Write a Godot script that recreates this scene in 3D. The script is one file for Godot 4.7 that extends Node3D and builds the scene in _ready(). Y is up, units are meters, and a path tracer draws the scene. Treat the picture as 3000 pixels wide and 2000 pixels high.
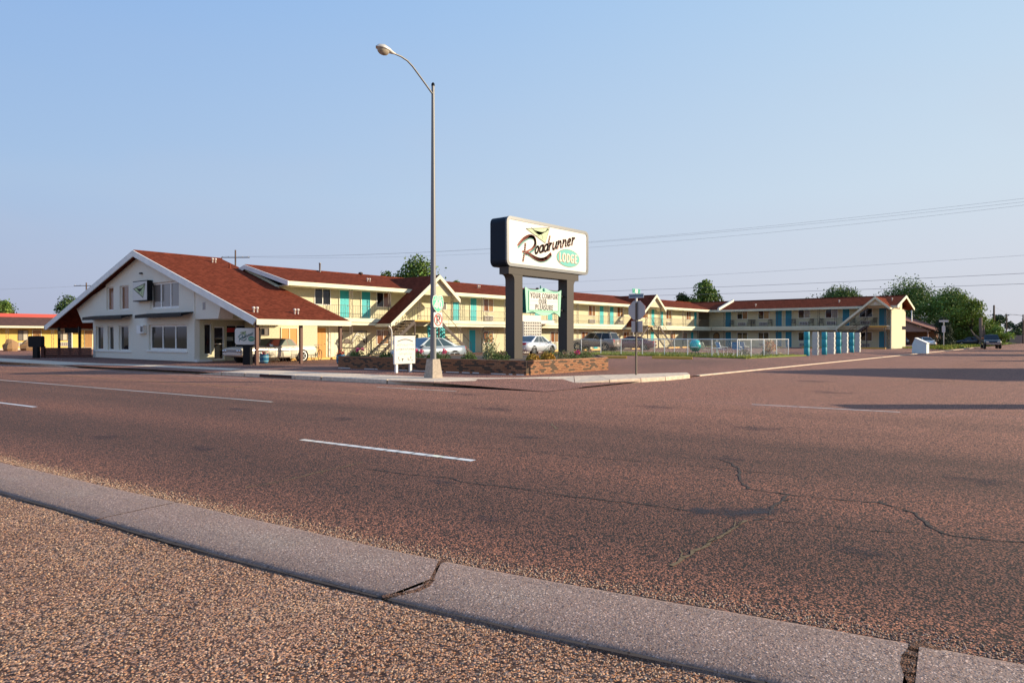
extends Node3D

# World: x runs along the side street away from the main road, z towards the right, y up, metres. The photographer stands at the origin.
var rng := RandomNumberGenerator.new()
var mats := {}
var tex := {}
const EXPO := 1.45
const SUN_TO := Vector3(0.86, 0.42, 1.0)


func L(r: float, g: float, b: float) -> Color:
	return Color(r, g, b).linear_to_srgb()


func mat(key: String, c: Color, rough := 0.85, metal := 0.0) -> StandardMaterial3D:
	if mats.has(key):
		return mats[key]
	var m := StandardMaterial3D.new()
	m.resource_name = key
	m.albedo_color = c
	m.roughness = rough
	m.metallic = metal
	mats[key] = m
	return m


func tri(m: StandardMaterial3D, t: Texture2D, size: float, n: Texture2D = null, ns := 0.5) -> StandardMaterial3D:
	m.uv1_triplanar = true
	m.uv1_world_triplanar = true
	m.uv1_scale = Vector3.ONE / size
	m.albedo_texture = t
	if n:
		m.normal_enabled = true
		m.normal_texture = n
		m.normal_scale = ns
	return m


# ---- shape helpers ----
func S() -> SurfaceTool:
	var st := SurfaceTool.new()
	st.begin(Mesh.PRIMITIVE_TRIANGLES)
	st.set_smooth_group(-1)
	return st


func t3(st: SurfaceTool, a: Vector3, b: Vector3, c: Vector3) -> void:
	st.add_vertex(a); st.add_vertex(b); st.add_vertex(c)


func quad(st: SurfaceTool, a: Vector3, b: Vector3, c: Vector3, d: Vector3) -> void:
	t3(st, a, b, c); t3(st, a, c, d)


func obox(st: SurfaceTool, x: Transform3D, s: Vector3) -> void:
	var h := s * 0.5
	var p := []
	for i in 8:
		p.append(x * Vector3(h.x if i & 1 else -h.x, h.y if i & 2 else -h.y, h.z if i & 4 else -h.z))
	quad(st, p[4], p[6], p[7], p[5]); quad(st, p[1], p[3], p[2], p[0])
	quad(st, p[5], p[7], p[3], p[1]); quad(st, p[0], p[2], p[6], p[4])
	quad(st, p[6], p[2], p[3], p[7]); quad(st, p[0], p[4], p[5], p[1])


func box(st: SurfaceTool, a: Vector3, b: Vector3) -> void:
	obox(st, Transform3D(Basis(), (a + b) * 0.5), (b - a).abs())


func basis_to(d: Vector3) -> Basis:
	var y := d.normalized()
	var x := (Vector3.UP if absf(y.y) < 0.95 else Vector3.RIGHT).cross(y).normalized()
	return Basis(x, y, x.cross(y))


func bar(st: SurfaceTool, a: Vector3, b: Vector3, w: float, w2 := -1.0) -> void:
	obox(st, Transform3D(basis_to(b - a), (a + b) * 0.5), Vector3(w, a.distance_to(b), w if w2 < 0 else w2))


func tube(st: SurfaceTool, pts: Array, r: Variant, n := 8, caps := true) -> void:
	var rings := []
	for i in pts.size():
		var d: Vector3 = (pts[mini(i + 1, pts.size() - 1)] - pts[maxi(i - 1, 0)])
		var bs := basis_to(d)
		var rr: float = r[i] if r is Array else r
		var ring := []
		for k in n:
			var a := TAU * k / n
			ring.append(pts[i] + (bs.x * cos(a) + bs.z * sin(a)) * rr)
		rings.append(ring)
	st.set_smooth_group(1)
	for i in pts.size() - 1:
		for k in n:
			var k2 := (k + 1) % n
			quad(st, rings[i][k], rings[i][k2], rings[i + 1][k2], rings[i + 1][k])
	st.set_smooth_group(-1)
	if caps:
		for k in n:
			t3(st, pts[0], rings[0][(k + 1) % n], rings[0][k])
			t3(st, pts[-1], rings[-1][k], rings[-1][(k + 1) % n])


func lathe(st: SurfaceTool, x: Transform3D, prof: Array, n := 16, smooth := true) -> void:
	if smooth: st.set_smooth_group(2)
	for i in prof.size() - 1:
		for k in n:
			var a := TAU * k / n
			var b := TAU * (k + 1) / n
			var p: Vector2 = prof[i]
			var q: Vector2 = prof[i + 1]
			quad(st, x * Vector3(p.x * cos(a), p.y, p.x * sin(a)), x * Vector3(p.x * cos(b), p.y, p.x * sin(b)), x * Vector3(q.x * cos(b), q.y, q.x * sin(b)), x * Vector3(q.x * cos(a), q.y, q.x * sin(a)))
	st.set_smooth_group(-1)


# poly lies in the local xy plane of x and is extruded from z = d0 to d1
func prism(st: SurfaceTool, x: Transform3D, poly: PackedVector2Array, d0: float, d1: float) -> void:
	var ids := Geometry2D.triangulate_polygon(poly)
	for k in range(0, ids.size(), 3):
		var a := poly[ids[k]]; var b := poly[ids[k + 1]]; var c := poly[ids[k + 2]]
		t3(st, x * Vector3(a.x, a.y, d1), x * Vector3(b.x, b.y, d1), x * Vector3(c.x, c.y, d1))
		t3(st, x * Vector3(c.x, c.y, d0), x * Vector3(b.x, b.y, d0), x * Vector3(a.x, a.y, d0))
	for k in poly.size():
		var a := poly[k]; var b := poly[(k + 1) % poly.size()]
		quad(st, x * Vector3(a.x, a.y, d0), x * Vector3(a.x, a.y, d1), x * Vector3(b.x, b.y, d1), x * Vector3(b.x, b.y, d0))


# a flat stroke along pts in the local xy plane of x, lying at z
func stroke(st: SurfaceTool, x: Transform3D, pts: Array, w: Variant, z := 0.0) -> void:
	for i in pts.size() - 1:
		var p: Vector2 = pts[i]
		var q: Vector2 = pts[i + 1]
		var w0: float = w[i] if w is Array else w
		var w1: float = w[i + 1] if w is Array else w
		var d := (q - p).normalized()
		var n := Vector2(-d.y, d.x)
		var a := p - d * w0 * 0.2
		var b := q + d * w1 * 0.2
		var c := [a + n * w0 * 0.5, b + n * w1 * 0.5, b - n * w1 * 0.5, a - n * w0 * 0.5]
		quad(st, x * Vector3(c[0].x, c[0].y, z), x * Vector3(c[1].x, c[1].y, z), x * Vector3(c[2].x, c[2].y, z), x * Vector3(c[3].x, c[3].y, z))


func spline(pts: Array, k := 6) -> Array:
	var c := Curve2D.new()
	for i in pts.size():
		var t: Vector2 = (pts[mini(i + 1, pts.size() - 1)] - pts[maxi(i - 1, 0)]) / 6.0
		c.add_point(pts[i], -t, t)
	var out := []
	for i in pts.size() - 1:
		for j in k:
			out.append(c.sample(i, float(j) / k))
	out.append(pts[-1])
	return out


func rrect(w: float, h: float, r: float, n := 5) -> PackedVector2Array:
	var p := PackedVector2Array()
	for q in 4:
		var c := Vector2((w * 0.5 - r) * (1 if q in [0, 3] else -1), (h * 0.5 - r) * (1 if q < 2 else -1))
		for k in n:
			var a := PI * 0.5 * (q + float(k) / (n - 1))
			p.append(c + Vector2(cos(a), sin(a)) * r)
	return p


# wall of thickness t with real openings; O is its lower left corner, U along it, N outwards; holes are Rect2 in (along, up)
func wall(st: SurfaceTool, O: Vector3, U: Vector3, N: Vector3, w: float, h: float, t: float, holes: Array) -> void:
	var us := [0.0, w]
	var vs := [0.0, h]
	for r in holes:
		us.append_array([r.position.x, r.end.x]); vs.append_array([r.position.y, r.end.y])
	us.sort(); vs.sort()
	var P := func(u: float, v: float, d: float) -> Vector3: return O + U * u + Vector3.UP * v - N * d
	for i in us.size() - 1:
		for j in vs.size() - 1:
			if us[i + 1] - us[i] < 0.001 or vs[j + 1] - vs[j] < 0.001: continue
			var c := Vector2((us[i] + us[i + 1]) * 0.5, (vs[j] + vs[j + 1]) * 0.5)
			var open := false
			for r in holes:
				if r.has_point(c): open = true
			if open: continue
			for d in [0.0, t]:
				quad(st, P.call(us[i], vs[j], d), P.call(us[i + 1], vs[j], d), P.call(us[i + 1], vs[j + 1], d), P.call(us[i], vs[j + 1], d))
	for r in holes + [Rect2(0, 0, w, h)]:
		var a: Vector2 = r.position
		var b: Vector2 = r.end
		for e in [[a, Vector2(b.x, a.y)], [Vector2(b.x, a.y), b], [b, Vector2(a.x, b.y)], [Vector2(a.x, b.y), a]]:
			quad(st, P.call(e[0].x, e[0].y, 0.0), P.call(e[1].x, e[1].y, 0.0), P.call(e[1].x, e[1].y, t), P.call(e[0].x, e[0].y, t))


# ---- object helpers ----
func obj(called: String, st: SurfaceTool, m: Material, parent: Node = self) -> MeshInstance3D:
	st.generate_normals()
	var o := MeshInstance3D.new()
	o.name = called
	o.mesh = st.commit()
	o.material_override = null
	for k in o.mesh.get_surface_count():
		o.mesh.surface_set_material(k, m)
	parent.add_child(o, true)
	return o


func part(called: String, me: Mesh, m: Material, parent: Node, x := Transform3D()) -> MeshInstance3D:
	var o := MeshInstance3D.new()
	o.name = called
	o.mesh = me
	o.material_override = m
	o.transform = x
	parent.add_child(o, true)
	return o


func tag(o: Node, label: String, category := "", group := "") -> Node:
	o.set_meta("label", label)
	if category: o.set_meta("category", category)
	if group: o.set_meta("group", group)
	return o


func thing(called: String, label: String, category: String, at := Vector3.ZERO, turn := 0.0, group := "") -> Node3D:
	var o := Node3D.new()
	o.name = called
	add_child(o, true)
	o.position = at
	o.rotation.y = turn
	tag(o, label, category, group)
	return o


func ground_part(called: String, st: SurfaceTool, m: Material, label := "") -> MeshInstance3D:
	var o := obj(called, st, m)
	o.set_meta("kind", "structure")
	if label: o.set_meta("label", label)
	return o


func text(called: String, s: String, h: float, m: Material, parent: Node, x: Transform3D, bold := true, mono := false, wide := 1.0) -> MeshInstance3D:
	var f := SystemFont.new()
	f.font_names = PackedStringArray(["Droid Sans Mono" if mono else "Droid Sans"])
	f.font_weight = 700 if bold else 400
	var t := TextMesh.new()
	t.text = s
	t.font = f
	t.font_size = 64
	t.pixel_size = h / 46.0
	t.depth = 0.006
	t.curve_step = 2.0
	return part(called, t, m, parent, x * Transform3D(Basis().scaled(Vector3(wide, 1, 1)), Vector3.ZERO))


# face to world: local x to the right as one reads, local z towards the reader
func facing(at: Vector3, right: Vector3) -> Transform3D:
	return Transform3D(Basis(right.normalized(), Vector3.UP, right.normalized().cross(Vector3.UP)), at)


# ---- textures ----
func stones(size: int, count: int, r0: float, r1: float, base: Color, tones: Array, seed_: int) -> Array:
	var r := RandomNumberGenerator.new()
	r.seed = seed_
	var col := PackedByteArray(); col.resize(size * size * 3)
	var hgt := PackedByteArray(); hgt.resize(size * size)
	for i in size * size:
		var k := r.randf_range(0.75, 1.15)
		col[i * 3] = clampi(int(base.r * k * 255), 0, 255); col[i * 3 + 1] = clampi(int(base.g * k * 255), 0, 255); col[i * 3 + 2] = clampi(int(base.b * k * 255), 0, 255)
		hgt[i] = r.randi_range(0, 40)
	for s in count:
		var cx := r.randf() * size
		var cy := r.randf() * size
		var rad := r.randf_range(r0, r1)
		var el := r.randf_range(0.7, 1.3)
		var t: Color = tones[r.randi() % tones.size()]
		var k := r.randf_range(0.8, 1.15)
		var top := r.randf_range(120, 255)
		var n := int(ceil(rad * 1.3))
		for dy in range(-n, n + 1):
			for dx in range(-n, n + 1):
				var d := (dx * dx * el + dy * dy / el) / (rad * rad)
				if d > 1.0: continue
				var i: int = posmod(int(cy) + dy, size) * size + posmod(int(cx) + dx, size)
				var h := int(top * (1.0 - 0.6 * d))
				if h < hgt[i]: continue
				hgt[i] = h
				col[i * 3] = clampi(int(t.r * k * 255), 0, 255); col[i * 3 + 1] = clampi(int(t.g * k * 255), 0, 255); col[i * 3 + 2] = clampi(int(t.b * k * 255), 0, 255)
	var ci := Image.create_from_data(size, size, false, Image.FORMAT_RGB8, col)
	var hi := Image.create_from_data(size, size, false, Image.FORMAT_L8, hgt)
	var ni: Image = hi.duplicate()
	ni.convert(Image.FORMAT_RGBA8)
	ni.bump_map_to_normal_map(2.0)
	return [ImageTexture.create_from_image(ci), ImageTexture.create_from_image(ni), ImageTexture.create_from_image(hi)]


func mottle(size: int, freq: float, lo: float, hi: float, seed_: int, oct := 4, speck := 0.0) -> ImageTexture:
	var n := FastNoiseLite.new()
	n.seed = seed_
	n.frequency = freq
	n.fractal_octaves = oct
	var im := n.get_seamless_image(size, size)
	im.convert(Image.FORMAT_L8)
	var d := im.get_data()
	var r := RandomNumberGenerator.new()
	r.seed = seed_
	for i in d.size():
		var v := lerpf(lo, hi, d[i] / 255.0) + r.randf_range(-speck, speck)
		d[i] = clampi(int(v * 255.0), 0, 255)
	return ImageTexture.create_from_image(Image.create_from_data(size, size, false, Image.FORMAT_L8, d))


func normal_of(t: ImageTexture, k: float) -> ImageTexture:
	var im: Image = t.get_image().duplicate()
	im.convert(Image.FORMAT_RGBA8)
	im.bump_map_to_normal_map(k)
	return ImageTexture.create_from_image(im)


func shingles(size: int) -> ImageTexture:
	# 16 courses of asphalt shingle tabs with uneven tone
	var r := RandomNumberGenerator.new()
	r.seed = 77
	var d := PackedByteArray(); d.resize(size * size)
	var ch := size / 16
	for c in 16:
		var off := r.randi() % 64
		var tone := []
		for k in 16: tone.append(r.randf_range(0.72, 1.0))
		for y in ch:
			for x in size:
				var k := int((x + off) / (size / 16.0)) % 16
				var v: float = tone[k] * r.randf_range(0.86, 1.0)
				if y < 2: v *= 0.72
				d[(c * ch + y) * size + x] = clampi(int(v * 255), 0, 255)
	return ImageTexture.create_from_image(Image.create_from_data(size, size, false, Image.FORMAT_L8, d))


func _ready() -> void:
	rng.seed = 20240611
	# ---- camera, sky, sun, exposure ----
	var cam := Camera3D.new()
	cam.name = "camera"
	add_child(cam)
	cam.position = Vector3(0, 1.7, 0)
	cam.rotation_degrees = Vector3(-0.43, -49.7, 0)
	cam.fov = 53.13
	cam.far = 2500.0
	cam.current = true
	var we := WorldEnvironment.new()
	we.name = "environment"
	var e := Environment.new()
	e.background_mode = Environment.BG_SKY
	e.tonemap_mode = Environment.TONE_MAPPER_LINEAR
	e.tonemap_exposure = EXPO
	e.sdfgi_enabled = true
	e.ssao_enabled = true
	e.ssil_enabled = true
	var sm := PanoramaSkyMaterial.new()
	sm.panorama = sky_picture()
	e.sky = Sky.new()
	e.sky.sky_material = sm
	we.environment = e
	add_child(we)
	var sun := DirectionalLight3D.new()
	sun.name = "sun"
	add_child(sun)
	sun.look_at_from_position(SUN_TO, Vector3.ZERO)
	sun.light_energy = 1.6
	sun.light_color = L(1.0, 0.83, 0.58)
	sun.light_angular_distance = 0.5
	sun.shadow_enabled = true

	make_textures()
	build_ground()
	build_road_marks()
	build_pavement()
	build_long_wing()
	build_far_wing()
	build_stairs()
	build_office()
	build_neighbours()
	build_planter()
	build_signs()
	build_street_lamp()
	build_cars()
	build_yard()
	build_porch_things()
	build_trees()
	build_poles()
	build_off_frame()
	build_foreground_gravel()


func sky_picture() -> ImageTexture:
	var W := 512
	var H := 256
	var im := Image.create(W, H, false, Image.FORMAT_RGBF)
	var n := FastNoiseLite.new()
	n.seed = 4
	n.frequency = 1.1
	n.fractal_octaves = 4
	var sh := Vector2(SUN_TO.x, SUN_TO.z).normalized()
	# elevation stops: [degrees, colour away from the sun, colour towards it], linear light
	var stops := [[0.0, Color(0.42, 0.45, 0.60), Color(0.68, 0.67, 0.72)], [5.0, Color(0.42, 0.50, 0.68), Color(0.67, 0.71, 0.79)], [11.0, Color(0.37, 0.53, 0.77), Color(0.64, 0.75, 0.85)], [26.0, Color(0.25, 0.44, 0.79), Color(0.48, 0.67, 0.88)], [60.0, Color(0.17, 0.34, 0.70), Color(0.24, 0.42, 0.74)], [90.0, Color(0.17, 0.34, 0.70), Color(0.17, 0.34, 0.70)]]
	for j in H:
		var el := 90.0 - (j + 0.5) / H * 180.0
		for i in W:
			var a := TAU * (i + 0.5) / W
			var d := Vector2(sin(a), -cos(a))
			var w := clampf(d.dot(sh) * 0.72 + 0.5, 0.0, 1.15)
			var c := Color(0.30, 0.25, 0.22)
			if el >= 0.0:
				for k in stops.size() - 1:
					if el <= stops[k + 1][0]:
						var f: float = (el - stops[k][0]) / (stops[k + 1][0] - stops[k][0])
						var lo: Color = stops[k][1].lerp(stops[k][2], w)
						var hi: Color = stops[k + 1][1].lerp(stops[k + 1][2], w)
						c = lo.lerp(hi, f)
						break
				var ce := cos(deg_to_rad(el))
				var v := n.get_noise_3d(d.x * ce * 1.2, el * 0.09, d.y * ce * 1.2)
				c = c.lerp(Color(0.56, 0.57, 0.66), clampf(v * 0.5, 0.0, 0.10) * (1.0 - smoothstep(8.0, 26.0, el)))
			im.set_pixel(i, j, c * (1.0 / EXPO))
	return ImageTexture.create_from_image(im)


func make_textures() -> void:
	var g := Color(0.21, 0.14, 0.12)
	tex.chip = stones(1024, 46000, 1.2, 3.4, g, [Color(0.700, 0.480, 0.408), Color(0.588, 0.392, 0.339), Color(0.784, 0.532, 0.440), Color(0.476, 0.328, 0.292), Color(0.896, 0.608, 0.488), Color(0.630, 0.456, 0.424), Color(0.742, 0.491, 0.382)], 5)
	tex.gravel = stones(1024, 52000, 1.4, 3.2, Color(0.34, 0.23, 0.18), [Color(0.78, 0.60, 0.49), Color(0.70, 0.52, 0.42), Color(0.84, 0.66, 0.54), Color(0.62, 0.46, 0.38), Color(0.72, 0.56, 0.47), Color(0.64, 0.53, 0.49), Color(0.76, 0.55, 0.42), Color(0.54, 0.43, 0.39), Color(0.86, 0.71, 0.60), Color(0.48, 0.38, 0.36), Color(0.80, 0.57, 0.40)], 9)
	tex.concrete = stones(1024, 42000, 1.0, 3.0, Color(0.60, 0.55, 0.53), [Color(0.62, 0.57, 0.55), Color(0.72, 0.67, 0.645), Color(0.53, 0.47, 0.45), Color(0.40, 0.33, 0.32), Color(0.66, 0.58, 0.54), Color(0.78, 0.74, 0.72), Color(0.60, 0.52, 0.47)], 13)
	tex.soft = mottle(512, 0.012, 0.80, 1.0, 21, 5, 0.02)
	tex.trim = mottle(256, 0.012, 0.93, 1.0, 33, 4, 0.01)
	tex.stucco = mottle(512, 0.05, 0.86, 1.0, 23, 5, 0.03)
	tex.stucco_n = normal_of(tex.stucco, 3.0)
	tex.shingle = shingles(512)
	tex.grass = mottle(512, 0.04, 0.45, 1.0, 29, 5, 0.10)
	tex.fine = mottle(512, 0.2, 0.7, 1.0, 31, 3, 0.05)
	tex.fine_n = normal_of(tex.fine, 2.0)
	# shared materials, linear base colours
	tri(mat("cream_stucco", L(0.70, 0.65, 0.45)), tex.stucco, 2.6, tex.stucco_n, 0.35)
	tri(mat("cream_trim", L(0.78, 0.74, 0.54), 0.6), tex.trim, 3.1)
	tri(mat("white_stucco", L(0.90, 0.87, 0.76)), tex.stucco, 2.2, tex.stucco_n, 0.35)
	tri(mat("white_trim", L(0.88, 0.87, 0.84), 0.55), tex.trim, 3.1)
	tri(mat("roof_red", L(0.255, 0.062, 0.034), 1.0), tex.shingle, 2.4, tex.fine_n, 0.5).metallic_specular = 0.12
	tri(mat("asphalt", Color(1, 1, 1), 0.95), tex.chip[0], 3.0, tex.chip[1], 0.8).vertex_color_use_as_albedo = true
	tri(mat("lot_asphalt", Color(1, 1, 1), 0.95), tex.chip[0], 3.0, tex.chip[1], 0.6).vertex_color_use_as_albedo = true
	tri(mat("gravel", Color(1, 1, 1), 0.95), tex.gravel[0], 3.0, tex.gravel[1], 0.7).vertex_color_use_as_albedo = true
	tri(mat("gutter_concrete", Color(1, 1, 1), 0.9), tex.concrete[0], 2.6, tex.concrete[1], 0.55).vertex_color_use_as_albedo = true
	tri(mat("kerb_concrete", L(0.84, 0.66, 0.50), 0.9), tex.soft, 1.3, tex.stucco_n, 0.3)
	tri(mat("dark_red_kerb", L(0.09, 0.035, 0.028), 0.9), tex.soft, 1.3)
	tri(mat("grass", L(0.34, 0.40, 0.06), 0.95), tex.grass, 1.7, tex.fine_n, 0.8)
	tri(mat("dry_ground", L(0.30, 0.24, 0.13), 0.95), tex.grass, 9.0, tex.fine_n, 0.6)
	mat("white_paint", L(0.82, 0.78, 0.74), 0.6)
	mat("yellow_paint", L(0.62, 0.34, 0.05), 0.6)
	mat("faded_yellow_line", L(0.40, 0.20, 0.09), 0.8)
	mat("crack", L(0.05, 0.036, 0.032), 0.95)
	mat("crack_weeds", L(0.17, 0.115, 0.06), 0.95)
	mat("teal_paint", L(0.02, 0.42, 0.46), 0.55)
	mat("dark_teal", L(0.01, 0.20, 0.19), 0.5)
	mat("mint", L(0.26, 0.60, 0.42), 0.5)
	mat("black_metal", L(0.010, 0.011, 0.014), 0.5, 0.0).metallic_specular = 0.3
	mat("black_iron", L(0.06, 0.045, 0.04), 0.55, 0.3)
	mat("brown_iron", L(0.10, 0.075, 0.065), 0.6, 0.3)
	mat("galvanised", L(0.42, 0.43, 0.45), 0.45, 0.6)
	mat("grey_metal", L(0.30, 0.30, 0.31), 0.5, 0.4)
	mat("white_metal", L(0.86, 0.87, 0.88), 0.5)
	mat("dark_pane", L(0.012, 0.014, 0.018), 0.06).metallic_specular = 0.5
	mat("brown_pane", L(0.20, 0.075, 0.030), 0.14).metallic_specular = 0.6
	mat("curtain_pane", L(0.36, 0.20, 0.085), 0.2).metallic_specular = 0.55
	mat("grey_pane", L(0.20, 0.18, 0.165), 0.12).metallic_specular = 0.8
	mat("tan_door", L(0.55, 0.26, 0.055), 0.6)
	mat("dark_red_wood", L(0.075, 0.020, 0.016), 0.6)
	mat("red_brown_post", L(0.10, 0.035, 0.022), 0.6)
	mat("vent_white", L(0.66, 0.60, 0.56), 0.5)
	mat("rubber", L(0.016, 0.016, 0.018), 0.8)
	mat("chrome", L(0.62, 0.63, 0.65), 0.22, 0.9)
	mat("sign_white", L(0.64, 0.62, 0.58), 0.5)
	mat("lettering_brown", L(0.29, 0.12, 0.085), 0.6)
	mat("lettering_red", L(0.42, 0.085, 0.055), 0.6)
	mat("lettering_black", L(0.025, 0.022, 0.024), 0.6)
	mat("shield_green", L(0.012, 0.50, 0.28), 0.45)
	mat("sign_red", L(0.62, 0.04, 0.05), 0.5)
	mat("soil", L(0.09, 0.06, 0.04), 0.95)


# ---- road geometry: s runs along the main road, c across it (0 at the camera, growing towards the motel) ----
func rd(c: float, s: float, y := 0.0) -> Vector3:
	return Vector3(0.9917 * c + 0.1289 * s, y, -0.1289 * c + 0.9917 * s)


func cs(x: float, z: float) -> Vector2:
	return Vector2(0.9917 * x - 0.1289 * z, 0.1289 * x + 0.9917 * z)


func lot_y(x: float, z: float) -> float:
	var a := clampf((-12.75 - z) / 4.0, 0.0, 1.0)
	var edge := lerpf(0.04, 0.145, a)
	var t := smoothstep(0.0, 1.0, clampf((x - 27.0) / 10.0, 0.0, 1.0)) * clampf((-12.75 - z) / 8.0, 0.0, 1.0)
	return lerpf(edge, 0.27, t)


func gauss(x: float, m: float, s: float) -> float:
	return exp(-0.5 * (x - m) * (x - m) / (s * s))


func gutter_far(s: float) -> float:
	return 3.96 + 0.04 * smoothstep(-8.0, -4.0, s) + 0.40 * smoothstep(-4.0, 1.0, s) + 0.5 * clampf((s - 0.5) / 4.0, 0.0, 3.0)


func gutter_near(s: float) -> float:
	return 3.21 + 0.06 * smoothstep(-5.0, -3.0, s) + 0.34 * smoothstep(-3.5, 1.0, s) + 0.5 * clampf((s - 0.5) / 4.0, 0.0, 3.0)


func spaced(a: float, b: float, dense0: float, dense1: float, d: float) -> Array:
	var out := [a]
	var v := a
	while v < b - 0.01:
		var off := maxf(maxf(dense0 - v, v - dense1), 0.0)
		v = minf(b, v + d + off * 0.16)
		out.append(v)
	return out


func grid(st: SurfaceTool, us: Array, vs: Array, P: Callable, C: Callable) -> void:
	for i in us.size():
		for j in vs.size():
			st.set_color(C.call(us[i], vs[j]))
			st.add_vertex(P.call(us[i], vs[j]))
	for i in us.size() - 1:
		for j in vs.size() - 1:
			var k := i * vs.size() + j
			for n in [k, k + 1, k + vs.size() + 1, k, k + vs.size() + 1, k + vs.size()]:
				st.add_index(n)


var blot := FastNoiseLite.new()


func road_tone(c: float, s: float) -> Color:
	# wheel tracks polished and oiled darker along each lane, chips lying loose and paler at the edge
	blot.seed = 3
	blot.frequency = 0.30
	blot.fractal_octaves = 4
	var wob := blot.get_noise_2d(s * 0.25, 7.0) * 0.35
	var cc := c + wob
	var k := 0.0
	k += 0.36 * gauss(cc, 5.75, 0.75) + 0.20 * gauss(cc, 6.9, 0.4)
	k += 0.36 * gauss(cc, 9.6, 0.5) + 0.44 * gauss(cc, 11.15, 0.55) + 0.10 * gauss(cc, 8.7, 0.35)
	k += 0.20 * gauss(cc, 13.2, 0.6) + 0.22 * gauss(cc, 15.7, 0.7) + 0.08 * gauss(cc, 16.9, 0.5)
	k *= 1.25
	k *= 0.85 + 0.3 * blot.get_noise_2d(c * 1.5, s * 0.12)
	var v := 1.0 - k
	v *= 1.0 + 0.16 * blot.get_noise_2d(c * 1.2, s * 0.3) + 0.10 * blot.get_noise_2d(c * 5.0 + 50.0, s * 3.0)
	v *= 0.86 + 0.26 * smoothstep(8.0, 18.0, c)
	var tone := Color(0.98, 0.95, 0.95).lerp(Color(1.10, 0.98, 0.90), smoothstep(0.0, 0.5, v - 0.6))
	var edge := (1.0 - smoothstep(0.05, 0.75, c - gutter_far(s) + 0.25 * blot.get_noise_2d(c * 2.0, s * 2.0)))
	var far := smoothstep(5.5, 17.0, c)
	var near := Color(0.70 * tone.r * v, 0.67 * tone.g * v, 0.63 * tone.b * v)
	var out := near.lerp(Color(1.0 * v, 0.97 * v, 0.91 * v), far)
	return out.lerp(Color(0.95, 0.93, 0.80) * clampf(v, 0.8, 1.05), edge * 0.62)


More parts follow.
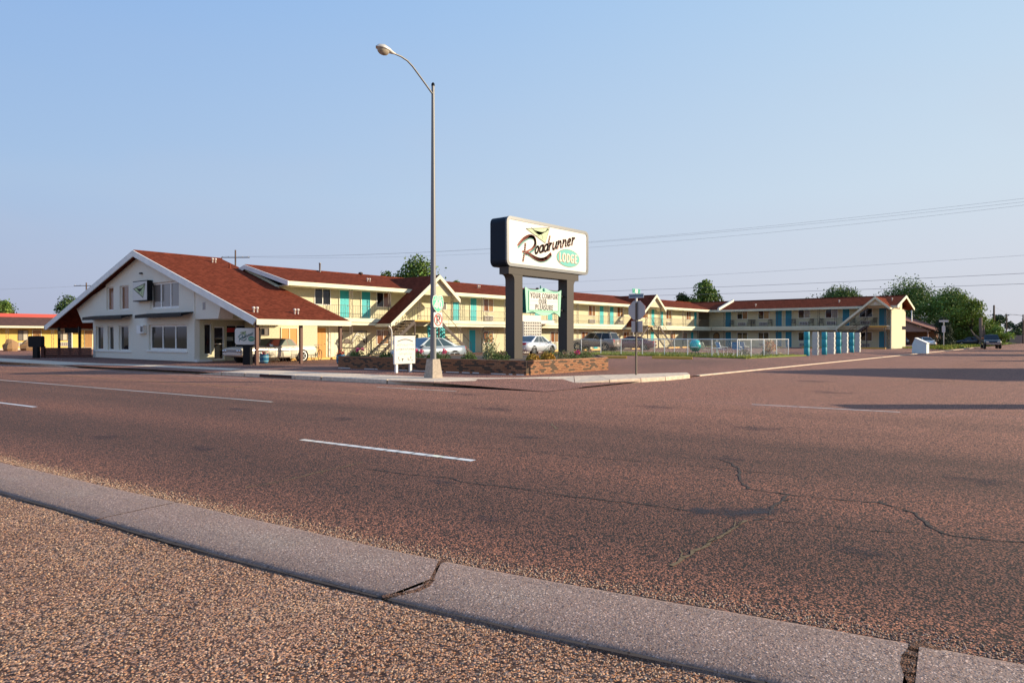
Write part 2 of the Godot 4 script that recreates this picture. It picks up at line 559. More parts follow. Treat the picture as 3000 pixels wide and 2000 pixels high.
func build_ground() -> void:
	var st := S()
	quad(st, Vector3(-900, -0.06, -900), Vector3(1200, -0.06, -900), Vector3(1200, -0.06, 900), Vector3(-900, -0.06, 900))
	ground_part("ground", st, mats.dry_ground)
	# main road
	st = S(); st.set_smooth_group(0)
	var ss := spaced(-170.0, 70.0, -22.0, 4.0, 0.4)
	var us := []
	for i in 52: us.append(i / 51.0)
	grid(st, us, ss, func(u, s): return rd(lerpf(gutter_far(s) - 0.02, 18.12, u), s, 0.0), func(u, s): return road_tone(lerpf(gutter_far(s) - 0.02, 18.12, u), s))
	ground_part("main_road", st, mats.asphalt)
	# side street, from the edge of the main road to the far end
	st = S(); st.set_smooth_group(0)
	var zs := []
	for i in 30: zs.append(lerpf(-12.72, 9.0, i / 29.0))
	var ts := []
	for i in 90: ts.append(pow(i / 89.0, 2.0))
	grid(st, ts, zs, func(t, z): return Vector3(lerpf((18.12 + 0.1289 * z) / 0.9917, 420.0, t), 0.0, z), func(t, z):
		var x := lerpf((18.12 + 0.1289 * z) / 0.9917, 420.0, t)
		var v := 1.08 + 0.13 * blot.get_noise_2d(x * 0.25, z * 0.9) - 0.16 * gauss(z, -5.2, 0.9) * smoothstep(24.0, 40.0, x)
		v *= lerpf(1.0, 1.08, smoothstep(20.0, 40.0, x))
		return Color(0.97 * v, 0.93 * v, 0.88 * v))
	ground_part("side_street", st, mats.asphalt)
	# the motel's own asphalt
	st = S(); st.set_smooth_group(0)
	var lz := []
	for i in 60: lz.append(lerpf(-12.72, -70.0, pow(i / 59.0, 1.3)))
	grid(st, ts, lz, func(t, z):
		var x := lerpf((18.1 + 0.1289 * z) / 0.9917, 128.0, t)
		return Vector3(x, lot_y(x, z) - (0.03 if cs(x, z).x < 20.0 else 0.0), z), func(t, z):
		var x := lerpf((18.1 + 0.1289 * z) / 0.9917, 128.0, t)
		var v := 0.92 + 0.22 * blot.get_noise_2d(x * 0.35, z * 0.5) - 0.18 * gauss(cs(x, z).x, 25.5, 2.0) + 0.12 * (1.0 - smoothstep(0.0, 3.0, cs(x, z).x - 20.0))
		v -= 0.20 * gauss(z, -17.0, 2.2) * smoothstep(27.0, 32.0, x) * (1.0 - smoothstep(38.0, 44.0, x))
		return Color(0.93 * v, 0.93 * v, 0.96 * v))
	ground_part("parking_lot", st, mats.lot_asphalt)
	# yard of the neighbouring motel on the left
	st = S(); st.set_smooth_group(0)
	var nz := []
	for i in 16: nz.append(lerpf(-70.0, -150.0, i / 15.0))
	grid(st, ts, nz, func(t, z): return Vector3(lerpf((18.1 + 0.1289 * z) / 0.9917, 128.0, t), lerpf(0.145, 0.12, t), z), func(t, z):
		var v := 1.15 + 0.2 * blot.get_noise_2d(z * 0.4, t * 20.0)
		return Color(0.8 * v, 0.72 * v, 0.66 * v))
	ground_part("neighbour_yard", st, mats.lot_asphalt)
	# gravel shoulder where the photographer stands
	st = S(); st.set_smooth_group(0)
	var gs := spaced(-60.0, 30.0, -9.0, 3.0, 0.35)
	var gu := []
	for i in 24: gu.append(i / 23.0)
	grid(st, gu, gs, func(u, s): return rd(lerpf(-14.0, gutter_near(s) - 0.035, pow(u, 0.6)), s, -0.012 + 0.012 * blot.get_noise_2d(s * 3.0, u * 9.0)), func(u, s):
		var c := lerpf(-14.0, gutter_near(s), pow(u, 0.6))
		var v := 1.0 + 0.30 * blot.get_noise_2d(c * 2.2, s * 2.2) + 0.12 * blot.get_noise_2d(c * 9.0, s * 9.0)
		return Color(1.0 * v, 0.92 * v, 0.84 * v))
	ground_part("gravel_shoulder", st, mats.gravel)
	# the concrete gutter strip between shoulder and road, slab by slab
	var root := Node3D.new()
	root.name = "gutter"
	root.set_meta("kind", "structure")
	add_child(root, true)
	var joints := [-60.0, -50.0, -40.0, -33.0, -27.0, -21.5, -17.2, -13.6, -10.2, -6.62, -3.1, -0.16, 3.1, 6.5, 12.0, 20.0]
	for k in joints.size() - 1:
		var a: float = joints[k] + 0.012
		var b: float = joints[k + 1] - (0.04 if k == 10 else 0.014)
		st = S(); st.set_smooth_group(0)
		var seg := []
		for i in 13: seg.append(lerpf(a, b, i / 12.0))
		var cu := [-0.04, 0.0, 0.06, 0.5, 0.94, 1.0, 1.05]
		var drop := rng.randf_range(-0.004, 0.006)
		grid(st, cu, seg, func(u, s):
			var dip := 0.0 if u > 0.0 and u < 1.0 else (-0.008 if u in [0.0, 1.0] else -0.06)
			var jag := 0.014 * blot.get_noise_2d(s * 14.0, u * 3.0)
			var c := lerpf(gutter_near(s) + jag, gutter_far(s) + jag * 0.6, u)
			if k == 9 and s > -3.3: c += 0.0
			var skew := 0.0
			if k == 9: skew = (0.12 * sin(u * 5.0)) * smoothstep(-3.6, -3.1, s)
			if k == 10: skew = (0.12 * sin(u * 5.0)) * (1.0 - smoothstep(-3.1, -2.6, s))
			return rd(c, s + skew, 0.016 + drop + dip), func(u, s):
			var v := 1.0 + 0.10 * blot.get_noise_2d(s * 1.7, u * 2.0 + k) + 0.12 * gauss(u, 0.5, 0.25) - 0.18 * gauss(u, 0.04, 0.08)
			return Color(1.0 * v, 0.82 * v, 0.74 * v) * (0.90 + 0.12 * blot.get_noise_2d(s * 9.0, u * 30.0)))
		obj("slab", st, mats.gutter_concrete, root)
	st = S()
	var jf := []
	for i in 9:
		var u := i / 8.0
		var c := lerpf(gutter_near(-0.13) - 0.02, gutter_far(-0.13), u)
		var p := rd(c, -0.13 + 0.03 * sin(u * 7.0))
		jf.append(Vector2(p.x, -p.z))
	stroke(st, flat_xf(), jf, 0.13, 0.0135)
	obj("joint_filling", st, tri(mat("joint_gravel", L(0.42, 0.34, 0.28), 0.95), tex.gravel[0], 2.0, tex.gravel[1], 1.0), root)
	st = S()
	for sj in [-3.1, -6.62, -10.2]:
		var jg := []
		for i in 9:
			var u := i / 8.0
			var sk := 0.12 * sin(u * 5.0) if sj == -3.1 else 0.0
			var p := rd(lerpf(gutter_near(sj) - 0.02, gutter_far(sj), u), sj + sk)
			jg.append(Vector2(p.x, -p.z))
		stroke(st, flat_xf(), jg, 0.05, 0.0135)
	obj("joint_filling", st, mats.joint_gravel, root)
	# dark open joint along the near side of the gutter, and the dirt in the joints between slabs
	st = S()
	var pts := []
	var ws := []
	for i in 140:
		var s := lerpf(-30.0, 2.0, i / 139.0)
		var p := rd(gutter_near(s) - 0.02 + 0.012 * blot.get_noise_2d(s * 6.0, 2.0), s)
		pts.append(Vector2(p.x, -p.z)); ws.append(0.026 + 0.04 * blot.get_noise_2d(s * 4.0, 40.0) + 0.02 * gauss(s, -5.8, 1.5))
	stroke(st, Transform3D(Basis(Vector3.RIGHT, Vector3.FORWARD, Vector3.UP), Vector3.ZERO), pts, ws, 0.004)
	obj("open_joint", st, mats.crack, root)


func flat_xf() -> Transform3D:
	return Transform3D(Basis(Vector3.RIGHT, Vector3.FORWARD, Vector3.UP), Vector3.ZERO)


func mark(road: Node, called: String, m: Material, c: float, s0: float, s1: float, w: float, y := 0.005) -> void:
	var st := S()
	# worn edges: a chain of short pieces of uneven width
	var n := maxi(2, int(absf(s1 - s0) / 0.25))
	var pts := []
	var ws := []
	for i in n + 1:
		var p := rd(c, lerpf(s0, s1, float(i) / n))
		pts.append(Vector2(p.x, -p.z)); ws.append(w * rng.randf_range(0.86, 1.08))
	stroke(st, flat_xf(), pts, ws, y)
	obj(called, st, m, road)


func crack(road: Node, pts: Array, w: float, m: Material, called := "crack") -> void:
	var out := []
	var ws := []
	for i in pts.size() - 1:
		var a: Vector2 = pts[i]
		var b: Vector2 = pts[i + 1]
		var n := maxi(2, int(a.distance_to(b) / 0.09))
		var d := (b - a).orthogonal().normalized()
		for k in n:
			var p := a.lerp(b, float(k) / n) + d * rng.randf_range(-0.022, 0.022)
			out.append(Vector2(p.x, -p.y)); ws.append(w * rng.randf_range(0.35, 1.5))
	var st := S()
	stroke(st, flat_xf(), out, ws, 0.0045)
	# short side cracks and crumbled spots
	for k in out.size() / 7:
		var q: Vector2 = out[rng.randi() % out.size()]
		var dd := Vector2.from_angle(rng.randf() * TAU)
		if rng.randf() < 0.5:
			var br := [q]
			for j in 4: br.append(br[-1] + dd.rotated(rng.randf_range(-0.7, 0.7)) * 0.06)
			stroke(st, flat_xf(), br, [w * 0.6, w * 0.45, w * 0.35, w * 0.25, w * 0.1], 0.0043)
		else:
			stroke(st, flat_xf(), [q, q + dd * w * 1.3, q + dd * w * 2.2], [w * 1.2, w * 1.9, w * 0.4], 0.0044)
	obj(called, st, m, road)


func build_road_marks() -> void:
	var road := get_node("main_road")
	for d in [[-21.9, -18.55], [-8.97, -5.52]]:
		mark(road, "lane_marking", mats.white_paint, 7.53, d[0], d[1], 0.13)
	mark(road, "lane_marking", mats.white_paint, 7.53, -36.0, -32.6, 0.13)
	mark(road, "lane_marking", mats.white_paint, 11.45, -60.0, -14.83, 0.12)
	mark(road, "lane_marking", mats.white_paint, 17.25, -60.0, -23.9, 0.10)
	mark(road, "lane_marking", mats.white_paint, 16.75, -16.2, -12.9, 0.10)
	mark(road, "lane_marking", mats.white_paint, 17.55, -4.2, -1.0, 0.09)
	mark(road, "centre_line", mats.faded_yellow_line, 14.38, -90.0, -14.6, 0.09)
	mark(road, "centre_line", mats.faded_yellow_line, 14.12, -60.0, -20.0, 0.05)
	var V := func(a: Array) -> Array:
		var o := []
		for k in range(0, a.size(), 2): o.append(Vector2(a[k], a[k + 1]))
		return o
	crack(road, V.call([9.06, -3.89, 8.85, -3.64, 8.44, -3.37, 7.99, -3.21, 7.5, -2.9, 7.5, -2.67, 7.52, -2.45, 7.59, -2.1, 7.73, -1.65, 7.58, -1.34, 7.21, -1.13, 6.98, -1.04, 6.85, -0.86, 7.01, -0.42, 7.1, 0.3]), 0.028, mats.crack)
	crack(road, V.call([7.51, -2.45, 7.03, -2.43, 6.64, -2.35, 6.33, -2.32, 6.19, -2.41]), 0.03, mats.crack)
	crack(road, V.call([6.19, -2.41, 5.81, -2.41, 5.45, -2.38, 5.15, -2.38, 4.83, -2.36, 4.51, -2.34]), 0.030, mats.crack_weeds, "weedy_crack")
	crack(road, V.call([6.19, -2.43, 5.81, -2.43, 5.45, -2.40, 5.15, -2.40]), 0.016, mats.crack)
	crack(road, V.call([5.45, -7.08, 5.55, -6.54, 5.62, -6.19, 5.77, -5.87, 5.69, -5.53, 5.81, -5.09, 5.88, -4.73, 5.92, -4.21, 6.07, -3.64, 6.2, -2.9]), 0.02, mats.crack)
	crack(road, V.call([7.58, -7.11, 7.82, -6.62, 7.88, -6.06, 7.99, -5.38, 8.19, -4.8, 8.35, -4.12, 8.46, -3.34, 8.54, -3.04, 8.64, -2.64]), 0.016, mats.crack)
	crack(road, V.call([3.9, -7.22, 4.1, -7.23, 4.48, -7.26, 4.97, -7.36, 5.31, -7.4, 5.8, -7.5]), 0.02, mats.crack_weeds, "weedy_crack")
	crack(road, V.call([6.33, -2.36, 6.45, -1.91, 6.57, -1.52, 6.75, -1.07]), 0.013, mats.crack)
	crack(road, V.call([10.6, -8.0, 10.2, -7.6, 10.0, -7.4]), 0.03, mats.crack_weeds, "weedy_crack")
	# oil stains: thin films that fade out at their uneven edges
	var om := mat("oil_film", Color(1, 1, 1), 0.7)
	om.vertex_color_use_as_albedo = true
	om.transparency = BaseMaterial3D.TRANSPARENCY_ALPHA
	stain(road, Vector2(6.48, -2.52), Vector2(0.62, 0.15), 0.62, 0.85, 1)
	stain(road, Vector2(6.30, -2.85), Vector2(0.30, 0.13), 0.7, 0.8, 2)
	var drips := [[9.9, -10.5, 0.3], [9.8, -6.0, 0.22], [9.7, 0.3, 0.26], [6.1, -9.5, 0.2], [5.9, -12.0, 0.25], [6.2, -5.0, 0.14], [9.9, -14.0, 0.3], [13.1, -9.0, 0.4], [13.0, -3.0, 0.35], [15.6, -6.0, 0.4], [16.0, -12.0, 0.35], [6.0, -0.6, 0.16], [9.6, -2.6, 0.2], [22.0, -6.0, 0.5], [27.0, -8.0, 0.6], [30.0, -4.5, 0.5], [5.2, -3.6, 0.12]]
	for i in drips.size():
		var q := rd(drips[i][0], drips[i][1]) if drips[i][0] < 18.0 else Vector3(drips[i][0], 0, drips[i][1])
		stain(road, Vector2(q.x, q.z), Vector2(drips[i][2] * 1.6, drips[i][2]), 1.45, 0.38, 10 + i)


func stain(road: Node, at: Vector2, r: Vector2, turn: float, strength: float, seed_: int) -> void:
	var st := S(); st.set_smooth_group(0)
	var n := FastNoiseLite.new()
	n.seed = seed_
	n.frequency = 1.6 / r.length()
	var us := []
	for i in 19: us.append(lerpf(-1.5, 1.5, i / 18.0))
	var ca := cos(turn); var sa := sin(turn)
	grid(st, us, us, func(u, v): return Vector3(at.x + u * r.x * ca - v * r.y * sa, 0.0036 + 0.00003 * seed_, at.y + u * r.x * sa + v * r.y * ca), func(u, v):
		var p := Vector2(u * r.x, v * r.y)
		var d := sqrt(u * u + v * v) + 0.75 * n.get_noise_2d(p.x, p.y)
		var al := strength * (1.0 - smoothstep(0.25, 1.05, d)) * (0.75 + 0.5 * n.get_noise_2d(p.x * 3.0, p.y * 3.0))
		if absf(u) > 1.4 or absf(v) > 1.4: al = 0.0
		return Color(0.028, 0.026, 0.034, clampf(al, 0.0, 0.9)))
	obj("oil_stain", st, mats.oil_film, road)


func build_pavement() -> void:
	var root := Node3D.new()
	root.name = "pavement"
	root.set_meta("kind", "structure")
	add_child(root, true)
	# [kerb point x, z, inner point x, z, kerb height] from left to right round the corner
	var rows := []
	for i in 22:
		var s := lerpf(-72.0, -39.5, i / 21.0)
		var cc := 18.12 + 0.9 * smoothstep(-40.0, -60.0, s)
		var p := rd(cc, s)
		var q := rd(cc + 1.9, s)
		rows.append([p.x, p.z, q.x, q.z, 0.15 if i < 20 else (0.08 if i == 20 else 0.015)])
	for s in [-37.0, -34.0, -31.0, -28.5]:
		var p := rd(18.12, s); var q := rd(20.4, s)
		rows.append([p.x, p.z, q.x, q.z, 0.012])
	for s in [-26.8, -25.2, -23.6, -22.0, -20.5]:
		var p := rd(18.12, s); var q := rd(20.25, s)
		rows.append([p.x, p.z, q.x, q.z, 0.15])
	rows.append_array([[15.75, -19.2, 17.85, -19.3, 0.15], [16.4, -17.45, 18.9, -17.25, 0.13], [17.1, -16.4, 19.5, -16.5, 0.04], [18.0, -15.42, 20.0, -16.2, 0.025], [18.95, -14.56, 20.9, -15.85, 0.025], [19.75, -13.85, 21.9, -15.4, 0.07], [21.0, -13.2, 23.0, -15.05, 0.14], [22.4, -12.72, 24.0, -14.6, 0.15], [23.8, -12.45, 25.2, -14.1, 0.15], [25.2, -12.42, 26.4, -13.6, 0.15], [25.9, -12.45, 27.2, -13.2, 0.15]])
	for k in rows.size() - 1:
		var a: Array = rows[k]
		var b: Array = rows[k + 1]
		if a[4] < 0.02 and b[4] < 0.02: # driveway apron: a sloping slab
			var sa := S()
			quad(sa, Vector3(a[0], 0.012, a[1]), Vector3(b[0], 0.012, b[1]), Vector3(b[2], 0.16, b[3]), Vector3(a[2], 0.16, a[3]))
			obj("apron_slab", sa, mats.kerb_concrete, root)
			continue
		var g := 0.012
		var P := func(r0: Array, r1: Array, t: float, inner: bool) -> Vector3:
			var u := Vector3(lerpf(r0[0], r1[0], t), lerpf(r0[4], r1[4], t), lerpf(r0[1], r1[1], t))
			if inner: u = Vector3(lerpf(r0[2], r1[2], t), 0.152, lerpf(r0[3], r1[3], t))
			return u
		var A: Vector3 = P.call(a, b, g, false)
		var B: Vector3 = P.call(a, b, 1.0 - g, false)
		var C: Vector3 = P.call(a, b, 1.0 - g, true)
		var D: Vector3 = P.call(a, b, g, true)
		# kerb stone 0.16 wide with a rounded nose, then the slab behind it
		var kw := 0.16
		var A2 := A.lerp(D, kw / A.distance_to(D)); A2.y = A.y + 0.004
		var B2 := B.lerp(C, kw / B.distance_to(C)); B2.y = B.y + 0.004
		var st := S()
		var down := Vector3(0, -1, 0)
		var nose := (A - D); nose.y = 0; nose = nose.normalized() * 0.02
		quad(st, A - nose, B - nose, B2, A2)
		quad(st, A + nose + down * (A.y + 0.02), B + nose + down * (B.y + 0.02), B + nose * 0.6 + down * 0.02, A + nose * 0.6 + down * 0.02)
		quad(st, A + nose * 0.6 + down * 0.02, B + nose * 0.6 + down * 0.02, B - nose, A - nose)
		quad(st, A + down * 0.2, A2 + down * 0.2, A2, A); quad(st, B + down * 0.2, B2 + down * 0.2, B2, B)
		obj("kerb_stone", st, mats.kerb_concrete, root)
		st = S()
		var A3 := A2.lerp(D, 0.008); var B3 := B2.lerp(C, 0.008)
		quad(st, A3, B3, C, D)
		quad(st, D, C, C + down * 0.15, D + down * 0.15); quad(st, A3, D, D + down * 0.15, A3 + down * 0.15); quad(st, B3, C, C + down * 0.15, B3 + down * 0.15)
		obj("paving_slab", st, mats.kerb_concrete, root)
	# red painted stretch of kerb by the street lamp
	var st := S()
	var p := rd(18.09, -24.2); var q := rd(18.09, -22.2)
	quad(st, p + Vector3(0, 0.02, 0), q + Vector3(0, 0.02, 0), q + Vector3(0.004, 0.135, 0), p + Vector3(0.004, 0.135, 0))
	obj("red_kerb_paint", st, mats.dark_red_kerb, root)
	# low concrete edge of the side street
	st = S()
	var zk := -12.72
	var xs := 27.4
	while xs < 112.0:
		var le := 3.0 + xs * 0.03
		box(st, Vector3(xs, -0.05, zk - 0.45), Vector3(xs + le - 0.02, 0.045, zk + 0.0))
		obj("edge_stone", st, mats.kerb_concrete, root)
		st = S()
		xs += le
	# slanting slab of the driveway that meets the side street
	quad(st, Vector3(37.0, 0.055, -13.1), Vector3(41.5, 0.055, -13.1), Vector3(38.0, 0.16, -16.6), Vector3(34.2, 0.165, -16.9))
	obj("apron_slab", st, mats.kerb_concrete, root)
	# grass
	st = S()
	quad(st, Vector3(44.2, 0.29, -34.0), Vector3(54.5, 0.29, -34.0), Vector3(54.5, 0.29, -16.6), Vector3(44.2, 0.29, -17.3))
	for r in [[44.2, -34.0, 44.2, -17.3], [44.2, -17.3, 54.5, -16.6]]:
		quad(st, Vector3(r[0], 0.29, r[1]), Vector3(r[2], 0.29, r[3]), Vector3(r[2], 0.1, r[3]), Vector3(r[0], 0.1, r[1]))
	ground_part("grass_patch", st, mats.grass)
	st = S()
	quad(st, Vector3(97.0, 0.07, -13.2), Vector3(420.0, 0.1, -13.2), Vector3(420.0, 0.2, -24.0), Vector3(97.0, 0.2, -18.0))
	ground_part("grass_verge", st, mats.grass)
	blades("grass_blades", Vector3(44.2, 0.28, -34.0), Vector3(54.4, 0.28, -17.0), 5200, 0.10, "short green lawn grass inside and round the white patio fence")
	blades("verge_grass", Vector3(97.0, 0.1, -18.5), Vector3(190.0, 0.12, -13.3), 5200, 0.28, "rough yellow green grass along the verge in front of the far house")


func blades(called: String, a: Vector3, b: Vector3, n: int, h: float, label: String) -> void:
	var st := S()
	for i in n:
		var p := Vector3(lerpf(a.x, b.x, pow(rng.randf(), 1.6)), lerpf(a.y, b.y, 0.5), lerpf(a.z, b.z, rng.randf()))
		var w := Vector3(rng.randf_range(-1, 1), 0, rng.randf_range(-1, 1)) * h * 0.5
		var k := rng.randf_range(0.6, 1.25)
		st.set_color(Color(0.22 * k * rng.randf_range(0.8, 1.5), 0.28 * k, 0.04 * k))
		t3(st, p - w, p + w, p + Vector3(rng.randf_range(-0.3, 0.3) * h, h * rng.randf_range(0.6, 1.3), rng.randf_range(-0.3, 0.3) * h))
	var m := mat("grass_blade", Color(1, 1, 1), 0.9)
	m.vertex_color_use_as_albedo = true
	m.backlight_enabled = true
	m.backlight = Color(0.3, 0.3, 0.1)
	var o := obj(called, st, m)
	tag(o, label, "grass")
	o.set_meta("kind", "stuff")


# ---- building pieces; xf: origin at the lower left corner, local x along the wall, local z outwards ----
func window(parent: Node, xf: Transform3D, w: float, h: float, panes: Array, frame: Material, depth := 0.05, fw := 0.05) -> Node3D:
	var st := S()
	var n := panes.size()
	box(st, Vector3(0, 0, 0), Vector3(w, fw, depth)); box(st, Vector3(0, h - fw, 0), Vector3(w, h, depth))
	for i in n + 1:
		var c := clampf(w * i / n, fw * 0.5, w - fw * 0.5)
		box(st, Vector3(c - fw * 0.5, fw, 0.001), Vector3(c + fw * 0.5, h - fw, depth - 0.001))
	var o := obj("window", st, frame, parent)
	o.transform = xf
	for i in n:
		st = S()
		box(st, Vector3(w * i / n + fw * 0.5, fw, 0.004), Vector3(w * (i + 1) / n - fw * 0.5, h - fw, depth * 0.45))
		obj("pane", st, panes[i], o)
	return o


func door(parent: Node, xf: Transform3D, w: float, h: float, m: Material, frame: Material = null) -> Node3D:
	var st := S()
	box(st, Vector3(0, 0, 0), Vector3(w, h, 0.045))
	for r in [[0.16, 0.62], [0.70, 1.15], [1.24, 1.85]]:
		for k in 2:
			var x0 := 0.10 + k * (w * 0.5 - 0.06)
			box(st, Vector3(x0, h * r[0] / 2.0, 0.045), Vector3(x0 + w * 0.5 - 0.15, h * r[1] / 2.0, 0.056))
	var o := obj("door", st, m, parent)
	o.transform = xf
	st = S()
	lathe(st, Transform3D(Basis(Vector3.RIGHT, -PI / 2).rotated(Vector3.UP, 0), Vector3(w - 0.08, h * 0.47, 0.05)) * Transform3D(Basis(Vector3.RIGHT, PI), Vector3.ZERO), [Vector2(0.012, 0), Vector2(0.012, 0.03), Vector2(0.03, 0.045), Vector2(0.025, 0.075), Vector2(0.0, 0.08)], 8)
	obj("door_knob", st, mats.chrome, o)
	if frame:
		st = S()
		box(st, Vector3(-0.07, 0, 0.0), Vector3(-0.004, h + 0.06, 0.06)); box(st, Vector3(w + 0.004, 0, 0.0), Vector3(w + 0.07, h + 0.06, 0.06)); box(st, Vector3(-0.004, h + 0.004, 0.0), Vector3(w + 0.004, h + 0.06, 0.06))
		obj("door_frame", st, frame, o)
	return o


func cooler(parent: Node, xf: Transform3D) -> void:
	var st := S()
	box(st, Vector3(0, 0, 0), Vector3(1.1, 0.45, 0.12))
	var o := obj("air_conditioner", st, mats.vent_white, parent)
	o.transform = xf
	st = S()
	for i in 3:
		for k in 5:
			box(st, Vector3(0.06 + k * 0.2, 0.05 + i * 0.125, 0.12), Vector3(0.23 + k * 0.2, 0.145 + i * 0.125, 0.126))
	obj("grille", st, mats.black_iron, o)


func iron_post(parent: Node, xf: Transform3D, h: float, m: Material) -> void:
	var st := S()
	for k in [-0.11, 0.11]:
		bar(st, Vector3(k, 0, 0), Vector3(k, h, 0), 0.03)
	var n := int(h / 0.24)
	for i in n:
		var y0 := h * i / n
		var y1 := h * (i + 1) / n
		var s := 0.10 if i % 2 else -0.10
		bar(st, Vector3(-s, y0, 0), Vector3(s, y1, 0), 0.014)
		if i % 3 == 1: bar(st, Vector3(-0.07, y0, 0), Vector3(0.07, y0, 0), 0.05, 0.012)
	var o := obj("post", st, m, parent)
	o.transform = xf


func railing(parent: Node, a: Vector3, b: Vector3, m: Material) -> void:
	var st := S()
	var up := Vector3.UP
	bar(st, a + up * 0.93, b + up * 0.93, 0.035, 0.02); bar(st, a + up * 0.10, b + up * 0.10, 0.025, 0.02)
	var n := int(a.distance_to(b) / 0.15)
	for i in n:
		var p := a.lerp(b, (i + 0.5) / n)
		bar(st, p + up * 0.11, p + up * 0.92, 0.013)
	obj("railing", st, m, parent)


func roof_vent(parent: Node, p: Vector3, kind := 0) -> void:
	var st := S()
	if kind == 0:
		for k in [-0.11, 0.11]:
			lathe(st, Transform3D(Basis(), p + Vector3(k, 0, 0)), [Vector2(0.05, -0.2), Vector2(0.05, 0.14), Vector2(0.09, 0.15), Vector2(0.08, 0.24), Vector2(0, 0.26)], 8)
		obj("roof_vent", st, mats.vent_white, parent)
	elif kind == 1:
		lathe(st, Transform3D(Basis(), p), [Vector2(0.07, -0.2), Vector2(0.07, 0.62), Vector2(0.09, 0.63), Vector2(0.09, 0.7), Vector2(0, 0.7)], 8)
		obj("roof_vent", st, mats.grey_metal, parent)
	else:
		lathe(st, Transform3D(Basis(), p), [Vector2(0.12, -0.2), Vector2(0.12, 0.05), Vector2(0.2, 0.08), Vector2(0.16, 0.2), Vector2(0, 0.24)], 8)
		obj("roof_vent", st, mats.black_iron, parent)


# gable roof of the stairs: an uneven gable that stands out from the balcony front; p, r, l are peak, right foot and left foot
func stair_roof(parent: Node, xf: Transform3D, p: Vector2, r: Vector2, l: Vector2, depth: float, eave: float) -> void:
	var st := S()
	var th := 0.16
	var le := l.lerp(p, (eave - l.y) / (p.y - l.y))
	for seg in [[l, le, -0.06], [le, p, -4.6], [p, r, -4.6]]:
		var a: Vector2 = seg[0]
		var b: Vector2 = seg[1]
		var z0: float = seg[2]
		if seg[1] == r:
			var re := r.lerp(p, (eave - r.y) / (p.y - r.y))
			prism(st, xf, PackedVector2Array([re, r, r - Vector2(0, th), re - Vector2(0, th)]), -0.06, depth)
			b = re
		prism(st, xf, PackedVector2Array([a, b, b - Vector2(0, th), a - Vector2(0, th)]), z0, depth)
	var o := obj("stair_roof", st, mats.roof_red, parent)
	st = S()
	var fh := 0.30
	for seg in [[l, p], [p, r]]:
		var a: Vector2 = seg[0]
		var b: Vector2 = seg[1]
		prism(st, xf, PackedVector2Array([a + Vector2(0, 0.02), b + Vector2(0, 0.02), b - Vector2(0, fh), a - Vector2(0, fh * 0.9)]), depth + 0.002, depth + 0.05)
	prism(st, xf, PackedVector2Array([l + Vector2(-0.04, -0.02), l + Vector2(0, -0.02), l + Vector2(0, -fh * 0.8), l + Vector2(-0.04, -fh * 0.8)]), -0.05, depth)
	prism(st, xf, PackedVector2Array([r + Vector2(0.0, -0.02), r + Vector2(0.04, -0.02), r + Vector2(0.04, -0.22), r + Vector2(0, -0.22)]), -0.05, depth)
	# boarded underside
	for seg in [[l, p], [p, r]]:
		var a: Vector2 = seg[0]
		var b: Vector2 = seg[1]
		prism(st, xf, PackedVector2Array([a - Vector2(0, th + 0.004), b - Vector2(0, th + 0.004), b - Vector2(0, th + 0.03), a - Vector2(0, th + 0.03)]), -0.04, depth - 0.01)
	obj("bargeboard", st, mats.cream_trim, o)
	# boarded gable triangle with a small vent
	st = S()
	var by := r.y + 0.22
	var gl := l.lerp(p, (by + 0.1 - l.y) / (p.y - l.y))
	var gr := r.lerp(p, (by + 0.1 - r.y) / (p.y - r.y))
	gl.y = by; gr.y = by
	prism(st, xf, PackedVector2Array([gl, gr, p - Vector2(0, 0.22)]), depth - 0.34, depth - 0.26)
	var g := obj("gable_panel", st, mats.cream_stucco, o)
	st = S()
	var c := p - Vector2(0.02, 0.78)
	prism(st, xf, PackedVector2Array([c + Vector2(-0.2, -0.1), c + Vector2(0.2, -0.1), c + Vector2(0, 0.16)]), depth - 0.258, depth - 0.24)
	# posts that carry it
	for px in [gl.x + 0.1, gr.x - 0.1]:
		for y0 in [2.96]:
			iron_post(parent, xf * Transform3D(Basis(), Vector3(px, y0, depth - 0.4)), by - y0, mats.brown_iron)
	iron_post(parent, xf * Transform3D(Basis(), Vector3(l.x + 0.12, 0.28, depth - 0.2)), l.y - 0.5, mats.brown_iron)
	for k in o.get_children():
		pass
	obj("gable_vent", st, mats.vent_white, o)
	# downpipe at the low corner
	st = S()
	tube(st, [xf * Vector3(l.x - 0.15, l.y - 0.2, depth - 0.05), xf * Vector3(l.x + 0.05, l.y - 0.35, depth - 0.05), xf * Vector3(l.x + 0.14, l.y - 0.6, depth - 0.05), xf * Vector3(l.x + 0.14, 0.3, depth - 0.05)], 0.045, 6)
	obj("downpipe", st, mats.white_trim, parent)


func cream(k := 0.0) -> Material:
	return mats.cream_stucco


